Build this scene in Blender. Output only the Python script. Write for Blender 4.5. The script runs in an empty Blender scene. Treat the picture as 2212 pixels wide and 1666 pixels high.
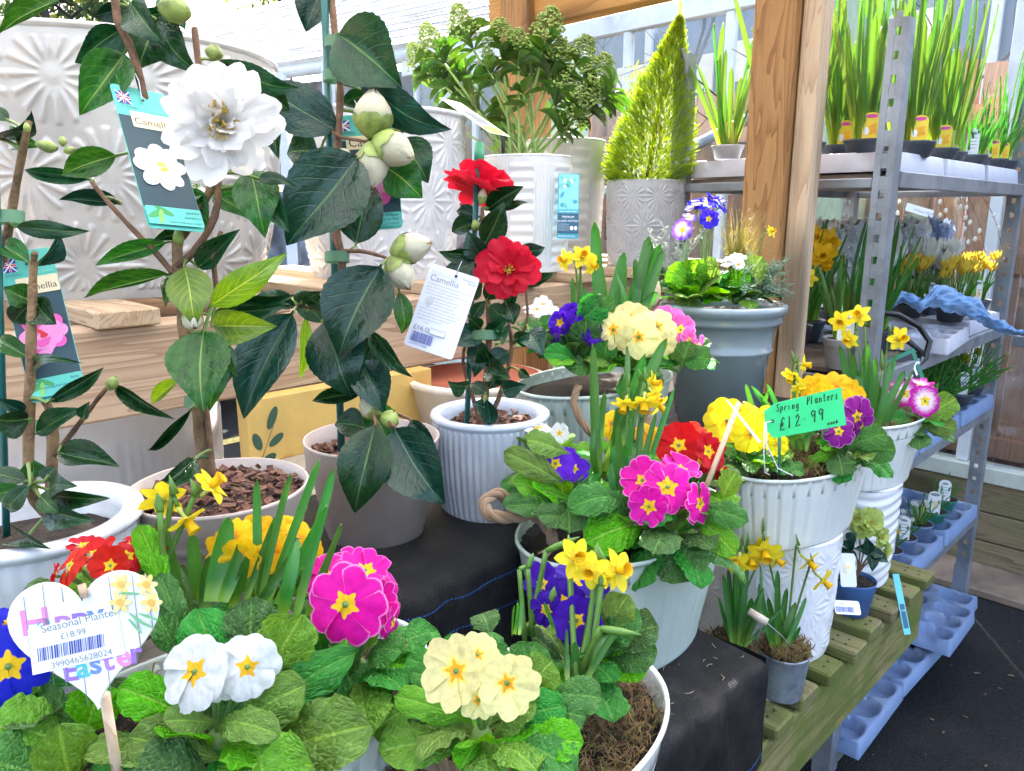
import bpy, math, random
import numpy as np
from mathutils import Vector, Matrix, Quaternion
SC = bpy.context.scene
V = Vector
rad = math.radians
# ---------------------------------------------------------------- camera
EYE = V((0, 0, 1.5)); PITCH = rad(12.8); FP = 1640.0
cam_d = bpy.data.cameras.new('camera'); cam = bpy.data.objects.new('camera', cam_d)
SC.collection.objects.link(cam); SC.camera = cam
cam.location = EYE; cam.rotation_euler = (rad(90) - PITCH, 0, 0)
cam_d.sensor_width = 36; cam_d.lens = FP / 2212 * 36; cam_d.clip_start = 0.02; cam_d.clip_end = 300
cam_d.dof.use_dof = False
# ---------------------------------------------------------------- sky and sun
SUN_AZ, SUN_EL = rad(9), rad(41)          # azimuth from +Y towards +X
w = bpy.data.worlds.new('World'); SC.world = w; w.use_nodes = True
nt = w.node_tree; nt.nodes.clear()
sk = nt.nodes.new('ShaderNodeTexSky'); sk.sky_type = 'NISHITA'; sk.sun_disc = False
sk.sun_elevation = SUN_EL; sk.sun_rotation = SUN_AZ
sk.air_density = 1.0; sk.dust_density = 7.0; sk.ozone_density = 1.0
bg = nt.nodes.new('ShaderNodeBackground'); bg.inputs[1].default_value = 0.15
wo = nt.nodes.new('ShaderNodeOutputWorld')
nt.links.new(sk.outputs[0], bg.inputs[0]); nt.links.new(bg.outputs[0], wo.inputs[0])
sd = bpy.data.lights.new('sun', 'SUN'); sd.energy = 3.6; sd.angle = rad(0.5); sd.color = (1, .95, .87)
so = bpy.data.objects.new('sun', sd); SC.collection.objects.link(so)
sdir = V((math.sin(SUN_AZ) * math.cos(SUN_EL), math.cos(SUN_AZ) * math.cos(SUN_EL), math.sin(SUN_EL)))
so.rotation_euler = (-sdir).to_track_quat('-Z', 'Y').to_euler(); so.location = (0, 0, 6)
SC.view_settings.view_transform = 'Standard'; SC.view_settings.look = 'None'
SC.view_settings.exposure = 2.95; SC.view_settings.gamma = 1
SC.view_settings.use_curve_mapping = False
SC.render.engine = 'CYCLES'
SC.cycles.max_bounces = 8; SC.cycles.transparent_max_bounces = 16
# ---------------------------------------------------------------- mapping helpers
CF = V((0, math.cos(PITCH), -math.sin(PITCH))); CU = V((0, math.sin(PITCH), math.cos(PITCH)))
def ray(u, v):
    return V(((u - 1106) / FP, 0, 0)) + CU * (-(v - 833) / FP) + CF
def D(u, v, t): return EYE + ray(u, v) * t            # a point of the place at depth t
def Zp(u, v, h):                                      # a point of the place at height h
    r = ray(u, v); return EYE + r * ((h - 1.5) / r.z)
R2 = math.sqrt(.5)
def SQ(s, q, z=0): return V(((s - q) * R2, (s + q) * R2, z))    # staging frame: s along the benches, q across
ROT = rad(45)
def rnd(a, b): return random.uniform(a, b)
random.seed(7); np.random.seed(7)
# ---------------------------------------------------------------- materials
class G:
    def __init__(s, name):
        s.m = bpy.data.materials.new(name); s.m.use_nodes = True; s.t = s.m.node_tree; s.t.nodes.clear()
    def n(s, typ, **kw):
        x = s.t.nodes.new('ShaderNode' + typ)
        for k, v in kw.items(): setattr(x, k, v)
        return x
    def put(s, sock, v):
        if v is None: return
        if hasattr(v, 'is_output'): s.t.links.new(v, sock)
        elif isinstance(v, (tuple, list)) and sock.type == 'RGBA': sock.default_value = (*v[:3], 1)
        else: sock.default_value = v
    def f(s, op, a, b=None, c=None, clamp=False):
        x = s.n('Math', operation=op, use_clamp=clamp); s.put(x.inputs[0], a); s.put(x.inputs[1], b); s.put(x.inputs[2], c)
        return x.outputs[0]
    def mix(s, f, a, b, mode='MIX'):
        x = s.n('Mix', data_type='RGBA', blend_type=mode); s.put(x.inputs[0], f); s.put(x.inputs[6], a); s.put(x.inputs[7], b)
        return x.outputs[2]
    def sst(s, v, lo, hi):                              # smooth 0..1 between lo and hi
        x = s.n('MapRange', interpolation_type='SMOOTHSTEP'); s.put(x.inputs[0], v); s.put(x.inputs[1], lo); s.put(x.inputs[2], hi)
        return x.outputs[0]
    def co(s, kind='Object', scale=None):
        o = s.n('TexCoord').outputs[kind]
        if scale:
            mp = s.n('Mapping'); mp.inputs['Scale'].default_value = scale; s.t.links.new(o, mp.inputs[0]); o = mp.outputs[0]
        return o
    def xyz(s, v):
        x = s.n('SeparateXYZ'); s.put(x.inputs[0], v); return x.outputs
    def noise(s, vec, sc, det=4, ro=.55, dist=0):
        x = s.n('TexNoise'); s.put(x.inputs['Vector'], vec); x.inputs['Scale'].default_value = sc
        x.inputs['Detail'].default_value = det; x.inputs['Roughness'].default_value = ro; x.inputs['Distortion'].default_value = dist
        return x.outputs[0]
    def vor(s, vec, sc, feature='F1'):
        x = s.n('TexVoronoi', feature=feature); s.put(x.inputs['Vector'], vec); x.inputs['Scale'].default_value = sc
        return x.outputs[0]
    def rand(s): return s.n('ObjectInfo').outputs['Random']
    def attr(s, name): return s.n('Attribute', attribute_name=name).outputs['Fac']
    def bump(s, h, st=.3, dist=.01, nrm=None):
        x = s.n('Bump'); s.put(x.inputs['Height'], h); x.inputs['Strength'].default_value = st; x.inputs['Distance'].default_value = dist
        if nrm: s.put(x.inputs['Normal'], nrm)
        return x.outputs[0]
    def hsv(s, col, h=.5, sa=1, v=1):
        x = s.n('HueSaturation'); s.put(x.inputs['Color'], col); s.put(x.inputs['Hue'], h); s.put(x.inputs['Saturation'], sa); s.put(x.inputs['Value'], v)
        return x.outputs[0]
    def out(s, col, rough=.5, metal=0, tr=0, trcol=None, nrm=None, spec=.5, coat=0, sheen=0):
        p = s.n('BsdfPrincipled'); s.put(p.inputs['Base Color'], col); s.put(p.inputs['Roughness'], rough); s.put(p.inputs['Metallic'], metal)
        p.inputs['Specular IOR Level'].default_value = spec
        if coat: p.inputs['Coat Weight'].default_value = coat; p.inputs['Coat Roughness'].default_value = .12
        if sheen: p.inputs['Sheen Weight'].default_value = sheen
        if nrm: s.put(p.inputs['Normal'], nrm)
        o = p.outputs[0]
        if tr:
            t = s.n('BsdfTranslucent'); s.put(t.inputs[0], trcol if trcol is not None else col)
            if nrm: s.put(t.inputs['Normal'], nrm)
            mx = s.n('MixShader'); mx.inputs[0].default_value = tr
            s.t.links.new(o, mx.inputs[1]); s.t.links.new(t.outputs[0], mx.inputs[2]); o = mx.outputs[0]
        m = s.n('OutputMaterial'); s.t.links.new(o, m.inputs[0]); return s.m
_mc = {}
def cached(fn):
    def g(*a, **k):
        key = (fn.__name__, a, tuple(sorted(k.items())))
        if key not in _mc: _mc[key] = fn(*a, **k)
        return _mc[key]
    return g
@cached
def paint(name, col, rough=.45, metal=0, var=.12, bump=.05, sc=18, tr=0, coat=0, dirt=0, dcol=(.12, .09, .06), spec=.5):
    g = G(name); c = g.co()
    n1 = g.noise(c, sc, 5, .6); n2 = g.noise(c, sc * 7, 3)
    col2 = tuple(max(0, x * (1 - var * 2)) for x in col)
    cc = g.mix(g.sst(n1, .35, .75), col, col2)
    if dirt: cc = g.mix(g.f('MULTIPLY', g.sst(g.noise(c, sc * .35, 6, .7), .5, .72), dirt), cc, dcol)
    return g.out(cc, g.f('ADD', rough, g.f('MULTIPLY', g.f('SUBTRACT', n1, .5), .25)), metal, tr=tr, coat=coat, spec=spec, nrm=g.bump(n2, bump, .004) if bump else None)
@cached
def wood(name, a=(.33, .2, .1), b=(.2, .11, .05), axis=0, green=0, grey=0, sc=1.0):
    g = G(name); s = [14 * sc] * 3; s[axis] = .9 * sc
    ri = g.rand(); oi = g.n('ObjectInfo').outputs['Random']
    mp = g.n('Mapping'); mp.inputs['Scale'].default_value = s; g.t.links.new(g.co(), mp.inputs[0])
    cmb = g.n('CombineXYZ')
    for i in range(3): g.put(cmb.inputs[i], g.f('MULTIPLY', oi, 37.0 + 11 * i))
    g.t.links.new(cmb.outputs[0], mp.inputs['Location'])
    c = mp.outputs[0]
    n1 = g.noise(c, 1.1, 3, .5, 1.2)
    ring = g.f('FRACT', g.f('MULTIPLY', n1, 11.0)); ring = g.f('POWER', ring, 2.2)
    fib = g.noise(c, 7.5, 5, .75)
    mixf = g.f('ADD', g.f('MULTIPLY', ring, .85), g.f('MULTIPLY', g.f('SUBTRACT', fib, .5), .8), clamp=True)
    col = g.mix(mixf, a, b)
    s2 = [5 * sc] * 3; s2[axis] = 1.6 * sc
    mp2 = g.n('Mapping'); mp2.inputs['Scale'].default_value = s2; g.t.links.new(g.co(), mp2.inputs[0]); g.t.links.new(cmb.outputs[0], mp2.inputs['Location'])
    kn = g.vor(mp2.outputs[0], .8)
    kd = g.f('MULTIPLY', g.sst(kn, .30, .14), .85)
    col = g.mix(kd, col, tuple(x * .22 for x in a))
    if green: col = g.mix(g.f('MULTIPLY', g.sst(g.noise(g.co(), 7, 5, .7), .36, .62), green), col, (.10, .14, .022))
    if grey: col = g.mix(g.f('MULTIPLY', g.sst(g.noise(g.co(), 3, 4, .6), .3, .7), grey), col, (.27, .25, .225))
    col = g.hsv(col, .5, 1, g.f('ADD', .85, g.f('MULTIPLY', ri, .3)))
    return g.out(col, .75, nrm=g.bump(g.f('ADD', g.f('MULTIPLY', fib, .7), g.f('MULTIPLY', ring, .4)), .35, .004), spec=.25)
@cached
def leafm(name, col, vein, col2=None, rough=.3, tr=.18, nv=8, slope=1.1, vs=.55, coat=.25, spots=0, spec=.5, midw=.05, trcol=None):
    # veined leaf: uv.x runs -1..1 across, uv.y runs 0..1 from stalk to tip
    g = G(name); x = g.xyz(g.co('UV')); a = g.f('ABSOLUTE', x[0]); v = x[1]
    mid = g.sst(a, midw, midw * .3)
    fr = g.f('FRACT', g.f('SUBTRACT', g.f('MULTIPLY', v, float(nv)), g.f('MULTIPLY', a, slope * nv * .3)))
    ln = g.sst(g.f('ABSOLUTE', g.f('SUBTRACT', fr, .5)), .42, .5)
    ln = g.f('MULTIPLY', ln, g.sst(a, 1.0, .45))
    ve = g.f('MAXIMUM', mid, g.f('MULTIPLY', ln, vs))
    n1 = g.noise(g.co(), 5, 4, .6)
    r = g.rand()
    base = g.mix(g.sst(n1, .3, .7), col, col2 or tuple(c * .62 for c in col))
    base = g.hsv(base, g.f('ADD', .485, g.f('MULTIPLY', r, .03)), 1, g.f('ADD', .72, g.f('MULTIPLY', r, .56)))
    cc = g.mix(g.f('MULTIPLY', ve, .85), base, vein)
    h = g.f('ADD', g.f('MULTIPLY', ve, -1.0), g.f('MULTIPLY', g.noise(g.co(), 9, 3), .35))
    return g.out(cc, rough, tr=tr, trcol=trcol or g.hsv(cc, .48, 1.15, 2.2), nrm=g.bump(h, .3, .02), coat=coat, spec=spec)
@cached
def quilt(name, col, vein, tr=.22, rough=.42, q=1.0):
    # primrose leaf: pale net of veins with puckered cells between
    g = G(name); uv = g.co('UV'); x = g.xyz(uv); a = g.f('ABSOLUTE', x[0]); v = x[1]
    wob = g.f('MULTIPLY', g.f('SUBTRACT', g.noise(uv, 2.2, 2), .5), .05)
    mid = g.sst(a, .075, .02)
    fr = g.f('FRACT', g.f('ADD', g.f('SUBTRACT', g.f('MULTIPLY', v, 8.0), g.f('MULTIPLY', a, 2.1)), g.f('MULTIPLY', wob, 8.0)))
    sv = g.f('ABSOLUTE', g.f('SUBTRACT', fr, .5))
    ln = g.sst(sv, .40, .5)
    mp = g.n('Mapping'); mp.inputs['Scale'].default_value = (1, 2.1, 1); g.t.links.new(uv, mp.inputs[0])
    ce = g.vor(mp.outputs[0], 5.5, 'DISTANCE_TO_EDGE'); net = g.sst(ce, .06, .0)
    ve = g.f('MAXIMUM', mid, g.f('MAXIMUM', g.f('MULTIPLY', ln, .42), g.f('MULTIPLY', net, .10)))
    r = g.rand()
    base = g.mix(g.sst(g.noise(g.co(), 4, 3), .3, .7), col, tuple(c * .78 for c in col))
    base = g.hsv(base, g.f('ADD', .47, g.f('MULTIPLY', r, .05)), g.f('ADD', .85, g.f('MULTIPLY', r, .25)), g.f('ADD', .74, g.f('MULTIPLY', r, .62)))
    cc = g.mix(g.f('MULTIPLY', ve, .62), base, vein)
    h = g.f('SUBTRACT', g.f('ADD', g.f('MULTIPLY', g.f('SUBTRACT', .5, sv), .9), g.f('MULTIPLY', g.sst(ce, 0, .22), .75)), g.f('MULTIPLY', mid, .9))
    return g.out(cc, rough, tr=tr, trcol=g.hsv(cc, .475, 1.1, 2.0), nrm=g.bump(h, .42 * q, .05), spec=.28)
@cached
def petalm(name, col, eye=(.86, .55, .02), ring=None, edge=None, inner=None, er=.27, tr=.38):
    # primrose: uv = flower plane (radius .5), attribute edge = 0 centre .. 1 rim
    g = G(name); x = g.xyz(g.co('UV')); rr = g.f('MULTIPLY', g.f('SQRT', g.f('ADD', g.f('POWER', x[0], 2.0), g.f('POWER', x[1], 2.0))), 2.0)
    th = g.f('ARCTAN2', x[1], x[0]); e = g.attr('edge')
    st = g.f('ADD', g.f('MULTIPLY', g.f('COSINE', g.f('MULTIPLY', th, 5.0)), .055), g.f('MULTIPLY', g.f('COSINE', g.f('MULTIPLY', th, 10.0)), .03))
    rs = g.f('SUBTRACT', g.f('MULTIPLY', rr, g.f('ADD', .85, g.f('MULTIPLY', g.rand(), .3))), st)
    rad_ = g.f('ABSOLUTE', g.f('SINE', g.f('ADD', g.f('MULTIPLY', th, 42.0), g.f('MULTIPLY', g.noise(g.co('UV'), 5, 3), 5.0))))
    n1 = g.noise(g.co('UV'), 9, 4, .6)
    streak = g.noise(g.co('UV'), 22, 2)
    cc = g.mix(g.sst(n1, .3, .75), col, tuple(c * .78 for c in col))
    cc = g.mix(g.f('MULTIPLY', g.f('MULTIPLY', rad_, rr), .28), cc, tuple(c * .6 for c in col)); cc = g.hsv(cc, g.f('ADD', .492, g.f('MULTIPLY', g.rand(), .016)), 1, g.f('ADD', .88, g.f('MULTIPLY', g.rand(), .2)))
    if inner: cc = g.mix(g.sst(g.f('ADD', rr, g.f('MULTIPLY', g.f('SUBTRACT', streak, .5), .5)), .8, .35), cc, inner)
    if edge: cc = g.mix(g.f('MULTIPLY', g.sst(e, .93, .99), g.f('ADD', .25, g.f('MULTIPLY', g.rand(), .6))), cc, edge)
    if ring: cc = g.mix(g.sst(rs, er * 1.9, er * .95), cc, ring)
    cc = g.mix(g.sst(rs, er + .015, er - .015), cc, eye)
    cc = g.mix(g.sst(rr, .1, .07), cc, (.42, .42, .03))
    return g.out(cc, .6, tr=tr, trcol=cc, nrm=g.bump(streak, .05, .015), spec=.22)
@cached
def plain_petal(name, col, base=None, tr=.4, br=.28, dark=.9):
    # petal with uv.y 0 at claw .. 1 rim
    g = G(name); x = g.xyz(g.co('UV')); n1 = g.noise(g.co('UV', (3, .7, 1)), 9, 3)
    cc = g.mix(g.sst(n1, .3, .7), col, tuple(c * dark for c in col))
    if base: cc = g.mix(g.sst(x[1], br, .0), cc, base)
    return g.out(cc, .5, tr=tr, trcol=cc, nrm=g.bump(n1, .18, .02), spec=.3)
# ---------------------------------------------------------------- mesh builder
WM = {}
class MB:
    def __init__(s): s.v = []; s.f = []; s.uv = []; s.mi = []; s.e = []; s.flat = set()
    def add(s, vs, fs, uvs=None, mi=0, ed=None, flat=False):
        o = len(s.v); s.v.extend(tuple(p) for p in vs)
        s.uv.extend(uvs if uvs is not None else [(0, 0)] * len(vs))
        s.e.extend(ed if ed is not None else [0.] * len(vs))
        if flat: s.flat.update(range(len(s.f), len(s.f) + len(fs)))
        s.f.extend(tuple(i + o for i in f) for f in fs); s.mi.extend([mi] * len(fs)); return s
    def box(s, x0, x1, y0, y1, z0, z1, M=None, mi=0, bev=0):
        if bev:
            b = bev; xs = [x0, x1]; ys = [y0, y1]; zs = [z0, z1]
            vs = []; idx = {}
            for i in range(2):
                for j in range(2):
                    for k in range(2):
                        sx, sy, sz = (1 - 2 * i), (1 - 2 * j), (1 - 2 * k)
                        for ax in range(3):
                            p = [xs[i] + sx * b, ys[j] + sy * b, zs[k] + sz * b]; p[ax] = (xs[i], ys[j], zs[k])[ax]
                            idx[i, j, k, ax] = len(vs); vs.append(p)
            fs = []
            for ax in range(3):
                o1, o2 = [a for a in range(3) if a != ax]
                for sd in range(2):
                    q = []
                    for (a, c) in ((0, 0), (1, 0), (1, 1), (0, 1)):
                        t = [0, 0, 0]; t[ax] = sd; t[o1] = a; t[o2] = c; q.append(idx[(*t, ax)])
                    fs.append(q if (sd == 1) ^ (ax == 1) else q[::-1])
            for ax in range(3):
                o1, o2 = [a for a in range(3) if a != ax]
                for a in range(2):
                    for c in range(2):
                        t0 = [0, 0, 0]; t0[o1] = a; t0[o2] = c; t1 = list(t0); t1[ax] = 1
                        fs.append((idx[(*t0, o1)], idx[(*t1, o1)], idx[(*t1, o2)], idx[(*t0, o2)]))
            for i in range(2):
                for j in range(2):
                    for k in range(2): fs.append(tuple(idx[i, j, k, ax] for ax in range(3)))
        else:
            vs = [(x, y, z) for x in (x0, x1) for y in (y0, y1) for z in (z0, z1)]
            fs = [(0, 1, 3, 2), (4, 6, 7, 5), (0, 4, 5, 1), (2, 3, 7, 6), (0, 2, 6, 4), (1, 5, 7, 3)]
        if M is not None: vs = [M @ V(p) for p in vs]
        return s.add(vs, fs, mi=mi, flat=True)
    def sq(s, s0, s1, q0, q1, z0, z1, mi=0, bev=0):      # box in the staging frame, world coordinates
        return s.box(s0, s1, q0, q1, z0, z1, Matrix.Rotation(ROT, 4, 'Z'), mi, bev)
    def grid(s, fn, n, m, mi=0, wrap=False, uvf=None):
        vs = []; uv = []; ed = []
        for i in range(n + 1):
            for j in range(m + (0 if wrap else 1)):
                r = fn(i / n, j / m); p = r[0] if isinstance(r, tuple) and not isinstance(r[0], (float, int)) else r
                vs.append(p)
                if p is not r: uv.append(r[1]); ed.append(r[2] if len(r) > 2 else 0.)
                else: uv.append((j / m * 2 - 1, i / n)); ed.append(0.)
        k = m if wrap else m + 1; fs = []
        for i in range(n):
            for j in range(m):
                j2 = (j + 1) % k if wrap else j + 1
                fs.append((i * k + j, i * k + j2, (i + 1) * k + j2, (i + 1) * k + j))
        return s.add(vs, fs, uv, mi, ed)
    def tube(s, pts, r, sides=7, mi=0, cap=True):
        pts = [V(p) for p in pts]; n = len(pts); rs = r if isinstance(r, (list, tuple)) else [r] * n
        vs = []; uv = []; nrm = None
        for i, p in enumerate(pts):
            d = (pts[min(i + 1, n - 1)] - pts[max(i - 1, 0)]); d = d.normalized() if d.length > 1e-9 else V((0, 0, 1))
            if nrm is None: nrm = d.orthogonal().normalized()
            else:
                nrm = nrm - d * nrm.dot(d); nrm = nrm.normalized() if nrm.length > 1e-6 else d.orthogonal().normalized()
            b = d.cross(nrm)
            for k in range(sides):
                a = 2 * math.pi * k / sides; vs.append(p + (nrm * math.cos(a) + b * math.sin(a)) * rs[i]); uv.append((k / sides * 2 - 1, i / max(1, n - 1)))
        fs = [(i * sides + k, i * sides + (k + 1) % sides, (i + 1) * sides + (k + 1) % sides, (i + 1) * sides + k) for i in range(n - 1) for k in range(sides)]
        if cap: fs += [tuple(range(sides))[::-1], tuple((n - 1) * sides + k for k in range(sides))]
        return s.add(vs, fs, uv, mi)
    def lathe(s, prof, c=(0, 0, 0), N=48, ax=1, ay=1, rot=0, mi=0, rf=None, M=None, caps=True):
        c = V(c); vs = []; uv = []; ca, sa = math.cos(rot), math.sin(rot)
        for i, (r, z) in enumerate(prof):
            for k in range(N):
                a = 2 * math.pi * k / N; rr = r * (rf(a, i, z) if rf else 1)
                x, y = rr * ax * math.cos(a), rr * ay * math.sin(a)
                p = V((x * ca - y * sa, x * sa + y * ca, z)); vs.append((M @ p if M else p) + c); uv.append((k / N, i / len(prof)))
        fs = [(i * N + k, i * N + (k + 1) % N, (i + 1) * N + (k + 1) % N, (i + 1) * N + k) for i in range(len(prof) - 1) for k in range(N)]
        if caps and prof[0][0] > 1e-6: fs.append(tuple(range(N))[::-1])
        if caps and prof[-1][0] > 1e-6: fs.append(tuple((len(prof) - 1) * N + k for k in range(N)))
        return s.add(vs, fs, uv, mi)
    def ball(s, c, r, n=6, m=8, M=None, mi=0):
        c = V(c); rx = r if isinstance(r, tuple) else (r, r, r); vs = []
        for i in range(n + 1):
            for j in range(m):
                a = math.pi * i / n; b = 2 * math.pi * j / m
                p = V((rx[0] * math.sin(a) * math.cos(b), rx[1] * math.sin(a) * math.sin(b), rx[2] * math.cos(a)))
                vs.append((M @ p if M else p) + c)
        fs = [(i * m + j, (i + 1) * m + j, (i + 1) * m + (j + 1) % m, i * m + (j + 1) % m) for i in range(n) for j in range(m)]
        return s.add(vs, fs, None, mi)
    def inst(s, proto, M, mi=None):                         # append a (verts, faces, uv, mi, e) prototype
        o = len(s.v); s.v.extend(tuple(M @ V(p)) for p in proto.v); s.uv.extend(proto.uv); s.e.extend(proto.e)
        s.f.extend(tuple(i + o for i in f) for f in proto.f); s.mi.extend(proto.mi if mi is None else [mi] * len(proto.f)); return s
    def mesh(s, name, mats=None, L=None, smooth=True):
        me = bpy.data.meshes.new(name); vs = s.v
        if L is not None: vs = [L @ V(p) for p in vs]
        me.from_pydata(vs, [], s.f); me.validate(clean_customdata=False) if False else None
        ul = me.uv_layers.new(name='UVMap'); li = np.empty(len(me.loops), dtype=np.int32); me.loops.foreach_get('vertex_index', li)
        ul.data.foreach_set('uv', np.array(s.uv, dtype=np.float32)[li].ravel())
        if any(s.e): at = me.attributes.new('edge', 'FLOAT', 'POINT'); at.data.foreach_set('value', np.array(s.e, dtype=np.float32))
        if mats is not None:
            for m in (mats if isinstance(mats, (list, tuple)) else [mats]): me.materials.append(m)
        me.polygons.foreach_set('material_index', s.mi)
        sm = [bool(smooth) and i not in s.flat for i in range(len(s.f))]; me.polygons.foreach_set('use_smooth', sm)
        me.update(); return me
    def build(s, name, mats, parent=None, smooth=True, label=None, kind=None):
        L = WM[parent.name].inverted() if parent else None
        if parent is None:                                  # a thing of one mesh: origin at its base centre
            a = np.array(s.v); lo, hi = a.min(0), a.max(0); o0 = V(((lo[0] + hi[0]) / 2, (lo[1] + hi[1]) / 2, lo[2])); L = Matrix.Translation(-o0)
        o = bpy.data.objects.new(name, s.mesh(name, mats, L, smooth)); SC.collection.objects.link(o)
        if parent: o.parent = parent; WM[o.name] = WM[parent.name].copy()
        else: o.location = o0; WM[o.name] = Matrix.Translation(o0)
        if label: o['label'] = label
        if kind: o['kind'] = kind
        return o
def tag(o, label=None, cat=None, group=None, kind=None):
    if label: o['label'] = label
    if cat: o['category'] = cat
    if group: o['group'] = group
    if kind: o['kind'] = kind
    return o
def thing(name, loc, label, cat, group=None, rz=0, M=None):
    o = bpy.data.objects.new(name, None); SC.collection.objects.link(o); o.empty_display_size = .05
    m = M if M is not None else Matrix.Translation(V(loc)) @ Matrix.Rotation(rz, 4, 'Z')
    o.matrix_basis = m; WM[o.name] = m.copy(); return tag(o, label, cat, group)
def inst(name, me, M, parent, label=None):
    o = bpy.data.objects.new(name, me); SC.collection.objects.link(o)
    o.parent = parent; o.matrix_basis = WM[parent.name].inverted() @ M; WM[o.name] = M.copy()
    if label: o['label'] = label
    return o
def dup(root, M, label, group=None):
    r = root.copy(); SC.collection.objects.link(r); r.matrix_basis = M; WM[r.name] = M.copy(); r['label'] = label
    if group: r['group'] = group
    def rec(a, b):
        for ch in a.children:
            c = ch.copy(); SC.collection.objects.link(c); c.parent = b; rec(ch, c)
    rec(root, r); return r
def frameM(base, tip, width, hint, zs=None):
    y = tip - base; L = y.length; y = y / L; x = y.cross(hint)
    if x.length < 1e-5: x = y.orthogonal()
    x.normalize(); n = x.cross(y)
    z = zs or L
    return Matrix(((x.x * width, y.x * L, n.x * z, base.x), (x.y * width, y.y * L, n.y * z, base.y), (x.z * width, y.z * L, n.z * z, base.z), (0, 0, 0, 1)))
def rvec(k=1.0): return V((rnd(-k, k), rnd(-k, k), rnd(-k, k)))
def text(body, size, m, parent, x, y, z, align='LEFT', name='lettering', rot=0, sx=1, bold=0):
    c = bpy.data.curves.new('t', 'FONT'); c.body = body; c.size = size; c.align_x = align; c.offset = bold
    o = bpy.data.objects.new('t', c); SC.collection.objects.link(o)
    me = bpy.data.meshes.new_from_object(o); bpy.data.objects.remove(o); me.name = name
    me.materials.clear(); me.materials.append(m)
    q = bpy.data.objects.new(name, me); SC.collection.objects.link(q); q.parent = parent
    q.matrix_basis = Matrix.Translation((x, y, z)) @ Matrix.Rotation(rot, 4, 'Z') @ Matrix.Diagonal((sx, 1, 1, 1)); return q
# ---------------------------------------------------------------- shared shapes
def leaf_proto(kind, seed):
    R = random.Random(seed); mb = MB()
    arch = R.uniform(-.03, .17); fold = R.uniform(.15, .7); tw = R.uniform(-.35, .35); sd = R.uniform(-.06, .06); ph = R.uniform(0, 6)
    if kind == 'camellia':
        n, m = 24, 6
        def wf(v):
            if v < .05: return .02
            x = (v - .05) / .95; return .5 * (math.sin(math.pi * min(1, x ** .82)) ** .78) * (1 - .35 * x ** 5) + .004
        def fn(a, b):
            u = b * 2 - 1; wd = wf(a) * (1 + (.022 if int(round(a * n)) % 2 else -.01) * abs(u)); x = u * wd
            z = abs(u) * fold * wd + arch * 4 * a * (1 - a) - .12 * (u * u) * wd + .03 * math.sin(9 * a + ph) * abs(u) - .25 * arch * math.sin(2 * math.pi * a) - (.10 * max(0, a - .8) / .2) * .5
            t = tw * (a - .5); return (x * math.cos(t) + sd * math.sin(math.pi * a), a, z + x * math.sin(t))
    elif kind == 'skimmia':
        n, m = 9, 4
        def wf(v): return .5 * (math.sin(math.pi * v ** 1.25)) ** .8 + .03
        def fn(a, b):
            u = b * 2 - 1; x = u * wf(a); return (x, a, abs(u) * wf(a) * fold + 1.6 * arch * 4 * a * (1 - a))
    elif kind == 'primrose':
        n, m = 20, 12
        def wf(v):
            s = min(1, max(0, (v - .02) / .5)); s = s * s * (3 - 2 * s)
            e = 1 if v < .74 else math.sqrt(max(0, 1 - ((v - .74) / .26) ** 2.4))
            return max(.035, .5 * (.1 + .9 * s) * e)
        re = R.uniform(.02, .26); wv = R.uniform(.02, .055); k = R.uniform(7, 11)
        def fn(a, b):
            u = b * 2 - 1; wd = wf(a); au = abs(u)
            if 0 < a < 1: wd *= 1 + .05 * math.sin(a * 44 + ph) * au ** 3
            x = u * wd
            z = arch * 4.5 * a * (1 - a) - re * max(0, a - .45) ** 2 * 2.5 - .30 * (au ** 2.2) * wd * (1.2 - a) + fold * .35 * au * wd
            z += wv * math.sin(a * k * 2 + ph + (2 if u > 0 else 0)) * au ** 2 * min(1, a * 2)
            z += .024 * math.cos((a * 8.0 - au * 2.1) * 2 * math.pi) * min(1, 3 * a) * (1 - au ** 4) * (0.3 + au)
            z -= .03 * math.exp(-(u * 5) ** 2)
            t = tw * .7 * (a - .3); return (x * math.cos(t) + sd * math.sin(math.pi * a), a, z + x * math.sin(t))
    elif kind == 'strap':
        n, m = 14, 4; bend = R.uniform(-.22, .22); bx = R.uniform(-.05, .05); tw = R.uniform(-1.2, 1.2)
        def wf(v): return .5 * (.8 + .3 * math.sin(math.pi * v)) * (math.sqrt(max(0.0, 1 - ((v - .86) / .14) ** 2)) if v > .86 else 1)
        def fn(a, b):                                     # x is scaled by width, z by width too
            u = b * 2 - 1; x = u * wf(a); t = tw * a; z = .22 * u * u
            return (x * math.cos(t) - z * math.sin(t) , a, x * math.sin(t) + z * math.cos(t) + bend * 18 * 4 * a * (1 - a) * .5)
    mb.grid(fn, n, m); return mb
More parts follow.
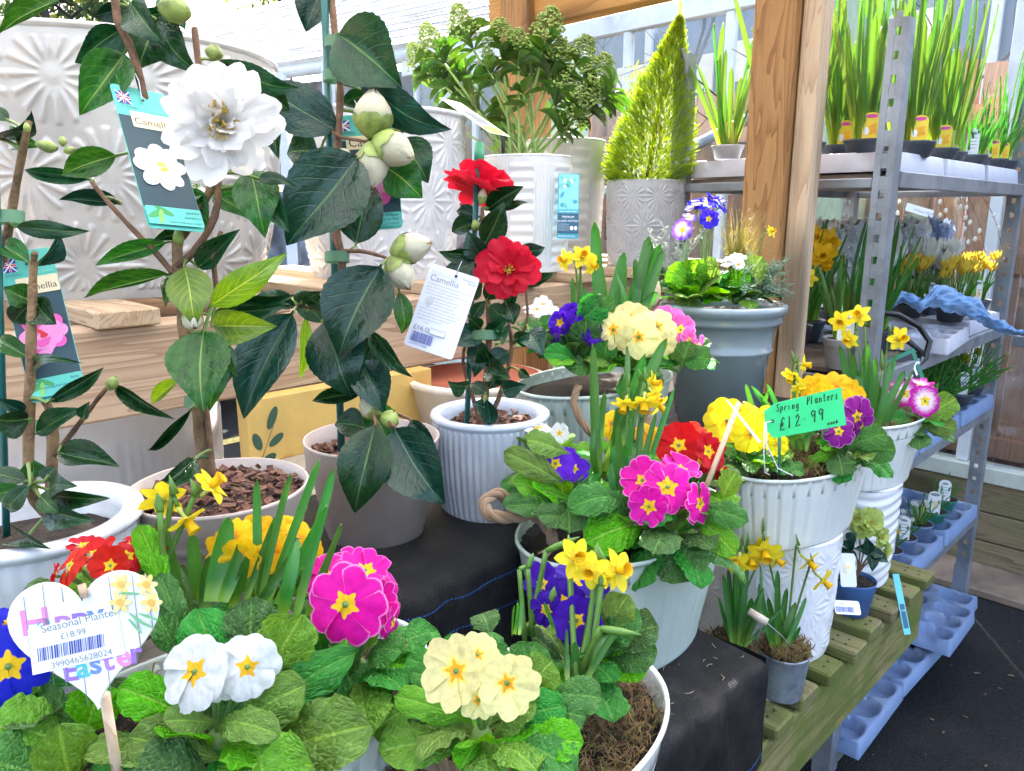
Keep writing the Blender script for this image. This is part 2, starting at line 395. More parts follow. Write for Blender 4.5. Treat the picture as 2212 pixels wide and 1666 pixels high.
def fl_primrose(seed, double=False):
    R = random.Random(seed); mb = MB(); CU_ = R.uniform(-.08, .22); RK = [R.uniform(.9, 1.04) for _ in range(5)]; NT = R.uniform(.10, .24)
    lay = [(1.0, 0, 0)] if not double else [(1, 0, 0), (.86, .6, .08), (.66, .2, .15)]
    for (sc, ro, zz) in lay:
        for k in range(5):
            a0 = 2 * math.pi * k / 5 + ro + R.uniform(-.06, .06); tl = R.uniform(-.12, .12); cup = R.uniform(-.02, .10) + (.25 if zz else 0); ph = R.uniform(0, 6); am = R.uniform(.012, .036); side = .12
            def fn(i, j, a0=a0, tl=tl, cup=cup, ph=ph, am=am, side=side, k=k):
                u = j * 2 - 1; a = u * (.80 - .14 * (1 - i)) * (1 if i > .12 else .8)
                RM = .5 * sc * RK[k] * (1 - NT * math.exp(-(u / .20) ** 2) - .17 * abs(u) ** 3.5)
                r = .035 + (RM - .035) * i; an = a0 + a
                z = zz + (cup + CU_) * r * 1.6 * i + side * u * r + am * math.sin(u * 7 + ph) * i * i + tl * r * .5 - .05 * (i ** 4) + .012 * math.sin(i * 9 + ph) * u + k * .0012
                return ((r * math.cos(an), r * math.sin(an), z), (r * math.cos(an), r * math.sin(an)), i if abs(u) < .93 else max(i, .99))
            mb.grid(fn, 6, 10)
    mb.lathe([(.0, -.0), (.035, .006), (.05, -.02), (.045, -.09), (.06, -.24), (.03, -.36), (.0, -.38)], N=8, mi=1)
    mb.ball((0, 0, .012), .018, 4, 6, mi=1); return mb
def fl_daffodil(seed, double=False):
    R = random.Random(seed); mb = MB()
    for k in range(6 if not double else 14):
        a0 = 2 * math.pi * k / 6 + R.uniform(-.1, .1); zz = .012 * (k % 2) + (.05 * (k // 6)); bk = R.uniform(-.10, .06); tw = R.uniform(-.5, .5); sc = 1 if k < 6 else R.uniform(.55, .8)
        def fn(i, j, a0=a0, zz=zz, bk=bk, tw=tw, sc=sc):
            u = j * 2 - 1; wd = .155 * math.sin(math.pi * min(1, (.10 + .90 * i)) ** .9) ** .7 + .004; r = (.06 + .46 * i) * sc
            x, y, z = r, u * wd, zz + bk * i * i + .10 * (u * u) * wd * 3 + tw * u * wd * i
            return ((x * math.cos(a0) - y * math.sin(a0), x * math.sin(a0) + y * math.cos(a0), z), (u, i))
        mb.grid(fn, 7, 4)
    def rf(a, i, z): return 1 + (.10 * math.sin(a * 9 + seed) if i >= 5 else .03 * math.sin(a * 12)) 
    mb.lathe([(.02, .02), (.085, .03), (.105, .12), (.115, .22), (.125, .30), (.16, .36), (.150, .355), (.11, .30), (.09, .10), (.0, .06)], N=24, mi=1, rf=rf)
    for k in range(6): mb.tube([(.02 * math.cos(k), .02 * math.sin(k), .05), (.03 * math.cos(k), .03 * math.sin(k), .24)], .012, 4, mi=1)
    mb.lathe([(.0, .02), (.07, .0), (.04, -.1), (.05, -.2), (.065, -.27), (.03, -.34), (.0, -.35)], N=8, mi=2); return mb
def petal_proto(seed, kind='white'):
    R = random.Random(seed); mb = MB(); cup = R.uniform(.05, .35); am = R.uniform(.02, .07); ph = R.uniform(0, 6); wd0 = R.uniform(.72, 1.0) if kind == 'white' else R.uniform(.85, 1.05)
    back = R.uniform(-.1, .3); cr = R.uniform(-.3, .3)
    def fn(i, j):
        u = j * 2 - 1; w0 = .09 + (wd0 / 2 - .09) * (math.sin(math.pi * .5 * min(1, i * 1.35)) ** 1.3)
        e = 1 - .1 * math.exp(-(u / .22) ** 2) - .22 * abs(u) ** 3
        y = i * (1 if i < .5 else (1 + (e - 1) * (i - .5) * 2)); x = u * w0 * (1 if i < .93 else .92)
        z = cup * (u * u) * w0 + back * i * i * -.5 + am * math.sin(u * 5 + i * 4 + ph) * i + .4 * am * math.sin(u * 11 + ph) * i * i + cr * u * w0 * i
        return (x, y, z)
    mb.grid(fn, 9, 8); return mb
def me_set(name, fn, seeds, mats, *a):
    return [fn(*a, s).mesh(name, mats) if a else fn(s).mesh(name, mats) for s in seeds]
M_CAM = leafm('camellia_leaf_dark', (.012, .060, .018), (.10, .21, .05), (.005, .030, .010), rough=.2, tr=.08, vs=.12, nv=7, coat=.15, spec=.3)
M_CAM2 = leafm('camellia_leaf_green', (.024, .115, .016), (.20, .32, .07), (.010, .055, .010), rough=.24, tr=.2, vs=.25, nv=7, coat=.1, spec=.32)
M_CAML = leafm('camellia_leaf_lime', (.14, .26, .025), (.40, .52, .10), (.08, .19, .02), rough=.33, tr=.35, vs=.6, nv=8, coat=.2)
M_CAMS = leafm('camellia_leaf_sky_sheen', (.008, .050, .026), (.08, .17, .07), (.004, .028, .018), rough=.22, tr=.04, vs=.12, nv=7, coat=.15, spec=.36)  # bluish leaf copy: sky sheen put into the colour
M_SKIM = leafm('skimmia_leaf', (.055, .13, .02), (.2, .3, .07), (.03, .085, .015), rough=.35, tr=.25, vs=.15, coat=.15)
M_PRL = quilt('primrose_leaf', (.115, .33, .022), (.33, .56, .10))
M_PRLD = quilt('primrose_leaf_deep', (.045, .205, .032), (.17, .38, .08), tr=.18)
M_STRAP = None
def strapm(name, col, base=(.20, .38, .06), tr=.3):
    g = G(name); x = g.xyz(g.co('UV')); r = g.rand()
    st = g.noise(g.co('UV', (9, .5, 1)), 3, 2)
    cc = g.mix(g.sst(st, .3, .7), col, tuple(c * .7 for c in col)); cc = g.mix(g.sst(x[1], .30, .0), cc, base)
    cc = g.mix(g.sst(x[1], .985, 1.0), cc, (.4, .38, .08))
    cc = g.hsv(cc, g.f('ADD', .485, g.f('MULTIPLY', r, .03)), 1, g.f('ADD', .8, g.f('MULTIPLY', r, .4)))
    return g.out(cc, .38, tr=tr, trcol=g.hsv(cc, .48, 1.1, 1.8), nrm=g.bump(st, .2, .02), coat=.1)
M_STRAP = strapm('daffodil_leaf', (.045, .20, .03)); M_STRAPY = strapm('daffodil_leaf_sunny', (.085, .19, .03), (.30, .42, .06), tr=.3)
M_STEM = paint('green_stem', (.12, .26, .04), .4, var=.2, tr=.15)
M_CAL = paint('calyx_green', (.20, .34, .09), .5, var=.2, tr=.2)
M_TWIG = paint('brown_twig', (.21, .105, .055), .7, var=.3, bump=.5, sc=60); M_BARK = paint('young_bark', (.27, .16, .075), .75, var=.35, bump=.6, sc=45)
LEAF = {}
for nm, mt in (('dark', M_CAM), ('green', M_CAM2), ('lime', M_CAML), ('slate', M_CAMS)): LEAF[nm] = me_set('leaf', leaf_proto, range(11, 18), mt, 'camellia')
LEAF['skimmia'] = me_set('leaf', leaf_proto, range(31, 36), M_SKIM, 'skimmia')
LEAF['prim'] = me_set('leaf', leaf_proto, range(41, 48), M_PRL, 'primrose'); LEAF['primd'] = me_set('leaf', leaf_proto, range(41, 48), M_PRLD, 'primrose')
LEAF['strap'] = me_set('leaf', leaf_proto, range(51, 59), M_STRAP, 'strap'); LEAF['strapy'] = me_set('leaf', leaf_proto, range(51, 59), M_STRAPY, 'strap')
PM = {
 'magenta': petalm('petal_magenta', (.80, .008, .40), edge=(.92, .45, .8)), 'red': petalm('petal_red', (.60, .006, .010)),
 'violet': petalm('petal_violet', (.115, .018, .60)), 'darkviolet': petalm('petal_dark_violet', (.05, .008, .38)),
 'blue': petalm('petal_blue', (.02, .015, .60)), 'yellow': petalm('petal_yellow', (.92, .70, .012), eye=(.86, .34, .01), er=.22, ring=(.92, .46, .01)),
 'gold': petalm('petal_gold', (.92, .58, .008), eye=(.84, .28, .01), er=.22, ring=(.92, .44, .01)), 'cream': petalm('petal_cream', (.90, .84, .40), eye=(.90, .40, .02), ring=(.92, .68, .12), er=.19),
 'white': petalm('petal_white', (.86, .87, .88), eye=(.92, .50, .02), er=.25), 'pink': petalm('petal_pink', (.80, .13, .50), edge=(.9, .5, .75), eye=(.9, .7, .03)),
 'purple': petalm('petal_purple', (.26, .010, .27), edge=(.6, .3, .6)), 'bicolour': petalm('petal_magenta_white', (.64, .012, .42), inner=(.86, .74, .84), eye=(.92, .68, .03), er=.25),
 'lilac': petalm('petal_lilac', (.20, .08, .66), inner=(.62, .5, .85), eye=(.9, .7, .05)) }
FL = {k: [fl_primrose(s).mesh('flower', [m, M_CAL]) for s in range(1, 8)] for k, m in PM.items()}
FLD = {k: [fl_primrose(s, True).mesh('flower', [PM[k], M_CAL]) for s in (5, 6)] for k in ('violet', 'gold')}
M_DT = plain_petal('daffodil_tepal', (.90, .74, .03), (.80, .72, .10), dark=.96); M_DC = plain_petal('daffodil_cup', (.92, .56, .008), tr=.25)
M_NECK = paint('daffodil_neck', (.50, .58, .12), .5, tr=.2)
DAFF = [fl_daffodil(s).mesh('flower', [M_DT, M_DC, M_NECK]) for s in (1, 2, 3)]; DAFFD = [fl_daffodil(s, True).mesh('flower', [M_DC, M_DC, M_NECK]) for s in (4, 5)]
M_SOIL = paint('dark_compost', (.032, .020, .012), .95, var=.35, bump=.9, sc=60)
M_MOSS = paint('dry_moss', (.20, .165, .05), .9, var=.35, sc=50, tr=.2); M_MOSS2 = paint('brown_moss', (.21, .105, .05), .9, var=.35, sc=50, tr=.1)
M_ROPE = None
def ropem():
    g = G('jute_rope'); n = g.noise(g.co('UV', (3, 60, 1)), 6, 4, .7)
    cc = g.mix(g.sst(n, .3, .7), (.42, .26, .14), (.22, .12, .055)); return g.out(cc, .9, nrm=g.bump(n, .7, .004), sheen=.4, spec=.2)
M_ROPE = ropem()
# ---------------------------------------------------------------- builders
def put_leaf(T, kind, base, tip, width, hint=None, name='leaf', zs=None, mesh=None):
    me = mesh or random.choice(LEAF[kind]); return inst(name, me, frameM(base, tip, width, hint or (EYE - base), zs), T)
def straps(T, items, kind='strap'):
    for (b, t, wd) in items:
        b, t = V(b), V(t); h = (EYE - b).normalized() + rvec(.5)
        inst('leaf', random.choice(LEAF[kind]), frameM(b, t, wd, h, wd), T)
def faceM(pos, face, size, spin=None):
    z = V(face).normalized(); q = z.to_track_quat('Z', 'Y'); return Matrix.Translation(pos) @ q.to_matrix().to_4x4() @ Matrix.Rotation(rnd(0, 6.28) if spin is None else spin, 4, 'Z') @ Matrix.Scale(size, 4)
def bez(p0, p1, p2, n=6): return [p0 * (1 - t) ** 2 + p1 * 2 * t * (1 - t) + p2 * t * t for t in [i / n for i in range(n + 1)]]
def primrose(T, c, L, n, color, fl, label, deep=False, el=(10, 55), azr=(0, 360), seed=0, wr=.55, double=False):
    """c crown, L leaf length, fl list of (world position, diameter, facing)."""
    random.seed(seed + 100); c = V(c); mb = MB()
    mb.ball(c + V((0, 0, -.002)), (.009, .009, .010), 5, 8)
    for (p, d, f) in fl:
        e = V(p) - V(f).normalized() * d * .36; mb.tube(bez(c, (c + e) / 2 + V((0, 0, .01)), e, 5), [.0016] * 6, 5)
    P = mb.build('primrose', M_CAL, T, label=label)
    for i in range(n):
        az = rad(azr[0] + (azr[1] - azr[0]) * (i + rnd(.1, .9)) / n); k = i % 3
        e = rad(el[0] + (el[1] - el[0]) * (k / 2.0) + rnd(-8, 8)); l = L * (1 - .17 * k) * rnd(.82, 1.12)
        d = V((math.cos(az) * math.cos(e), math.sin(az) * math.cos(e), math.sin(e)))
        b = c + V((math.cos(az), math.sin(az), 0)) * .006
        put_leaf(P, 'primd' if (deep and rnd(0, 1) < .7) or rnd(0, 1) < .2 else 'prim', b, b + d * l, l * wr * rnd(.9, 1.15), V((0, 0, 1)) + rvec(.25))
    for (p, d, f) in fl:
        inst('flower', random.choice((FLD if double else FL)[color]), faceM(V(p), f, d), P)
    return P
def toeye(p, up=.5, jit=.25): return (EYE - p).normalized() + V((0, 0, up)) + rvec(jit)
def fpx(lst, t, up=.5, jit=.25):                          # flowers given as (u, v, diameter px[, depth][, facing])
    o = []; uc = sum(i[0] for i in lst) / len(lst); vc = sum(i[1] for i in lst) / len(lst); dm = sum(i[2] for i in lst) / len(lst)
    for it in lst:
        tt = it[3] if len(it) > 3 and it[3] else t; p = D(it[0], it[1], tt); ou = V(((it[0] - uc) / dm, 0, 0)) * .75 - CU * ((it[1] - vc) / dm) * .6
        o.append((p, it[2] * tt / FP, it[4] if len(it) > 4 else toeye(p, up * .7, jit) + ou))
    return o
def daffs(T, base, fl, leaves, label=None, kind='strap', double=False, stemr=.0017, bw=.012, buds=()):
    """fl: (pos, diameter, facing); leaves: (base, tip, width) in world"""
    mb = MB(); base = V(base)
    for (p, d, f) in fl:
        p = V(p); f = V(f).normalized(); nk = p - f * d * .36; top = nk - f * d * .18 + V((0, 0, d * .12)); b = base + V((rnd(-bw, bw), rnd(-bw, bw), 0))
        mb.tube(bez(b, b.lerp(top, .5) + V((0, 0, .0)), top, 5) + [(top + nk) / 2 + V((0, 0, d * .09)), nk], [stemr] * 6 + [stemr * .8] * 2, 6)
        s = top + V((0, 0, d * .05)); mb.tube([s, s + (p - s) * .2 + V((0, 0, d * .12)), s + V((f.x * -.1, f.y * -.1, .9)).normalized() * d * .42], [stemr * 1.2, stemr * 1.7, .0003], 6)
    for (p0, p1, r) in buds:
        p0, p1 = V(p0), V(p1); b = base + V((rnd(-bw, bw), rnd(-bw, bw), 0)); mb.tube(bez(b, b.lerp(p0, .6), p0, 5), stemr, 6)
        mb.tube([p0, p0.lerp(p1, .25), p0.lerp(p1, .6), p1], [stemr, r, r * .9, .0004], 7)
    if not mb.v: mb.ball(base, .004, 4, 6)
    P = mb.build('daffodil', M_STEM, T, label=label)
    straps(P, leaves, kind)
    for (p, d, f) in fl: inst('flower', random.choice(DAFFD if double else DAFF), faceM(V(p), f, d), P)
    return P
def moss(T, c, ax, ay, rot, n, seed, name='moss', mats=None, ln=.02, lift=.006, avoid=None):
    random.seed(seed); mb = MB(); ca, sa = math.cos(rot), math.sin(rot)
    for i in range(n):
        r = math.sqrt(rnd(0, 1)); a = rnd(0, 6.283); x, y = r * ax * math.cos(a), r * ay * math.sin(a)
        p = V(c) + V((x * ca - y * sa, x * sa + y * ca, rnd(0, lift)))
        d = rvec(1); d.z = abs(d.z) * .5; d.normalize(); e = d.cross(V((0, 0, 1))) + rvec(.4); e.normalize(); l = ln * rnd(.4, 1.2); wd = rnd(.0003, .0009)
        q1 = p + d * l * .5 + V((0, 0, l * .25)) + rvec(l * .12); q2 = p + d * l + rvec(l * .3)
        s = (q2 - p).cross(V((0, 0, 1)) + rvec(.5)).normalized() * wd
        mb.add([p - s, p + s, q1 + s, q1 - s, q2], [(0, 1, 2, 3), (3, 2, 4)], mi=int(rnd(0, 1) < .45))
    return mb.build(name, mats or [M_MOSS, M_MOSS2], T, kind='stuff')
def chips(T, c, ax, ay, n, seed, mt, size=.008, name='bark_chips', rot=0):
    random.seed(seed); mb = MB()
    for i in range(n):
        r = math.sqrt(rnd(0, 1)) * .96; a = rnd(0, 6.283); s = size * rnd(.5, 1.2)
        p = V(c) + V((r * ax * math.cos(a), r * ay * math.sin(a), rnd(-.002, .005)))
        M = Matrix.Translation(p) @ Quaternion(rvec(1).normalized(), rnd(-1.2, 1.2)).to_matrix().to_4x4() @ Matrix.Rotation(rnd(0, 6.28), 4, 'Z')
        mb.box(-s, s, -s * .5, s * .5, -s * .18, s * .18, M)
    return mb.build(name, mt, T, kind='stuff', smooth=False)
def rope(T, pts, r=.006, name='rope_handle', turns=9, seed=0):
    random.seed(seed); mb = MB(); pts = [V(p) for p in pts]; P = []
    for i in range(len(pts) - 1):                            # Catmull-Rom
        p0, p1, p2, p3 = pts[max(0, i - 1)], pts[i], pts[i + 1], pts[min(len(pts) - 1, i + 2)]
        for k in range(8):
            t = k / 8; P.append(.5 * ((2 * p1) + (p2 - p0) * t + (2 * p0 - 5 * p1 + 4 * p2 - p3) * t * t + (3 * p1 - p0 - 3 * p2 + p3) * t ** 3))
    P.append(pts[-1]); n = len(P)
    for s in range(3):
        q = []; nm = None
        for i, p in enumerate(P):
            d = (P[min(i + 1, n - 1)] - P[max(0, i - 1)]).normalized()
            nm = d.orthogonal().normalized() if nm is None else (nm - d * nm.dot(d)).normalized()
            a = s * 2.094 + i / n * turns * 2.2; b = d.cross(nm); q.append(p + (nm * math.cos(a) + b * math.sin(a)) * r * .55)
        mb.tube(q, r * .62, 8)
    for i in range(260):
        p = random.choice(P) + rvec(r * .7); d = rvec(1).normalized() * r * rnd(.5, 1.5); s = rvec(1).normalized() * .00018
        mb.add([p - s, p + s, p + d], [(0, 1, 2)])
    return mb.build(name, M_ROPE, T)
def bucket(T, c, a, b, h, mt, taper=.78, rot=ROT, panels=36, soil=.018, name='bucket', rim=.003):
    mb = MB(); N = panels * 6
    def rf(an, i, z):
        k = int(round(an / (2 * math.pi) * N)) % 6; return .980 if (k == 0 and 1 <= i <= 9) else (1.002 if k in (1, 5) and 1 <= i <= 9 else 1)
    pr = [(taper - .01, 0), (taper, .003), (taper + .004, .010)] + [(taper + (1 - taper) * k / 6, .01 + (h - .02) * k / 6) for k in range(1, 6)] + [(.985, h - .012), (.995, h - .006)]
    pr += [(1 + rim / a * math.cos(t), h - .003 + rim * math.sin(t)) for t in [rad(x) for x in (-70, -20, 30, 80, 130, 180)]] + [(.985, h - .01), (.965, h - soil - .012)]
    mb.lathe(pr, c, N, a, b, rot, rf=rf); return mb.build(name, mt, T)
def soil_disc(T, c, a, b, rot=ROT, name='compost', mt=None, bump=.004, seed=3):
    random.seed(seed); mb = MB(); ph = [rnd(0, 6) for _ in range(6)]
    mb.lathe([(0.0, bump), (.3, bump * 1.2), (.6, bump * .7), (.85, bump), (.99, 0)], c, 28, a, b, rot, rf=lambda an, i, z: 1)
    mb.v = [(x, y, z + bump * .5 * math.sin(x * 300 + ph[0]) * math.sin(y * 260 + ph[1])) for x, y, z in mb.v]
    return mb.build(name, mt or M_SOIL, T)
def sstep(x, a, b):
    t = max(0., min(1., (x - a) / (b - a))); return t * t * (3 - 2 * t)
def dpat(kind, th, zf, asp):
    """relief height 0..1 of glazed pots; asp = circumference / height"""
    if kind == 'fan':
        n = max(4, round(asp * 3.4)); x = th / (2 * math.pi) * n; y = zf * 2.9 + .12; row = math.floor(y); x += .5 * (row % 2)
        X = (x - math.floor(x)) * 2 - 1; Y = (y - row) * 2 - 1; r = math.hypot(X, Y); a = math.atan2(Y, X)
        if zf < .04 or zf > .95: return .5
        return .5 + .5 * max(0, math.cos(a * 16)) ** .8 * sstep(r, .24, .5) * sstep(r, 1.06, .92) + .12 * sstep(r, .26, .05)
    if kind == 'panel':
        n = 6; x = th / (2 * math.pi) * n; k = math.floor(x); X = x - k
        if zf > .93 or zf < .05: return .4
        if X < .5: return .5 + .5 * math.cos(X * 2 * math.pi * 14)
        return .5 + .5 * math.cos(zf * 2 * math.pi * 11)
    if kind == 'panelv':
        x = th / math.pi; X = x - math.floor(x)
        if zf > .93 or zf < .05: return .4
        return .5 + .5 * (math.cos(X * 2 * math.pi * 26) if X < .65 else math.cos(zf * 2 * math.pi * 11))
    if kind == 'rib': return .5 + .5 * math.cos(th * 40) if .06 < zf < .93 else .5
    if kind == 'wave': return .5 + .5 * math.cos(2 * math.pi * (zf * 9 + .35 * math.sin(th * 3)))
    return 0
def relief_pot(T, c, r1, r0, h, kind, mt, amp=.0025, N=260, Mz=80, wall=.010, inner=.6, bulge=0, lip=0, name='pot', rot=0):
    mb = MB(); asp = 2 * math.pi * r1 / h
    def fn(i, j):
        th = j * 2 * math.pi; zf = i; r = r0 + (r1 - r0) * zf + bulge * math.sin(math.pi * zf) * r1
        if zf < .05: r -= (.05 - zf) ** 2 * 4 * r1 * .6
        r += amp * (dpat(kind, th + rot, zf, asp) - .5) * min(1, (1 - zf) * 12)
        return (c[0] + r * math.cos(th), c[1] + r * math.sin(th), c[2] + zf * h)
    mb.grid(lambda i, j: fn(i, j), Mz, N, wrap=True)
    L = lip; mb.lathe([(r1 + L * .2, h - .004 - L), (r1 + L, h - L), (r1 + L, h - .002), (r1 + L * .7, h + .002), (r1 - wall * .5, h + .003), (r1 - wall, h), (r1 - wall - .002, h - .01), (r1 - wall * 1.6, h * inner), (0, h * inner - .001)], c, 96, caps=False)
    mb.lathe([(r0 * .97, 0), (0, .0005)], c, 48); return mb.build(name, mt, T)
def nursery_pot(T, c, r1, r0, h, mt, fill=.86, name='pot', soilm=None, band=.22, N=64):
    mb = MB(); hb = h * (1 - band)
    mb.lathe([(r0 * .9, 0), (r0 * .98, .001), (r0, h * .08), (r0 * 1.015, h * .085), (r0 + (r1 * .95 - r0) * .9, hb), (r1 * .985, hb + .002), (r1, h - .004), (r1 * 1.012, h - .003), (r1 * 1.012, h), (r1 * .985, h), (r1 * .96, h * .8), (r1 * .93, h * .7), (0, h * .7)], c, N)
    mb.build(name, mt, T)
    return soil_disc(T, (c[0], c[1], c[2] + h * fill), r1 * .965, r1 * .965, mt=soilm)
# ================================================================ THE SETTING
TB, PL, ST, SHF = .80, .95, 1.10, 1.365
def asphalt():
    g = G('asphalt'); c = g.co(); n = g.noise(c, 90, 4, .8); b = g.noise(c, 1.3, 5, .6); v = g.vor(c, 160)
    cc = g.mix(g.sst(n, .3, .75), (.010, .011, .012), (.030, .030, .030)); cc = g.mix(g.f('MULTIPLY', g.sst(b, .5, .7), .5), cc, (.045, .042, .038))
    cc = g.mix(g.sst(g.noise(c, 60, 2), .72, .78), cc, (.2, .18, .15))
    return g.out(cc, .85, nrm=g.bump(v, .6, .006), spec=.15)
M_ASPH = asphalt()
g_ = MB().grid(lambda i, j: (-60 + 120 * j, -20 + 120 * i, 0), 12, 12).build('ground', M_ASPH, kind='structure')
M_YL = paint('road_yellow', (.62, .50, .16), .8, var=.3, sc=30)
M = MB(); M.add([SQ(-8, 4.75, .004), SQ(9, 4.75, .004), SQ(9, 4.87, .004), SQ(-8, 4.87, .004)], [(0, 1, 2, 3)]); M.build('road_marking', M_YL, kind='structure')
# litter on the aisle
random.seed(5); mb = MB(); 
for i in range(260):
    p = SQ(rnd(.9, 3.5), rnd(-1.6, .55), .006); s = rnd(.002, .009); M_ = Matrix.Translation(p) @ Matrix.Rotation(rnd(0, 6), 4, 'Z') @ Matrix.Rotation(rnd(-.4, .4), 4, 'X'); mb.box(-s, s, -s * .35, s * .35, -.001, .001, M_)
mb.build('leaf_litter', paint('litter', (.26, .17, .09), .9, var=.5), kind='stuff')
# ---- black woven ground-cover fabric
def fabricm():
    g = G('black_woven_fabric'); x = g.xyz(g.co('UV'))          # uv in metres: along, across
    w1 = g.f('SINE', g.f('MULTIPLY', x[0], 2600.0)); w2 = g.f('SINE', g.f('MULTIPLY', x[1], 1500.0)); wv = g.f('MULTIPLY', w1, w2)
    n = g.noise(g.co(), 22, 5, .65); c = g.mix(g.sst(n, .4, .75), (.005, .006, .007), (.017, .017, .018))
    c = g.mix(g.f('MULTIPLY', g.sst(g.noise(g.co(), 9, 5, .7), .52, .7), .5), c, (.055, .047, .042))
    ln = None
    for k, (y0, hw) in enumerate(((.118, .0011), (.35, .0009), (.39, .0009))):
        q = g.sst(g.f('ABSOLUTE', g.f('SUBTRACT', x[1], y0)), hw * 1.3, hw * .8); ln = q if ln is None else g.f('MAXIMUM', ln, q)
    ln = g.f('MULTIPLY', ln, g.sst(g.f('SINE', g.f('MULTIPLY', x[0], 1500.0)), -.5, .1))
    c = g.mix(ln, c, (.03, .13, .48))
    return g.out(c, .42, nrm=g.bump(g.noise(g.co(), 14, 6, .7), .5, .010, g.bump(wv, .6, .0012)), spec=.27)
M_FAB = fabricm()
def cloth(name, label, s0, s1, prof, end=None, seed=1, n=90, amp=.0045):
    """prof: (q, z) polyline from front-bottom to back-top"""
    mb = MB(); random.seed(seed); ph = [rnd(0, 6) for _ in range(8)]
    pts = []; acc = 0
    for i in range(len(prof) - 1):
        a, b = prof[i], prof[i + 1]; L = math.hypot(b[0] - a[0], b[1] - a[1]); k = max(2, int(L / .012))
        for j in range(k): pts.append((a[0] + (b[0] - a[0]) * j / k, a[1] + (b[1] - a[1]) * j / k, acc + L * j / k))
        acc += L
    pts.append((*prof[-1], acc)); m = len(pts) - 1
    sm = list(pts)
    for _ in range(2): sm = [sm[0]] + [tuple((sm[i - 1][k] + 2 * sm[i][k] + sm[i + 1][k]) / 4 for k in range(2)) + (sm[i][2],) for i in range(1, m)] + [sm[-1]]
    def fn(i, j):
        s = s0 + (s1 - s0) * j; q, z, l = sm[int(round(i * m))]; vert = 1.0 if l < .16 and prof[0][1] < prof[-1][1] - .05 else .25
        wq = amp * vert * 3 * (math.sin(s * 31 + ph[0] + l * 6) + .6 * math.sin(s * 67 + ph[1] + 20 * l)); wz = amp * .5 * math.sin(s * 23 + ph[2] + l * 40)
        return (tuple(SQ(s, q - abs(wq) * .6 * vert, z + wz * .6)), (s, acc - l), 0)
    mb.grid(fn, m, n)
    if end:
        def fe(i, j):
            q = end[0] + (end[1] - end[0]) * j; z = end[2] + (end[3] - end[2]) * i
            return (tuple(SQ(s1 + .004 + (1 - i) * .012 + .003 * math.sin(q * 50), q, z)), (q + 5, (1 - i) * .15 + .6), 0)
        mb.grid(fe, 10, 12); rr = lambda i, j: (tuple(SQ(s1 + .004 * math.sin(j * 1.57), end[0] + (end[1] - end[0]) * i, end[3] + .0 - .004 * j * .2)), (i, .7), 0)
    o = mb.build(name, M_FAB); return tag(o, label, 'fabric')
cloth('fabric_cover', 'black woven fabric on the low step, blue thread line on top beside the zinc pail', -.75, .833, [(.378, TB + .005), (.384, PL - .008), (.392, PL), (.606, PL + .001)], end=(.382, .606, TB + .004, PL), seed=1)
cloth('fabric_cover', 'black woven weed fabric draped down between the taupe camellia pot and the lower mint planter', .36, 1.575, [(.592, PL + .004), (.598, ST - .004), (.606, ST + .004), (.93, ST + .004)], seed=2)
cloth('fabric_cover', 'black woven weed fabric in deep shade below the two nearest planters', -.8, .46, [(.10, .5), (.11, PL - .015), (.12, PL - .006), (.374, PL - .005)], seed=3)
cloth('fabric_cover', 'black woven weed fabric hanging on the bench front behind the heart-sign planter', -.85, .355, [(.592, PL + .004), (.598, ST - .004), (.606, ST + .003), (.64, ST + .003)], seed=5)
# straw bits on the fabric
random.seed(8); mb = MB()
for i in range(70):
    s, q = rnd(.35, .82), rnd(.395, .6); p = SQ(s, q, PL + .0022 + .001); l = rnd(.002, .013); a = rnd(0, 6); d = V((math.cos(a), math.sin(a), 0)); k = V((-d.y, d.x, 0)) * rnd(.1, .5)
    mb.tube([p, p + (d + k) * l * .5, p + d * l], .00035, 4)
mb.build('straw_bits', paint('straw', (.55, .42, .24), .8), kind='stuff')
# ---- upper step: grey boards on a frame
W_GREY = wood('weathered_board', (.36, .31, .25), (.20, .165, .13), grey=.5); W_TAN = wood('tan_timber', (.46, .33, .225), (.27, .165, .10), sc=.8)
W_TANQ = wood('tan_timber_cross', (.47, .35, .23), (.28, .18, .10), axis=1); W_MOSS = wood('mossy_slat', (.17, .14, .075), (.06, .05, .026), axis=1, green=.7); W_MOSSB = wood('mossy_beam', (.27, .23, .10), (.10, .085, .03), axis=0, green=.9)
def parts_thing(name, loc, label, cat, group=None, rz=ROT): return thing(name, loc, label, cat, group, rz)
def lbox(mb, s0, s1, q0, q1, z0, z1, bev=0): return mb.sq(s0, s1, q0, q1, z0, z1, bev=bev)
T = parts_thing('staging_bench', SQ(.5, .88, 0), 'grey board bench holding the camellia pots, mostly under black fabric', 'bench')
for k in range(5):
    MB().sq(-.85, 1.57, .61 + .112 * k, .61 + .112 * k + .104, ST - .022, ST, bev=.002).build('board', W_GREY, T, smooth=False)
for s in (-.7, .4, 1.5):
    for q in (.625, 1.1): MB().sq(s, s + .05, q, q + .045, 0, ST - .024).build('leg', W_GREY, T, smooth=False)
for q in (.615, 1.115): MB().sq(-.85, 1.57, q, q + .03, ST - .10, ST - .025).build('rail', W_GREY, T, smooth=False)
# low step box under the fabric
T = parts_thing('step_box', SQ(0, .49, 0), 'plain timber box that carries the low fabric-covered step', 'box')
MB().sq(-.8, .825, .396, .60, TB + .002, PL - .004).build('panel', W_GREY, T, smooth=False)
MB().sq(-.8, .45, .13, .385, .0, PL - .012).build('panel', W_GREY, T, smooth=False)
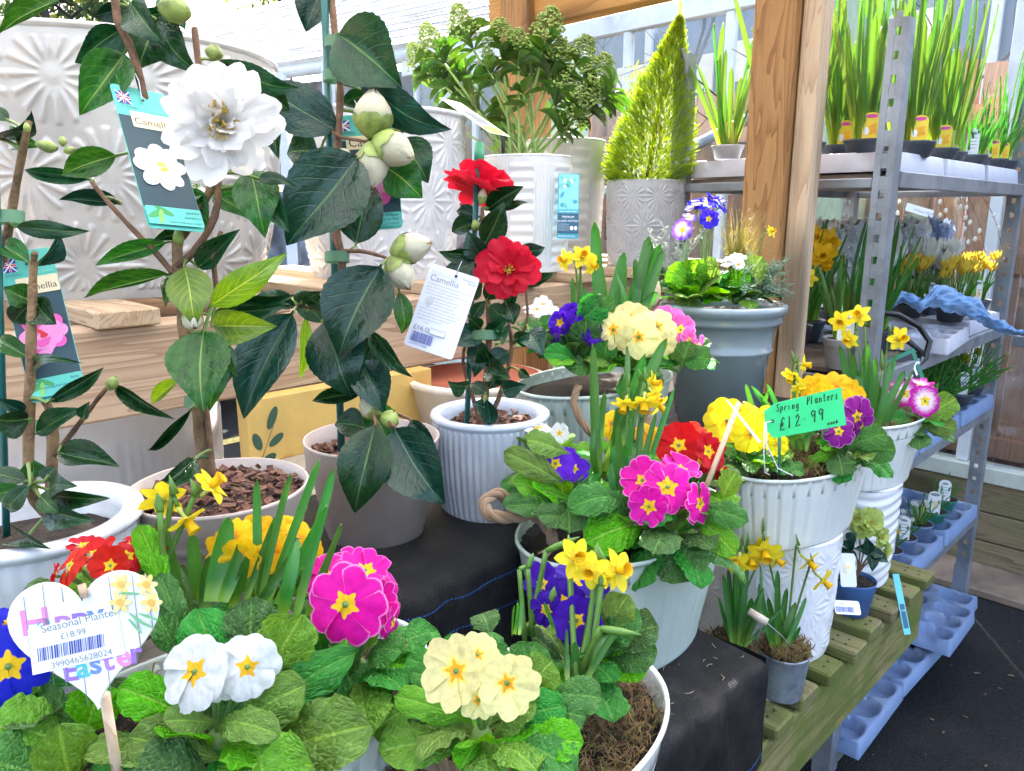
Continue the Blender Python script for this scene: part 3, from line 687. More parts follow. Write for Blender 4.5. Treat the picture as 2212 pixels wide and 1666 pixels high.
# ---- slatted green table
T = parts_thing('slatted_table', SQ(1.0, .6, 0), 'low algae-green slatted timber table under the white planters and zinc pail', 'table')
random.seed(4); s = .47
while s < 1.57:
    MB().sq(s, s + .056, .392 + rnd(-.004, .004), .99, TB - .022, TB + rnd(-.001, .001), bev=.003).build('slat', W_MOSS, T, smooth=False)
    k = MB()
    for q in (.412, .432): 
        for ss in (.018, .036): k.lathe([(.0022, 0), (.0022, .0008), (0, .0009)], SQ(s + ss, q + rnd(-.003, .003), TB + .0006), 8)
    k.build('screws', paint('rust', (.05, .035, .025), .7), T); s += .0885
for q in (.402, .69, .94): MB().sq(.30, 1.575, q, q + .042, TB - .145, TB - .0235, bev=.004).build('beam', W_MOSSB, T, smooth=False)
for (s, q) in ((.40, .452), (.72, .60), (.40, .90), (1.48, .90)): MB().sq(s, s + .06, q, q + .045, 0, TB - .03).build('leg', W_MOSSB, T, smooth=False)
# ---- back shelf: sleepers with cross slats
T = parts_thing('sleeper_shelf', SQ(.6, 1.4, 0), 'tan timber sleeper shelf with spaced cross slats carrying the large white pots', 'shelf')
MB().sq(-1.4, 2.02, 1.167, 1.235, 1.205, 1.34, bev=.004).build('sleeper', W_TAN, T, smooth=False)
MB().sq(-1.4, 2.02, 1.76, 1.83, 1.205, 1.34, bev=.004).build('sleeper', W_TAN, T, smooth=False)
for k in range(-5, 9):
    s = .332 + .205 * k; MB().sq(s, s + .088, 1.142 + rnd(-.012, .012), 1.86, 1.341, SHF, bev=.002).build('slat', W_TANQ, T, smooth=False)
for s in (-1.3, 1.9):
    for q in (1.17, 1.765): MB().sq(s, s + .07, q, q + .06, 0, 1.204).build('leg', W_TAN, T, smooth=False)
# ---- canopy posts and beam
W_POST = wood('orange_post', (.36, .19, .075), (.19, .085, .03), axis=2, sc=.9); W_POSTL = wood('pale_post', (.62, .46, .31), (.42, .28, .17), axis=2); W_BEAM = wood('orange_beam', (.55, .28, .09), (.36, .16, .045), axis=1, sc=.8)
T = parts_thing('timber_post', SQ(1.63, .8, 0), 'brown knotty timber post with a strip coloured paler for the light on it, in front of the metal trolley', 'post')
MB().sq(1.580, 1.665, .770, .862, 0, 2.5, bev=.003).build('post', W_POST, T, smooth=False)
MB().sq(1.605, 1.655, .724, .767, 0, 2.5, bev=.003).build('post_strip_lit', W_POSTL, T, smooth=False)  # paler wood colour stands in for brighter light on this strip
MB().sq(1.585, 1.655, .640, .709, .985, 1.10, bev=.004).build('wooden_block', W_POSTL, T, smooth=False)
T = parts_thing('timber_post', SQ(1.63, 1.573, 0), 'orange timber post behind the skimmia, left end of the overhead beam', 'post')
MB().sq(1.58, 1.68, 1.52, 1.63, 0, 2.5, bev=.003).build('post', W_POST, T, smooth=False)
T = parts_thing('overhead_beam', SQ(1.63, 1.2, 1.99), 'orange timber beam across the top between the two posts', 'beam')
MB().sq(1.605, 1.655, .867, 1.70, 1.99, 2.16, bev=.003).build('beam', W_BEAM, T, smooth=False)
MB().sq(1.56, 1.60, .767, 1.5195, 2.165, 2.20).build('batten', W_BEAM, T, smooth=False)
M_POLY = paint('white_diffuser_sheet', (.80, .82, .84), .4, var=.04, tr=.4)  # translucent white chosen to soften light below the added roof
T = thing('added_shade_canopy', SQ(.3, .7, 2.24), 'unseen white corrugated canopy added above the staging to shade it and soften the light', 'roof', rz=ROT)  # unseen roof added to shade the staging and diffuse daylight
for k in range(6):
    s0 = -1.3 + k * .49
    MB().grid(lambda i, j: SQ(s0 + .485 * j, -.35 + 2.0 * i, 2.26 + .014 * math.sin(j * 6.283 * 6) + .0006 * k), 2, 48).build('roof_panel', M_POLY, T)
# ---- greenhouse end wall, panes and the fence behind it
M_WHT = paint('white_aluminium', (.72, .74, .75), .4, var=.08, dirt=.3, sc=6); M_GLS = None
def glassm():
    g = G('window_glass'); tr = g.n('BsdfTransparent'); tr.inputs[0].default_value = (.90, .94, .95, 1); gl = g.n('BsdfGlossy'); gl.inputs[0].default_value = (.9, .92, .95, 1); gl.inputs['Roughness'].default_value = .04
    fr = g.n('LayerWeight'); fr.inputs[0].default_value = .25
    df = g.n('BsdfDiffuse'); df.inputs[0].default_value = (.5, .52, .52, 1)
    m1 = g.n('MixShader'); g.put(m1.inputs[0], g.f('ADD', .03, g.f('MULTIPLY', fr.outputs[1], .3))); g.t.links.new(tr.outputs[0], m1.inputs[1]); g.t.links.new(gl.outputs[0], m1.inputs[2])
    m2 = g.n('MixShader'); g.put(m2.inputs[0], g.f('MULTIPLY', g.sst(g.noise(g.co(), 2.5, 5, .7), .45, .8), .16)); g.t.links.new(m1.outputs[0], m2.inputs[1]); g.t.links.new(df.outputs[0], m2.inputs[2])
    o = g.n('OutputMaterial'); g.t.links.new(m2.outputs[0], o.inputs[0]); return g.m
M_GLS = glassm(); WS = 3.60
T = thing('greenhouse_wall', SQ(WS, 2, 0), 'white-framed glazed wall behind the trolley with brown fence seen through it', 'glazed wall', rz=ROT)
ms = [-.40, .22, .84, 1.46, 2.08, 2.70, 3.32, 3.94, 4.56]
for q in ms: MB().sq(WS - .02, WS + .03, q - .022, q + .022, .46, 2.46, bev=.003).build('mullion', M_WHT, T, smooth=False)
MB().sq(WS - .03, WS + .035, -.6, 4.7, 2.461, 2.56, bev=.004).build('head_rail', M_WHT, T, smooth=False)
MB().sq(WS - .05, WS + .05, -.6, 4.7, .39, .458, bev=.004).build('sill', paint('mossy_white_sill', (.55, .58, .5), .7, dirt=.8, dcol=(.13, .17, .06), sc=9), T, smooth=False)
for a, b in zip(ms[:-1], ms[1:]):
    MB().sq(WS + .004, WS + .008, a + .0225, b - .0225, .459, 2.46).build('pane', M_GLS, T, smooth=False)
W_EDG = wood('old_edging', (.25, .19, .12), (.12, .09, .055), axis=1, green=.3)
for k in range(3): MB().sq(WS - .035, WS + .02, -.6, 4.7, .002 + .129 * k, .126 + .129 * k, bev=.004).build('plinth_board', W_EDG, T, smooth=False)
W_FEN = wood('fence_board', (.46, .24, .15), (.30, .15, .085), axis=2, sc=.8)
T = thing('fence', SQ(WS + .22, 2, 0), 'brown close-boarded fence standing behind the glass', 'fence', rz=ROT)
k = 0; q = -.8
while q < 6.2:
    wv = rnd(.108, .118); MB().sq(WS + .20 + (.008 if k % 2 else 0), WS + .217 + (.008 if k % 2 else 0), q, q + wv, 0, 2.12 + rnd(-.01, .01)).build('board', W_FEN, T, smooth=False); q += wv + rnd(.006, .014); k += 1
for z in (.45, 1.25, 1.86): MB().sq(WS + .15, WS + .197, -.8, 6.2, z, z + .085).build('rail', W_FEN, T, smooth=False)
# shed beyond; bright light shapes in the panes put in as cream panels
M_SHED = paint('blue_grey_cladding', (.20, .24, .30), .6, var=.15, sc=4); M_SKYL = paint('bright_shape_cream', (.85, .80, .62), .5, var=.05); M_DK = paint('dark_void', (.03, .035, .045), .8)
T = thing('shed', SQ(6.5, 2.5, 0), 'blue-grey shed with bright light shapes put in as cream panels, seen through the upper panes', 'shed', rz=ROT)
MB().sq(6.0, 8.5, -1.5, 7.0, 0, 3.1).build('wall', M_SHED, T, smooth=False)
for (q0, q1, z0, z1) in ((1.9, 3.4, 2.55, 2.86), (3.6, 4.6, 2.5, 2.8), (.1, 1.2, 2.6, 2.9), (-1.2, -.3, 2.6, 2.9)): MB().sq(5.97, 5.99, q0, q1, z0, z1).build('light_shape', M_SKYL, T, smooth=False)
for q in (-1.0, .4, 1.5, 2.9, 4.2, 5.6): MB().sq(5.93, 5.965, q, q + .07, 0, 3.1).build('cladding_strip', M_WHT, T, smooth=False)
T = thing('bare_tree', D(1330, 300, 6.0), 'bare branched tree between the glazed wall and the shed', 'tree'); random.seed(3); mb = MB()
def branch(mb, p, d, l, r, dep):
    q = p + d * l * .5 + rvec(l * .06); e = p + d * l; mb.tube([p, q, e], [r, r * .8, r * .55], 5, cap=False)
    if dep:
        for _ in range(3): branch(mb, e if rnd(0, 1) < .6 else q, (d + rvec(.75)).normalized(), l * rnd(.6, .85), r * .55, dep - 1)
bp = SQ(5.2, 3.5, 0); branch(mb, bp, V((0, 0, 1)), 1.9, .05, 5)
mb.build('trunk', paint('dark_bark', (.06, .045, .04), .9), T)
# green-painted timber posts
M_GRN = wood('pale_green_timber', (.40, .52, .40), (.28, .40, .30), axis=2)
for (u, v, t, wd, z0, z1, lab) in ((1232, 200, 2.75, .10, 0, 2.06, 'pale green timber post behind the skimmia'), (1790, 480, 3.1, .15, 0, 2.6, 'pale green timber post behind the trolley daffodils')):
    p = D(u, v, t); T = thing('green_post', (p.x, p.y, 0), lab, 'post', rz=ROT); MB().box(-wd / 2, wd / 2, -wd / 2, wd / 2, z0, z1, WM[T.name], bev=.004).build('post', M_GRN, T, smooth=False)
T = thing('green_brace', D(1900, 60, 3.1), 'pale green diagonal timber brace above the tall daffodils', 'timber'); MB().box(-.05, .05, -.04, .04, -.55, .75, Matrix.Translation(D(1860, 60, 3.15)) @ Matrix.Rotation(rad(42), 4, 'Y')).build('timber', M_GRN, T, smooth=False)
M_GALV = paint('galvanised_steel', (.30, .33, .37), .45, metal=.5, var=.2, dirt=.35, dcol=(.12, .11, .10), sc=12)
T = thing('brace_pipe', D(1300, 430, 3.0), 'diagonal grey metal pipe behind the conifer', 'pipe'); MB().tube([D(1190, 480, 3.1), D(1400, 365, 3.0), D(1750, 190, 2.9)], .021, 12).build('pipe', M_GALV, T)
# ---- white corrugated building top left
A_, B_, C_, D_ = D(300, 192, 8.5), D(1262, 52, 4.4), D(1262, -175, 6.8), D(395, 72, 11.0)
T = thing('greenhouse_building', (A_.x, A_.y, 0), 'long white building with a corrugated white roof beyond the pots', 'building'); NR = 15
M_ROOF = paint('white_roof_sheet', (.78, .78, .78), .5, var=.06, dirt=.25, dcol=(.35, .33, .3), sc=1.5); M_RIB = paint('roof_rib', (.55, .54, .52), .6, var=.2, sc=3)
def rp(a, b): return (A_ * (1 - a) + B_ * a) * (1 - b) + (D_ * (1 - a) + C_ * a) * b
up = (B_ - A_).cross(D_ - A_).normalized(); up = up if up.z > 0 else -up
for k in range(NR):
    b0, b1 = k / NR, (k + 1) / NR; mb = MB()
    mb.grid(lambda i, j: rp(i, b0 + (b1 - b0) * j) + up * (.05 * (j < .2) + .002 * k % 3 * 0), 4, 10); mb.build('roof_panel', M_ROOF, T, smooth=False)
    r0, r1 = rp(0, b1) + up * .03, rp(1, b1) + up * .03; MB().tube([r0, r1], .016, 6).build('roof_rib', M_RIB, T)
for k in range(9):
    p = A_.lerp(B_, (k + .3) / 9); MB().box(p.x - .05, p.x + .05, p.y - .05, p.y + .05, 0, p.z - .03).build('wall_post', M_WHT, T, smooth=False)
mb = MB(); mb.tube([A_ - up * .04, B_ - up * .04], .05, 6); mb.build('gutter', M_WHT, T)
M_DIM = paint('dim_interior', (.30, .33, .38), .8, var=.4, sc=2)
w0, w1 = A_ + V((.1, .25, 0)), B_ + V((.1, .25, 0))
for k in range(9):
    a, b = w0.lerp(w1, k / 9), w0.lerp(w1, (k + .96) / 9)
    for (f0, f1) in ((0, .28), (.30, .62), (.64, .97)): MB().add([(a.x, a.y, a.z * f0 + .01), (b.x, b.y, b.z * f0 + .01), (b.x, b.y, b.z * f1), (a.x, a.y, a.z * f1)], [(0, 1, 2, 3)]).build('wall_panel', M_DIM if f0 else M_SHED, T, smooth=False)
# ---- trees top left
M_FOL = leafm('conifer_foliage', (.045, .085, .022), (.12, .16, .05), (.018, .045, .02), rough=.7, tr=.25, coat=0)
M_FOL2 = leafm('yellow_foliage', (.12, .15, .03), (.2, .25, .06), (.06, .1, .025), rough=.7, tr=.3, coat=0)
def tree(c, rx, rz, n, lab, m, seed, zs=1.0):
    random.seed(seed); T = thing('tree', (c.x, c.y, 0), lab, 'tree', 'trees beyond the white building'); mb = MB(); f = MB()
    mb.tube([(c.x, c.y, 0), (c.x + .1, c.y, c.z * .6), (c.x, c.y, c.z + rz * .5)], [.22, .16, .05], 8)
    for i in range(18):
        d = rvec(1).normalized(); e = c + V((d.x * rx, d.y * rx, d.z * rz)) * .8; mb.tube([(c.x, c.y, c.z - rz * .4 + rnd(0, rz)), e], [.05, .01], 5)
    mb.build('trunk', paint('dark_bark', (.06, .045, .04), .9), T)
    cl = [(c + V((rnd(-1, 1) * rx, rnd(-1, 1) * rx, rnd(-1, 1) * rz)) * 1.0, rnd(.35, .8)) for _ in range(40)]
    for i in range(n):
        p, r = random.choice(cl); q = p + rvec(1).normalized() * r * rnd(.3, 1); dd = rvec(1); dd.z -= .3; dd.normalize(); l = rnd(.08, .2); s = dd.cross(rvec(1)).normalized() * l * .35
        f.add([q, q + dd * l * .5 + s, q + dd * l, q + dd * l * .5 - s], [(0, 1, 2, 3)], [(0, 0), (1, .5), (0, 1), (-1, .5)])
    f.build('crown', m, T)
tree(D(95, 30, 17), 2.1, 2.3, 9000, 'dense green conifer above the rim of the largest white pot', M_FOL, 1)
tree(D(255, -60, 19), 1.9, 2.2, 7000, 'yellowish green tree right of the conifer behind the camellia leaves', M_FOL2, 2)
tree(D(600, -60, 20), 1.0, 1.1, 2500, 'small tree top beyond the ridge of the white roof', M_FOL2, 3)
# ---- parked car glimpsed under the shelf
M_TYRE = paint('tyre_rubber', (.015, .015, .016), .7); M_CAR = paint('silver_car_paint', (.42, .45, .48), .25, metal=.3, var=.03, bump=0, coat=.5); M_RIM = paint('alloy', (.5, .5, .52), .3, metal=.8)
cq = 5.6; T = thing('parked_car', SQ(1.2, cq + .85, 0), 'silver parked car, tyre glimpsed beyond the shelf between the planter and yellow box', 'car', rz=ROT)
side = [(0, .30), (.05, .55), (.18, .72), (1.05, .88), (1.65, 1.30), (2.7, 1.38), (3.45, 1.30), (3.95, .95), (4.15, .85), (4.2, .35), (3.9, .22), (.3, .2)]
mb = MB(); n = len(side); s0 = -1.2
for j, (yy, k) in enumerate(((0, .96), (.12, 1), (1.58, 1), (1.7, .96))): mb.add([SQ(s0 + 2.1 + (a - 2.1) * k, cq + yy, b * (1 if .12 <= yy <= 1.58 else .985)) for a, b in side], [])
for j in range(3): mb.f += [(j * n + i, j * n + (i + 1) % n, (j + 1) * n + (i + 1) % n, (j + 1) * n + i) for i in range(n)]; mb.mi += [0] * n
mb.f += [tuple(range(n)), tuple(range(3 * n, 4 * n))]; mb.mi += [0, 0]; mb.build('body', M_CAR, T, smooth=False)
MB().sq(s0 + 1.5, s0 + 2.4, cq - .012, cq - .002, .93, 1.24).build('window', M_DK, T, smooth=False); MB().sq(s0 + 2.5, s0 + 3.4, cq - .012, cq - .002, .93, 1.22).build('window', M_DK, T, smooth=False)
for a in (.75, 3.4):
    for b in (.0, 1.5):
        c = SQ(s0 + a, cq - .03 + b, .31); Mx = Matrix.Rotation(ROT, 4, 'Z') @ Matrix.Rotation(rad(90), 4, 'X')
        w_ = MB().lathe([(.20, -.09), (.29, -.09), (.31, -.06), (.31, .06), (.29, .09), (.20, .09)], c, 32, M=Mx).build('wheel', M_TYRE, T); w2 = MB().lathe([(.0, -.05), (.19, -.06), (.2, .05), (0, .06)], c, 20, M=Mx).build('rim', M_RIM, T)
# ================================================================ POTS AND CAMELLIAS
M_TAUPE = paint('taupe_plastic', (.52, .43, .385), .5, var=.1, dirt=.25, dcol=(.22, .17, .13), sc=14); M_CHIP = paint('bark_mulch', (.20, .085, .05), .8, var=.5, sc=90, bump=.5)
M_LIM = paint('leaf_stalk', (.17, .26, .06), .5); M_TEAL = paint('teal_cane', (.012, .13, .12), .35, var=.2); M_TIE = paint('green_tape', (.14, .30, .16), .4, tr=.3)
M_WG = paint('white_glaze', (.74, .74, .76), .18, var=.04, coat=.4, bump=.02); M_GG = paint('pale_grey_glaze', (.50, .49, .475), .22, var=.14, coat=.5, bump=.03, sc=6)
M_BW = paint('blue_white_glaze', (.56, .60, .68), .25, var=.1, coat=.3); M_BUD = plain_petal('camellia_bud', (.84, .80, .62), (.38, .44, .10), br=.75); M_BUDG = paint('green_bud', (.33, .42, .10), .45, var=.35, sc=60)
M_BROWN = paint('scorched_tip', (.46, .23, .09), .7, tr=.2)
def poly(mb, pts, r, m=0, sides=8):
    P = [D(*p) for p in pts]; Q = []
    for i in range(len(P) - 1):
        p0, p1, p2, p3 = P[max(0, i - 1)], P[i], P[i + 1], P[min(len(P) - 1, i + 2)]
        for k in range(4): t = k / 4; Q.append(.5 * ((2 * p1) + (p2 - p0) * t + (2 * p0 - 5 * p1 + 4 * p2 - p3) * t * t + (3 * p1 - p0 - 3 * p2 + p3) * t ** 3))
    Q.append(P[-1]); n = len(Q); r0, r1 = r
    mb.tube(Q, [(r0 + (r1 - r0) * i / (n - 1)) * (1 + .09 * math.sin(i * 2.1)) for i in range(n)], sides, m); return Q
def camellia(T, stems, leaves, t, seed):
    random.seed(seed); mb = MB(); pts = []
    for (pl, r, m) in stems: pts += poly(mb, pl, r, m)
    for L in leaves:
        bu, bv, tu, tv, wd, kind = L[:6]; db = L[6] if len(L) > 6 else rnd(-.01, .02); dt = L[7] if len(L) > 7 else rnd(-.03, .015); roll = rad(L[8]) if len(L) > 8 else rad(rnd(-28, 28))
        b, e = D(bu, bv, t + db), D(tu, tv, t + dt); ax = (e - b).normalized(); h = Quaternion(ax, roll) @ (EYE - b)
        put_leaf(T, kind, b, e, wd * t / FP / math.cos(roll), h)
        q = min(pts, key=lambda p: (p - b).length); m = (q + b) / 2 + V((0, 0, .004)) * min(1, (q - b).length * 30); l = (q - b).length
        r = .0011 + min(.0012, l * .012); mb.tube(bez(q, m, b, 4) + [b + ax * .006], [r * 1.5, r * 1.3, r, r, r, r * .9], 5, 0 if l > .05 else 2)
    return mb.build('stem', [M_TWIG, M_BARK, M_LIM], T)
def cam_bud(T, u, v, t, L, Wd, ang, col='cream', brown=False, face=0.2):
    """bud at pixel, length px L, width px Wd, pointing at image angle ang (0 right, 90 up)"""
    c = D(u, v, t); k = t / FP; d = (V((math.cos(rad(ang)), 0, 0)) + CU * math.sin(rad(ang)) - CF * face).normalized(); b = c - d * L * k / 2
    mb = MB(); q = d.to_track_quat('Z', 'Y').to_matrix().to_4x4(); n = 6
    for layer in range(3):
        for a in range(5):
            a0 = a * 1.2566 + layer * .63; Ls = L * k * (1 - .0 * layer) * (1, .93, .5)[layer]; R = Wd * k / 2 * (.93, .99, 1.05)[layer]
            def fn(i, j):
                an = a0 + (j * 2 - 1) * .85 * (1 - .55 * i ** 3); rr = R * math.sin(math.pi * min(.999, .06 + .90 * i * (1, .96, .62)[layer])) ** .75
                if layer == 2: rr = R * math.sin(math.pi * min(.5, .06 + .9 * i * .55)) ** .75
                return (tuple(b + q.to_3x3() @ V((rr * math.cos(an), rr * math.sin(an), Ls * (i + .012 * math.sin(9 * j + a))))), (j * 2 - 1, (i * .5 if layer == 2 else i)), 0)
            mb.grid(fn, 7, 6, mi=1 if layer == 2 else 0)
    if brown:
        mb.lathe([(Wd * k * .26, L * k * .80), (Wd * k * .15, L * k * .93), (.0004, L * k * 1.04)], b, 9, M=q.to_4x4(), mi=2)
    return mb.build('bud', [M_BUD if col == 'cream' else M_BUDG, M_BUDG, M_BROWN], T)
def cane(T, p, r=.0035): 
    mb = MB(); mb.tube([D(*a) for a in p], r, 8); return mb.build('cane', M_TEAL, T)
def tie(T, u, v, t, w=.022, h=.010, ang=0):
    c = D(u, v, t); mb = MB(); X = V((1, 0, 0)); q = [c + X * (w / 2 * math.cos(a)) + CU * (w * .1 * math.sin(ang)) * math.cos(a) + CF * (w * .32 * math.sin(a)) for a in [i * math.pi / 6 for i in range(13)]]
    vs = [p + CU * s for p in q for s in (-h / 2, h / 2)]; mb.add(vs, [(2 * i, 2 * i + 2, 2 * i + 3, 2 * i + 1) for i in range(12)]); return mb.build('tie', M_TIE, T)
# -------- camellia with pink flower tag, far left, in a thick-rimmed white pot
c0 = V((-.405, .605, ST)); T0 = thing('potted_camellia', c0, 'young camellia with no open flowers in a thick-rimmed white pot at far left', 'potted plant', 'camellias in pots')
relief_pot(T0, tuple(c0), .080, .066, .148, 'rib', paint('white_pot_glaze', (.66, .67, .70), .25, coat=.4), amp=.0012, wall=.014, inner=.7, lip=.004)
soil_disc(T0, c0 + V((0, 0, .124)), .064, .064)
camellia(T0, [([(118, 1120, .625), (65, 1050, .62), (66, 800, .60), (70, 650, .59), (72, 575, .585), (75, 545, .58)], (.0052, .0022), 1),
  ([(128, 1130, .64), (112, 1050, .64), (115, 920, .64), (100, 870, .64), (75, 840, .63), (50, 760, .62)], (.0058, .002), 1),
  ([(-20, 640, .62), (15, 510, .61), (35, 400, .60), (62, 262, .58)], (.0042, .0026), 1),
  ([(116, 985, .64), (160, 930, .62), (205, 870, .61), (236, 832, .60)], (.0026, .0016), 0)],
 [(68, 572, 2, 530, 46, 'green'), (75, 578, 132, 505, 34, 'slate', 0, .0, 50), (66, 650, 8, 622, 55, 'green'), (74, 648, 118, 700, 62, 'dark'), (70, 655, 28, 700, 60, 'dark'),
  (66, 775, -8, 732, 42, 'green'), (72, 800, 172, 783, 30, 'dark'), (100, 870, 226, 795, 34, 'dark'), (250, 832, 370, 905, 32, 'dark'), (60, 895, -15, 862, 30, 'slate'),
  (66, 905, -20, 905, 60, 'dark'), (76, 938, 178, 882, 48, 'dark'), (126, 978, 254, 1004, 62, 'dark'), (70, 1035, 68, 992, 52, 'green'), (95, 1040, 118, 1008, 40, 'dark'),
  (60, 1040, -20, 1025, 44, 'dark'), (62, 1055, -30, 1070, 40, 'green'), (105, 1060, 165, 1050, 55, 'dark'), (110, 1070, 232, 1078, 42, 'dark'), (85, 1070, 130, 1110, 44, 'green'), (100, 1100, 195, 1125, 60, 'dark'),
  (66, 1045, 20, 1105, 40, 'dark'), (180, 905, 193, 868, 26, 'dark'), (30, 300, 88, 318, 50, 'green'), (-10, 300, 70, 245, 40, 'slate', .0, -.02, 55), (20, 262, -20, 235, 30, 'dark'), (30, 490, 193, 500, 40, 'dark'), (60, 1160, 105, 1185, 40, 'dark')], .60, 1)
cam_bud(T0, 243, 828, .60, 34, 26, 60, 'green'); cam_bud(T0, 100, 316, .58, 44, 26, 170, 'green'); cam_bud(T0, 135, 305, .58, 22, 16, 90, 'green'); cam_bud(T0, 150, 325, .58, 26, 16, 10, 'green'); cam_bud(T0, 58, 275, .575, 20, 14, 90, 'green')
cane(T0, [(15, 1180, .66), (-12, 300, .58)], .003); cane(T0, [(135, 1130, .65), (105, 930, .64), (100, 890, .645)], .0026); tie(T0, 85, 920, .64); tie(T0, 22, 470, .6)
# -------- camellia with the white flower
c1 = V((-.285, .700, ST)); T1 = thing('potted_camellia', c1, 'camellia with one large open white flower in a wide taupe pot of bark mulch', 'potted plant', 'camellias in pots')
so_ = nursery_pot(T1, tuple(c1), .083, .066, .142, M_TAUPE, .90); chips(T1, c1 + V((0, 0, .131)), .078, .078, 520, 4, M_CHIP, .0058)
camellia(T1, [([(447, 1060, .70), (445, 1010, .70), (432, 900, .69), (410, 790, .68), (398, 700, .675), (390, 620, .67), (383, 530, .665), (400, 500, .665), (445, 430, .66), (462, 380, .655)], (.0088, .003), 1),
  ([(462, 1040, .69), (448, 900, .685), (440, 850, .68)], (.003, .002), 0), ([(388, 610, .67), (340, 550, .66), (272, 480, .655), (215, 415, .65), (200, 395, .65)], (.003, .0016), 0),
  ([(383, 575, .665), (430, 530, .66), (470, 440, .66), (460, 300, .655), (432, 160, .65), (420, 60, .645)], (.0036, .0026), 0), ([(470, 640, .67), (462, 560, .665), (478, 500, .66)], (.0028, .002), 0),
  ([(395, 500, .67), (340, 330, .67), (308, 195, .66), (285, 110, .655), (255, 45, .65), (248, -20, .65)], (.004, .0036), 0)],
 [(175, -18, -4, 70, 52, 'green', .0, -.04), (280, 4, 348, 92, 74, 'dark'), (275, 8, 200, 36, 40, 'slate'), (268, 60, 165, 138, 74, 'dark'), (272, 110, 172, 248, 92, 'green', 0, -.02), (330, 55, 300, 148, 96, 'dark', .02, .02),
  (335, 40, 428, 160, 78, 'dark', .01, 0), (460, 130, 645, 192, 58, 'dark', .0, .02), (256, 335, 132, 378, 62, 'green', .0, -.01, 8), (200, 388, 48, 368, 34, 'dark'), (262, 440, 128, 430, 36, 'slate'), (540, 365, 572, 512, 98, 'green', .01, -.01, 5),
  (452, 415, 548, 478, 56, 'green', .02, .02), (556, 385, 636, 402, 28, 'dark'), (570, 405, 622, 500, 55, 'dark'), (402, 392, 344, 484, 34, 'green'), (392, 410, 446, 506, 62, 'green'), (430, 400, 390, 455, 52, 'green'), (365, 522, 203, 572, 40, 'green', 0, -.02, 10), (372, 592, 178, 640, 36, 'green', 0, -.02, 20),
  (428, 578, 512, 498, 50, 'dark'), (398, 575, 422, 706, 90, 'lime', -.01, -.03, 5), (450, 665, 620, 548, 64, 'lime', -.01, -.02, 5), (456, 705, 596, 706, 74, 'lime', 0, -.01, 5), (450, 680, 622, 660, 44, 'dark', .02, .02), (470, 640, 640, 640, 30, 'dark', .02, .03), (440, 715, 438, 884, 122, 'green', -.02, -.05, 8),
  (478, 745, 452, 888, 54, 'green', .01, 0), (470, 720, 510, 812, 30, 'green', .01, 0), (392, 815, 328, 872, 30, 'lime'), (418, 878, 316, 980, 22, 'dark'), (425, 988, 322, 1068, 42, 'dark', .0, -.04), (362, 600, 358, 660, 26, 'green'),
  (395, 505, 330, 520, 26, 'dark'), (470, 200, 560, 180, 40, 'dark', .03, .04), (560, 180, 625, 240, 60, 'dark', .04, .05), (590, 240, 600, 340, 50, 'dark', .05, .04), (300, 40, 380, 20, 40, 'dark', .02, .02), (345, -10, 400, 60, 60, 'dark', .02, .02), (470, 730, 490, 830, 46, 'dark', .02, .02)], .665, 2)
cam_bud(T1, 416, 694, .64, 42, 44, -60, 'cream', face=.6); cam_bud(T1, 463, 113, .645, 34, 36, 75, 'green'); cam_bud(T1, 378, 18, .64, 62, 66, 80, 'green'); cam_bud(T1, 385, 512, .655, 34, 22, 90, 'green')
tie(T1, 425, 868, .675); mb = MB(); mb.tube([D(425, 990, .69), D(440, 985, .685), D(456, 990, .69)], .0014, 5); mb.build('tie', M_TIE, T1)
M_WPET = [plain_petal('white_camellia_petal', (.90, .88, .86), (.88, .82, .70), dark=.97)]; PW = [petal_proto(s, 'white').mesh('petal', M_WPET) for s in range(1, 8)]
M_STA = paint('yellow_stamens', (.82, .55, .06), .6, tr=.2); M_RPET = plain_petal('red_camellia_petal', (.74, .012, .045), dark=.8); PR = [petal_proto(s, 'red').mesh('petal', M_RPET) for s in range(1, 6)]
def cam_flower(T, c, face, R, protos, rings, seed, stamens=(), label=None, squash=1.0):
    random.seed(seed); c = V(c); z = V(face).normalized(); q = z.to_track_quat('Z', 'Y'); mb = MB()
    mb.ball(c - z * R * .12, (R * .14, R * .14, R * .1), 6, 10, M=q.to_matrix().to_4x4(), mi=1)
    for (ox, oy, sc) in (stamens or ((0, 0, 1),)):
        for i in range(46):
            a, r = rnd(0, 6.28), rnd(0, 1) ** .5 * R * .12 * sc; b = c + q @ V((ox * R + r * math.cos(a), oy * R + r * math.sin(a), 0)); e = b + q @ V((math.cos(a) * r * .5, math.sin(a) * r * .5, R * .30 * sc * rnd(.8, 1.1)))
            mb.tube([b, e], [R * .006, R * .012], 4); mb.ball(e, R * .02, 3, 5)
    F = mb.build('flower', [M_STA, M_CAL], T, label=label)
    for (n, l, w, el, off) in rings:
        for k in range(n):
            a = off + 6.2832 * k / n + rnd(-.2, .2); e = rad(el + rnd(-13, 15)); ll = R * l * rnd(.80, 1.12)
            d = q @ V((math.cos(a) * math.cos(e) * squash, math.sin(a) * math.cos(e), math.sin(e))); b = c + q @ V((math.cos(a) * R * .05, math.sin(a) * R * .05, 0))
            inst('petal', random.choice(protos), frameM(b, b + d * ll, ll * w * rnd(.9, 1.1), z * 1.2 + rvec(.35) - d * .2), F)
    return F
cam_flower(T1, D(478, 268, .615), toeye(D(478, 268, .615), .05, .05), .0425, PW, [(7, 1.10, .92, -4, 0), (8, .98, .85, 8, .4), (7, .80, .85, 22, .1), (6, .62, .9, 42, .3), (5, .46, 1.0, 60, 0)], 5, stamens=((-.04, .26, .9), (-.06, -.12, 1.1), (.26, -.02, .7)), label='large open white peony-form flower')
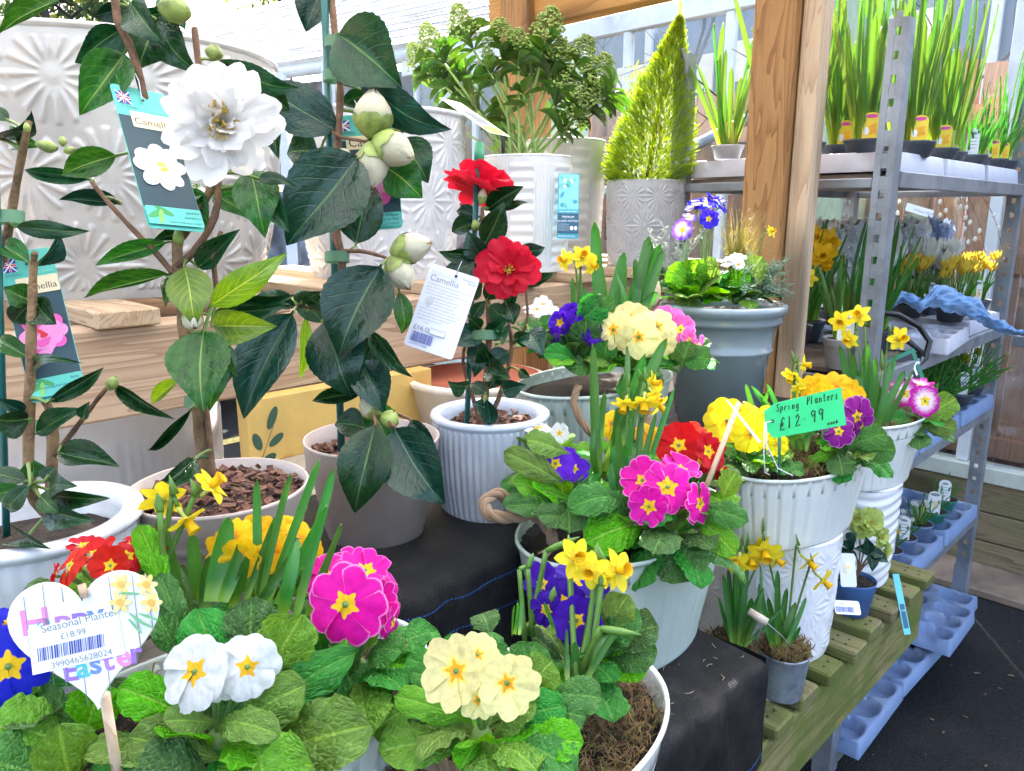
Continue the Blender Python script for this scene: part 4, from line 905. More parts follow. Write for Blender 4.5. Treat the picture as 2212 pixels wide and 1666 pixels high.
# -------- camellia with cream buds
c2 = V((-.175, .912, ST)); T2 = thing('potted_camellia', c2, 'camellia with big leaves tinted slate for sky sheen and fat cream buds in a tall taupe pot', 'potted plant', 'camellias in pots')
nursery_pot(T2, tuple(c2), .083, .062, .128, M_TAUPE, .80, band=.3); chips(T2, c2 + V((0, 0, .105)), .076, .076, 160, 6, M_CHIP, .009)
camellia(T2, [([(800, 985, .93), (795, 900, .91), (775, 800, .89), (755, 680, .87), (742, 600, .86), (735, 540, .86), (722, 480, .86), (730, 300, .86), (735, 180, .855), (722, 60, .85), (716, -30, .85)], (.0062, .0035), 0),
  ([(742, 600, .86), (735, 540, .87), (728, 490, .865)], (.004, .003), 1), ([(735, 543, .86), (780, 543, .855), (822, 553, .85), (838, 560, .85)], (.0026, .0017), 0), ([(712, 280, .86), (735, 296, .85), (785, 305, .845), (798, 310, .84)], (.0022, .0016), 0),
  ([(735, 690, .87), (700, 675, .87), (650, 660, .86), (640, 665, .85)], (.0024, .0017), 0)],
 [(727, 72, 866, 188, 150, 'dark', -.02, -.03, 4), (770, 172, 972, 282, 80, 'slate', 0, .0, 25), (735, 286, 564, 194, 108, 'slate', 0, -.01, 14), (778, 332, 618, 528, 158, 'slate', -.03, -.05, 12), (858, 300, 925, 395, 92, 'dark', .02, .02), (832, 360, 912, 428, 92, 'green', .01, .01), (768, 532, 806, 398, 106, 'dark', .01, .02),
  (690, 330, 618, 330, 88, 'dark', .03, .03), (826, 572, 730, 770, 142, 'slate', -.03, -.05, 12), (698, 690, 758, 858, 122, 'slate', -.01, -.02, 10), (745, 742, 758, 848, 62, 'dark', -.015, -.02), (778, 775, 828, 892, 84, 'slate', 0, -.01), (800, 712, 888, 815, 40, 'dark'), (790, 722, 838, 805, 66, 'dark'), (862, 628, 868, 722, 40, 'green'),
  (812, 912, 765, 1108, 106, 'dark', -.03, -.05, 5), (850, 920, 958, 1090, 122, 'slate', -.03, -.05, 10), (885, 905, 944, 992, 54, 'slate', 0, -.01), (790, 925, 722, 915, 66, 'dark', .02, .02), (785, 850, 672, 866, 36, 'dark', .0, .0), (700, -25, 660, 66, 76, 'slate', .0, .0), (636, 672, 522, 902, 104, 'slate', -.03, -.06, 15), (640, 665, 560, 640, 40, 'dark'), (648, 662, 700, 630, 30, 'dark'),
  (660, 680, 650, 820, 30, 'lime', .05, .05), (700, 700, 640, 625, 56, 'dark', .04, .05), (812, 260, 892, 235, 26, 'dark', .02, .03), (800, 205, 735, 225, 40, 'dark', .03, .03), (745, 340, 770, 430, 50, 'dark', .01, .02), (820, 990, 870, 1060, 50, 'dark', .0, -.02), (800, 870, 845, 960, 70, 'green', .02, .01), (905, 960, 920, 1010, 40, 'dark', .0, -.01), (655, 640, 728, 668, 34, 'dark', .0, .0), (620, 640, 540, 650, 30, 'dark')], .86, 3)
for b in ((806, 248, .835, 100, 84, 88, 'cream', True), (850, 322, .83, 98, 78, -30, 'cream', False), (806, 355, .835, 104, 70, -92, 'cream', False), (888, 536, .84, 92, 66, 12, 'cream', True), (864, 590, .84, 84, 64, -58, 'cream', True), (800, 883, .86, 54, 46, 140, 'cream', False), (842, 905, .85, 42, 42, 60, 'green', False), (742, 332, .85, 30, 24, 10, 'cream', False)): cam_bud(T2, *b)
cane(T2, [(738, 975, .93), (700, -30, .845)], .0046); tie(T2, 724, 92, .85, .024, .012); tie(T2, 720, 165, .85, .024, .012); tie(T2, 728, 556, .86, .028, .012)
# -------- camellia with red flowers in blue-white ribbed pot
c3 = V((-.030, 1.00, ST)); T3 = thing('potted_camellia', c3, 'small camellia with two red flowers in a bluish white ribbed pot', 'potted plant', 'camellias in pots')
relief_pot(T3, tuple(c3), .078, .068, .135, 'panelv', M_BW, amp=.0022, N=520, wall=.012, inner=.6, lip=.003, rot=2.88, bulge=.05)
soil_disc(T3, c3 + V((0, 0, .116)), .065, .065, mt=M_SOIL); chips(T3, c3 + V((0, 0, .120)), .06, .06, 130, 9, M_CHIP, .006)
camellia(T3, [([(1045, 925, 1.0), (1048, 850, .98), (1055, 760, .97), (1056, 690, .96), (1048, 560, .95), (1042, 450, .94)], (.0055, .0022), 0), ([(1035, 920, 1.0), (1022, 860, .99), (1000, 780, .98), (1015, 700, .97), (1020, 640, .96)], (.003, .0016), 0),
  ([(1048, 925, .99), (1085, 840, .98), (1105, 750, .97), (1095, 680, .96), (1090, 620, .95)], (.0036, .002), 0), ([(1105, 745, .97), (1138, 700, .96), (1136, 630, .95)], (.0022, .0015), 0)],
 [(1050, 455, 1130, 403, 46, 'dark'), (1045, 530, 1088, 438, 58, 'dark'), (1080, 455, 1140, 437, 18, 'dark'), (1030, 470, 985, 455, 34, 'slate'), (1035, 480, 975, 500, 40, 'dark'), (1030, 555, 948, 545, 34, 'dark'), (1040, 545, 1000, 610, 60, 'slate'), (1030, 565, 950, 600, 40, 'dark'), (1045, 560, 1010, 500, 50, 'slate'), (1050, 560, 1088, 500, 40, 'slate'),
  (1110, 545, 1178, 535, 34, 'slate'), (1130, 620, 1200, 590, 24, 'dark'), (1050, 650, 1080, 590, 44, 'dark'), (1055, 660, 1098, 690, 40, 'dark'), (1020, 650, 1040, 600, 30, 'dark'), (1090, 650, 1110, 700, 46, 'dark'), (1040, 710, 1010, 680, 34, 'dark'), (1050, 720, 975, 742, 52, 'slate'), (1030, 730, 1025, 815, 50, 'slate'),
  (1060, 730, 1095, 690, 40, 'dark'), (1140, 712, 1170, 765, 60, 'slate'), (1100, 760, 1055, 790, 44, 'slate'), (1110, 735, 1145, 720, 36, 'dark'), (1085, 800, 1055, 840, 42, 'dark'), (1050, 800, 1100, 815, 50, 'dark'), (1085, 845, 1136, 832, 40, 'slate'), (1008, 835, 968, 825, 38, 'dark'), (1050, 850, 1015, 830, 34, 'dark'), (1050, 860, 1058, 920, 36, 'slate'), (1045, 880, 1020, 870, 30, 'slate'), (1060, 790, 1040, 745, 44, 'dark'), (1070, 700, 1085, 745, 36, 'dark'), (1020, 690, 1048, 650, 30, 'dark'), (1095, 660, 1120, 610, 30, 'dark'), (1120, 800, 1145, 815, 22, 'dark')], .955, 4)
cam_flower(T3, D(1034, 412, .95), (.15, .35, .85), .046, PR, [(6, 1.0, 1.0, 8, 0), (6, .85, 1.0, 30, .5), (5, .6, .9, 55, .1)], 8, label='red flower seen from the side at the top')
cam_flower(T3, D(1100, 583, .92), toeye(D(1100, 583, .92), .0, .05), .037, PR, [(6, 1.02, 1.0, 5, 0), (6, .84, 1.0, 24, .5), (4, .5, .9, 50, .1)], 9, label='red flower facing the camera')
cam_bud(T3, 1042, 425, .935, 34, 20, 80, 'cream'); cam_bud(T3, 1028, 487, .94, 24, 20, 95, 'green')
cane(T3, [(1008, 925, 1.0), (1031, 365, .935)], .0036); p = D(1035, 336, .935); MB().tube([p - CU * .015, p + CU * .0145], .0065, 10).build('cane_cap', paint('green_cap', (.02, .22, .10), .4), T3); tie(T3, 1055, 725, .955, .045, .012)
# ================================================================ TAGS
class Tag:
    def __init__(s, name, label, cat, TL, TR, BL, group=None):
        a, b, c = D(*TL), D(*TR), D(*BL); x = (b - a).normalized(); y = (a - c); y = (y - x * y.dot(x)); s.w, s.h = (b - a).length, y.length; y.normalize(); z = x.cross(y)
        s.M = Matrix(((x.x, y.x, z.x, a.x), (x.y, y.y, z.y, a.y), (x.z, y.z, z.z, a.z), (0, 0, 0, 1))); s.T = thing(name, None, label, cat, group, M=s.M); s.I = s.M.inverted(); s.a, s.z = a, z; s.k = 0
    def P(s, u, v):
        r = ray(u, v); t = (s.a - EYE).dot(s.z) / r.dot(s.z); return s.I @ (EYE + r * t)
    def card(s, pts, m, th=.0006, name='card', z0=0):
        n = len(pts); mb = MB(); vs = [s.M @ V((x, y, z0)) for x, y in pts] + [s.M @ V((x, y, z0 - th)) for x, y in pts]
        mb.add(vs, [tuple(range(n)), tuple(range(n, 2 * n))[::-1]] + [(i, (i + 1) % n, n + (i + 1) % n, n + i) for i in range(n)]); o = mb.build(name, m, s.T, smooth=False); return o
    def rect(s, x0, y0, x1, y1, m, name='print', r=0, th=None):       # fractions of the card, y down
        s.k += 1; X0, X1, Y0, Y1 = x0 * s.w, x1 * s.w, -y0 * s.h, -y1 * s.h
        if r: r *= s.w; pts = [(X0 + r + r * math.cos(a), Y0 - r + r * math.sin(a)) for a in (math.pi, 2.36, 1.57)] + [(X1 - r + r * math.cos(a), Y0 - r + r * math.sin(a)) for a in (1.57, .785, 0)] + [(X1 - r + r * math.cos(a), Y1 + r + r * math.sin(a)) for a in (0, -.785, -1.57)] + [(X0 + r + r * math.cos(a), Y1 + r + r * math.sin(a)) for a in (-1.57, -2.36, math.pi)]
        else: pts = [(X0, Y0), (X1, Y0), (X1, Y1), (X0, Y1)]
        return s.card(pts[::-1] if False else pts, m, th or .0001, name, 0 if th else .00015 + .00007 * s.k)
    def blob(s, x, y, rx, ry, m, rot=0, name='print'):
        s.k += 1; pts = [(x * s.w + s.w * (rx * math.cos(a) * math.cos(rot) - ry * math.sin(a) * math.sin(rot)), -y * s.h + s.w * (rx * math.cos(a) * math.sin(rot) + ry * math.sin(a) * math.cos(rot))) for a in [i * math.pi / 10 for i in range(20)]]
        return s.card(pts, m, .0001, name, .00015 + .00007 * s.k)
    def txt(s, b, x, y, size, m, align='LEFT', **k): return text(b, size * s.w, m, s.T, x * s.w, -y * s.h, .00022 + .00007 * s.k, align, **k)
    def bars(s, x0, y0, x1, y1, m, n=26, seed=1, name='barcode'):
        random.seed(seed); s.k += 1; mb = MB(); z = .00015 + .00007 * s.k; x = x0
        while x < x1:
            wd = (x1 - x0) / n * random.choice((.3, .5, .9)); a = [(x, y0), (min(x + wd, x1), y0), (min(x + wd, x1), y1), (x, y1)]; mb.add([s.M @ V((p * s.w, -q * s.h, z)) for p, q in a], [(0, 1, 2, 3)]); x += wd + (x1 - x0) / n * random.choice((.35, .6))
        return mb.build(name, m, s.T, smooth=False)
def flat(name, c, r=.5, tr=0): return paint('print_' + name, c, r, var=0, bump=0, tr=tr)
P_TEAL, P_BLK, P_WHT, P_CRM, P_NAVY, P_PINK, P_GRN, P_RED, P_YEL, P_BLU = flat('teal', (.10, .50, .42)), flat('black', (.015, .015, .02)), flat('white', (.82, .84, .86)), flat('cream', (.80, .66, .42)), flat('navy', (.012, .05, .07)), flat('pink', (.80, .10, .42)), flat('green', (.04, .30, .08)), flat('red', (.65, .02, .04)), flat('yellow', (.88, .60, .03)), flat('blue', (.03, .06, .35))
P_GREY = flat('grey', (.25, .27, .30)); P_PW = flat('petal_white', (.76, .76, .72)); P_GOLD = flat('gold', (.75, .46, .06)); P_PK2 = flat('pale_pink', (.85, .30, .60)); P_LT = flat('light_grey', (.62, .64, .68))
def flower_print(g, x, y, R, c1, c2, c3, seed):
    random.seed(seed)
    for ring, (n, l, m) in enumerate(((8, .62, c1), (7, .42, c2), (5, .22, c1))):
        for k in range(n): a = 6.28 * k / n + ring * .4 + rnd(-.15, .15); g.blob(x + math.cos(a) * R * l, y + math.sin(a) * R * l * g.w / g.h, R * .42 * rnd(.85, 1.1), R * .34 * rnd(.85, 1.1), m if k % 2 else c2, -a)
    for k in range(3): g.blob(x + rnd(-.12, .12) * R, y + rnd(-.15, .15) * R * g.w / g.h, R * .16, R * .09, c3, rnd(0, 3))
def camellia_tag(label, TL, TR, BL, pinkf, seed, l1, l2, l3):
    g = Tag('plant_tag', label, 'plant tag', TL, TR, BL, 'printed camellia tags')
    g.rect(0, 0, 1, 1, P_TEAL, 'card', r=.07, th=.0006); g.rect(.01, .22, .99, .86, P_NAVY)
    g.rect(.06, .045, .30, .135, P_BLU)
    for (a, b, c, d_, m) in ((.06, .08, .30, .10, P_WHT), (.16, .045, .20, .135, P_WHT), (.06, .085, .30, .096, P_RED), (.168, .045, .192, .135, P_RED)): g.rect(a, b, c, d_, m)
    for (a0, b0, a1, b1) in ((.06, .045, .30, .135), (.30, .045, .06, .135)):
        g.k += 1; A = V((a0 * g.w, -b0 * g.h, 0)); B = V((a1 * g.w, -b1 * g.h, 0)); n_ = V((-(B - A).y, (B - A).x, 0)).normalized() * g.w * .012; g.card([tuple((A + n_)[:2]), tuple((B + n_)[:2]), tuple((B - n_)[:2]), tuple((A - n_)[:2])], P_WHT, .0001, 'print', .00015 + .00007 * g.k)
    g.txt('UK GROWN', .07, .165, .055, P_NAVY); g.txt('Evergreen', .93, .165, .085, flat('pale_teal', (.25, .66, .5)), 'RIGHT')
    g.rect(.22, .185, .99, .30, P_CRM, r=.03); g.txt('Camellia', .95, .275, .20, P_BLK, 'RIGHT')
    flower_print(g, .50, .57, .46, P_PINK if pinkf else P_PW, P_PK2 if pinkf else flat('ivory', (.70, .68, .58)), P_GOLD if not pinkf else P_RED, seed)
    g.rect(.01, .86, .99, .98, P_TEAL, r=.02); g.blob(.18, .91, .17, .06, P_GRN, .5); g.blob(.33, .89, .17, .055, P_GRN, -.5); g.blob(.25, .93, .15, .045, flat('lime', (.2, .5, .1)), 1.4)
    g.txt(l1, .95, .895, .075, P_NAVY, 'RIGHT'); g.txt(l2, .95, .93, .065, P_NAVY, 'RIGHT'); g.txt(l3, .95, .965, .055, P_NAVY, 'RIGHT')
    g.blob(.5, .10, .028, .028, P_BLK); mb = MB(); p = g.M @ V((.5 * g.w, -.10 * g.h, .001)); mb.tube([p, p + CU * .018 + V((-.003, 0, 0)), p + CU * .03 + V((-.009, 0, .0))], .0006, 5); mb.build('string', P_WHT, g.T); return g
camellia_tag('teal Camellia tag picturing a white flower, hanging left of the large white bloom', (236, 179, .64), (357, 205, .675), (287, 489, .60), False, 3, 'japonica', 'anniversary', 'Flowers February to April')
camellia_tag('teal Camellia tag picturing a bright pink flower, hanging at the far left', (-8, 550, .615), (110, 533, .63), (88, 868, .605), True, 4, 'Betty', 'Flowering February to April', 'Height 1.5m (5 ft)')
camellia_tag('teal Camellia tag mostly hidden behind the fat cream buds', (712, 252, .885), (848, 243, .89), (748, 502, .885), True, 5, 'Wilson', 'March to May', 'Height 2-3 metres')
# white info card
g = Tag('price_card', 'white Camellia information card with barcode priced £16.00 beside the red flowers', 'plant tag', (932, 568, .905), (1037, 602, .90), (876, 745, .90)); g.rect(0, 0, 1, 1, flat('card_white', (.74, .75, .84)), 'card', r=.05, th=.0005)
g.txt('EVERGREEN', .07, .115, .10, P_LT); g.txt('Camellia', .07, .19, .17, P_GREY); g.txt('Evergreen', .97, .08, .07, P_GREY, 'RIGHT'); g.txt('shrub', .97, .115, .07, P_GREY, 'RIGHT')
for k, ln in enumerate(('An evergreen shrub with exquisite flowers in early', 'spring, ideal for planting in containers.', 'Position best planted in dappled shade, acid soil', 'for full sun avoid east facing sites.', '          Planting dig a hole twice the width', '          firm in the roots and water well,', '          mulch with bark in spring each', '          year to protect the shallow roots', 'Plant care keep well watered in summer or the', 'buds may drop. Feed with ericaceous food', 'after flowering. Prune to shape in late', 'spring when flowers are over.')): g.txt(ln, .07, .235 + .038 * k, .043, P_GREY)
flower_print(g, .2, .43, .09, P_LT, P_LT, P_LT, 1); g.txt('£16.00', .07, .79, .14, P_GREY); g.bars(.09, .81, .52, .93, P_BLU, 34, 2); g.rect(.40, .72, .72, .79, P_GREY); g.rect(.407, .724, .713, .786, flat('card_white', (.74, .75, .84))); g.txt('UK Plant Passport', .42, .745, .034, P_GREY); g.txt('3 Litre', .22, .69, .045, P_GREY); g.txt('5 011652 142388', .1, .965, .05, P_BLU)
g.blob(.55, .065, .03, .03, P_BLK); mb = MB(); p = g.M @ V((.55 * g.w, -.065 * g.h, .001)); mb.tube([p, p + V((.003, 0, .01)), p + V((.007, 0, .018))], .0005, 4); mb.build('string', P_WHT, g.T)
# ================================================================ BIG POTS ON THE SHELF
SHZ = SHF
def big(label, u, t, r1, r0, h, kind, mt, amp, rot=0, bulge=.05, lip=.004, z=SHZ, N=260, Mz=90, wall=.014, inner=.7):
    p = D(u, 450, t); c = V((p.x, p.y, z)); T = thing('glazed_pot', c, label, 'pot', 'large glazed pots'); relief_pot(T, tuple(c), r1, r0, h, kind, mt, amp, N, Mz, wall, inner, bulge, lip, rot=rot); return T, c
TA, cA = big('largest pale grey glazed pot with embossed fan pattern at far left', 262, 1.40, .290, .235, .40, 'fan', M_GG, .0075, .3, .06, N=720, Mz=190)
TBb, cB = big('white glazed pot with embossed fan pattern behind the cream camellia buds', 822, 1.66, .188, .150, .335, 'fan', paint('cool_white_glaze', (.62, .62, .65), .28, var=.05, coat=.35, bump=.02), .0052, .8, .03, N=560, Mz=150)
# ribbed pots of the skimmia
pS = D(1138, 450, 1.82); cS = V((pS.x, pS.y, SHZ)); TS = thing('potted_skimmia', cS, 'skimmia with green flower cones growing from a white ribbed pot', 'potted plant')
relief_pot(TS, tuple(cS), .106, .094, .262, 'panel', M_WG, .0035, N=300, Mz=110, wall=.006, inner=.75, bulge=.02, rot=.4); soil_disc(TS, cS + V((0, 0, .22)), .09, .09)
pS2 = D(1218, 450, 2.12); cS2 = V((pS2.x, pS2.y, SHZ)); T = thing('glazed_pot', cS2, 'taller pale grey ribbed pot right behind the skimmia pot', 'pot', 'large glazed pots'); relief_pot(T, tuple(cS2), .112, .10, .325, 'panel', M_GG, .0035, 240, 90, .007, .6, .02, rot=1.0)
pC = D(1394, 450, 2.0); cC = V((pC.x, pC.y, SHZ)); TC = thing('potted_conifer', cC, 'feathery lime green cone-shaped conifer in a grey embossed pot', 'potted plant')
relief_pot(TC, tuple(cC), .102, .094, .215, 'fan', paint('mid_grey_glaze', (.42, .42, .44), .35, var=.12, coat=.2), .0036, 440, 130, .008, .7, .02, rot=.5); soil_disc(TC, cC + V((0, 0, .195)), .09, .09)
p = D(135, 450, 1.52); c = V((p.x, p.y, .02)); T = thing('glazed_pot', c, 'tall pale ribbed planter on the ground below the sleeper, behind the left camellias', 'pot', 'large glazed pots')
relief_pot(T, tuple(c), .262, .235, 1.14, 'panel', M_WG, .005, 240, 150, .02, .8, 0, lip=.004, rot=1.95)
# ---- skimmia
random.seed(21); tops = [(1005, 40, 25, 52), (940, 78, 25, 50), (912, 112, 22, 44), (1082, 66, 27, 42), (1180, 52, 30, 62), (1120, 85, 22, 40), (1145, 112, 28, 50), (1200, 112, 28, 46), (1252, 100, 26, 42), (1284, 142, 28, 50), (1262, 192, 26, 46), (1214, 170, 26, 48), (1236, 236, 24, 44), (1060, 120, 16, 34), (985, 120, 18, 34), (955, 140, 14, 30)]
mbp = MB(); rs_ = random.Random(5)
for i in range(230):
    k = rs_.random(); zz = k; rr = (.5 * (1 - k) ** .7 + .10) * rs_.uniform(.55, 1.05); a = rs_.uniform(0, 6.283); mbp.ball((rr * math.cos(a), rr * math.sin(a), zz), (.052, .052, .036), 3, 5)
for i in range(40):
    a = rs_.uniform(0, 6.283); z0 = rs_.uniform(0, .7); mbp.tube([(0, 0, z0), (.38 * math.cos(a), .38 * math.sin(a), z0 + .2)], .012, 3, mi=1)
M_PAN = paint('skimmia_buds', (.40, .53, .13), .5, var=.3, sc=70, tr=.1); M_PAN2 = paint('skimmia_stalk', (.20, .32, .07), .5)
PAN = mbp.mesh('flower_cone', [M_PAN, M_PAN2]); mb = MB(); lf = []
for (u, v, r, h) in tops:
    t = 1.82 + rnd(-.07, .07); e = D(u, v + h * .7, t); b = cS + V((rnd(-.035, .035), rnd(-.035, .035), .22)); m = V((b.x * .55 + e.x * .45, b.y * .55 + e.y * .45, b.z * .45 + e.z * .55))
    mb.tube(bez(b, m, e, 6), [.0045, .0042, .004, .0036, .0034, .003, .003], 6); lf.append((e, (e - m).normalized(), r * t / FP, h * t / FP))
for k in range(11):                                           # flowerless shoots
    u = rnd(930, 1330); v = rnd(130, 290); t = 1.82 + rnd(-.09, .09); e = D(u, v, t); b = cS + V((rnd(-.04, .04), rnd(-.04, .04), .22)); m = V((b.x * .5 + e.x * .5, b.y * .5 + e.y * .5, b.z * .4 + e.z * .6)); mb.tube(bez(b, m, e, 5), .0028, 5); lf.append((e, (e - m).normalized(), 0, 0))
ST_ = mb.build('stems', M_PAN2, TS)
for (e, d, r, h) in lf:
    if r: z = (d + V((0, 0, .8))).normalized(); q = z.to_track_quat('Z', 'Y').to_matrix().to_4x4(); inst('flower_cone', PAN, Matrix.Translation(e) @ q @ Matrix.Diagonal((r * 2.7, r * 2.7, h * 1.25, 1)), TS)
    for ring, n in ((0.6, 5), (1.6, 5)):
        for k in range(n if r or ring < 1 else 3):
            a = 6.28 * k / n + rnd(-.3, .3) + ring; x = d.orthogonal().normalized(); y = d.cross(x); o = (x * math.cos(a) + y * math.sin(a)); L = rnd(.042, .075)
            b = e - d * (.004 + .022 * ring); tp = b + (o * rnd(.8, 1) + d * rnd(.0, .5) - V((0, 0, .15)) * ring).normalized() * L; put_leaf(TS, 'skimmia', b, tp, L * .42, d + o * .2)
# white plant label and black hook in the skimmia
g = Tag('plant_tag', 'white tilted plant label tucked among the skimmia stems', 'plant tag', (995, 222, 1.66), (1103, 296, 1.60), (985, 236, 1.58)); g.rect(0, 0, 1, 1, P_WHT, 'card', r=.02, th=.0005); g.bars(.35, .2, .9, .8, P_GREY, 30, 3); g.rect(.78, .1, .98, .9, paint('print_olive', (.45, .42, .12), .6))
MB().tube([D(1086, 352, 1.74), D(1087, 300, 1.74), D(1083, 290, 1.74), D(1078, 288, 1.74)], .0042, 8).build('label_stake', paint('black_plastic', (.01, .01, .012), .4), TS)
g = Tag('pot_tag', 'blue GLAZED POTTERY swing tag stuck on the white ribbed pot', 'tag', (1206, 375, 1.70), (1252, 376, 1.70), (1202, 515, 1.70)); g.rect(0, 0, 1, 1, flat('tag_blue', (.03, .30, .42)), 'card', th=.0008)
g.rect(.04, .01, .97, .55, flat('tag_sky', (.20, .55, .66))); random.seed(4)
for k in range(16): g.blob(rnd(.15, .85), rnd(.05, .5), rnd(.05, .16), rnd(.04, .12), random.choice((P_WHT, flat('tag_blue', (.03, .30, .42)), P_TEAL)), rnd(0, 3))
g.rect(.0, .55, 1, .61, flat('tag_mid', (.04, .36, .50))); g.rect(.0, .62, 1, .92, flat('tag_deep', (.008, .09, .17))); g.txt('GUARANTEED FROST', .5, .595, .085, P_WHT, 'CENTER'); g.txt('PREMIUM', .5, .685, .14, P_WHT, 'CENTER'); g.txt('GLAZED POTTERY', .5, .745, .125, P_WHT, 'CENTER')
for k in range(4): g.txt('hand finished frost proof', .05, .785 + .03 * k, .05, P_WHT)
g.blob(.68, .84, .08, .1, P_WHT); g.blob(.87, .84, .07, .1, P_WHT); g.txt('DESIGNED FOR YOU', .45, .975, .085, P_WHT, 'CENTER')
# ---- conifer
M_CON = leafm('cypress_lime', (.18, .33, .02), (.35, .46, .05), (.10, .22, .015), rough=.6, tr=.35, coat=0, vs=0); M_CON2 = leafm('cypress_gap_shade', (.07, .17, .02), (.2, .3, .05), (.04, .11, .015), rough=.6, tr=.3, coat=0, vs=0)  # deeper copy goes to inner sprays, shade of the gaps put into colour
random.seed(33); mb = MB(); base = cC + V((0, 0, .20)); H = D(1450, 40, 2.0).z - base.z; ax_ = lambda k: V(((D(1450, 100, 2.0).x - cC.x) * k ** 1.3, 0, 0))
sp = MB()
for s_ in (-1, 1):
    for k in range(9):
        y = .1 + k * .095; l = .26 * (1 - k / 12) * (1 if k > 1 else .7); a = V((0, y, 0)); e = a + V((s_ * l * .62, l * .9, .03)); w_ = V((-s_ * .5, .4, 0)).normalized() * .030; sp.add([a - w_ * .3, a + (e - a) * .5 + w_, e, a + (e - a) * .5 - w_], [(0, 1, 2, 3)], [(0, 0), (1, .5), (0, 1), (-1, .5)])
sp.add([(-.018, 0, 0), (.018, 0, 0), (.02, .7, .02), (0, 1, .03), (-.02, .7, .02)], [(0, 1, 2, 3, 4)], [(0, 0), (0, 0), (0, .5), (0, 1), (0, .5)])
def conR(k): return .099 * (1.0 - k) ** .82 * 1.12 * (1 + .25 * math.sin(k * 3.0)) * (1 if k > .1 else .72 + 2.8 * k)
for i in range(10500):
    k = rnd(0, 1) ** 1.15; a = rnd(0, 6.283); R = conR(k) * (.35 + .65 * rnd(0, 1) ** .45); sub = .0
    p = base + ax_(k) + V((R * math.cos(a), R * math.sin(a), k * H * .93 + .0))
    if i % 40 == 0 and k > .5: k2 = rnd(.5, .70); p = base + ax_(.1) + V((-.045 + rnd(-.018, .018) * (1 - k2) * 3, rnd(-.02, .02), k2 * H * .95))
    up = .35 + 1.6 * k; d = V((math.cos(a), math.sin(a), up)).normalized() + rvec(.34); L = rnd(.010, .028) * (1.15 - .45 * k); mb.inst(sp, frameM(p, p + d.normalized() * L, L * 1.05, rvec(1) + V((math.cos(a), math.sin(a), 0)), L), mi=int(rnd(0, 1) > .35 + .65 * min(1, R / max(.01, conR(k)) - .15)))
for k in range(30): p = base + ax_(1) + V((rnd(-.004, .004), rnd(-.004, .004), H * (.86 + .15 * k / 30))); d = (V((0, 0, 1)) + rvec(.35)).normalized(); mb.inst(sp, frameM(p, p + d * .025, .014, rvec(1), .03), mi=0)
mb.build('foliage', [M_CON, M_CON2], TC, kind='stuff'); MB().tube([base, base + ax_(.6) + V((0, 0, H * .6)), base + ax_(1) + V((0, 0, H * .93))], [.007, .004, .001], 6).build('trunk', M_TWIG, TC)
# ---- yellow box and cream tub under the sleeper
M_BOX = paint('yellow_card', (.66, .44, .13), .6, var=.08); P_DG = flat('dark_green', (.035, .09, .06)); P_OR = flat('burst_orange', (.62, .30, .07))
a, b = D(533, 996, 1.235), None; T = thing('yellow_box', SQ(.70, 1.14, ST), 'mustard yellow cardboard box printed with dark green sprigs behind the taupe pot', 'box'); MB().sq(.528, .905, 1.125, 1.16, ST, ST + .108, bev=.001).build('box', M_BOX, T, smooth=False)
g = Tag.__new__(Tag); o_ = SQ(.528, 1.1245, ST + .108); x_ = SQ(1, 0) ; y_ = V((0, 0, 1)); z_ = x_.cross(y_); g.w, g.h = .377, .108
g.M = Matrix(((x_.x, y_.x, z_.x, o_.x), (x_.y, y_.y, z_.y, o_.y), (x_.z, y_.z, z_.z, o_.z), (0, 0, 0, 1))); g.T = T; g.I = g.M.inverted(); g.a, g.z = o_, z_; g.k = 0
Pp = g.P
def pb(u, v, ru, rv, m, rot): q = Pp(u, v); g.blob(q.x / g.w, -q.y / g.h, ru / g.w, rv / g.w, m, rot, 'printed_leaf')
pb(588, 903, .020, .0075, P_DG, 1.15); pb(556, 955, .0155, .0075, P_DG, -1.25); pb(597, 950, .0155, .0068, P_DG, .6); pb(582, 990, .013, .007, P_DG, .35)
sp_ = lambda pl, m, r=.0005, n='print': MB().tube([g.M @ (Pp(*q) + V((0, 0, .0006))) for q in pl], r, 4).build(n, m, g.T)
sp_([(563, 1000), (575, 965), (590, 920)], P_DG)
c_ = (633, 1003)
for k in range(13): a = rad(8 + k * 13.5); sp_([(c_[0] + 7 * math.cos(a), c_[1] - 6 * math.sin(a)), (c_[0] + 29 * math.cos(a), c_[1] - 25 * math.sin(a))], P_OR, .0006)
q = Pp(694, 905); text('greener by nature', .0145, P_CRM, g.T, q.x, q.y, .0008); WM_ = None
M_TUB = paint('cream_glaze', (.80, .70, .60), .3, var=.05, coat=.3); M_TER = paint('terracotta_inside', (.42, .12, .065), .6, var=.15)
pt = SQ(.985, 1.085, ST); T = thing('glazed_tub', pt, 'cream glazed tub with a terracotta inside behind the red-flowered camellia', 'pot')
MB().lathe([(.095, 0), (.115, .004), (.132, .075), (.138, .078), (.138, .088), (.128, .090)], pt, 64, caps=False).build('tub', M_TUB, T); MB().lathe([(.128, .0895), (.118, .068), (.0, .066)], pt, 64, caps=False).build('inside', M_TER, T)
g2 = Tag('pot_sticker', 'small green and cream sticker on the cream tub', 'sticker', (1118, 848, 1.275), (1146, 848, 1.285), (1118, 876, 1.275)); g2.rect(0, 0, 1, 1, P_CRM, 'card', th=.0004); g2.rect(.2, .2, .9, .65, P_GRN)
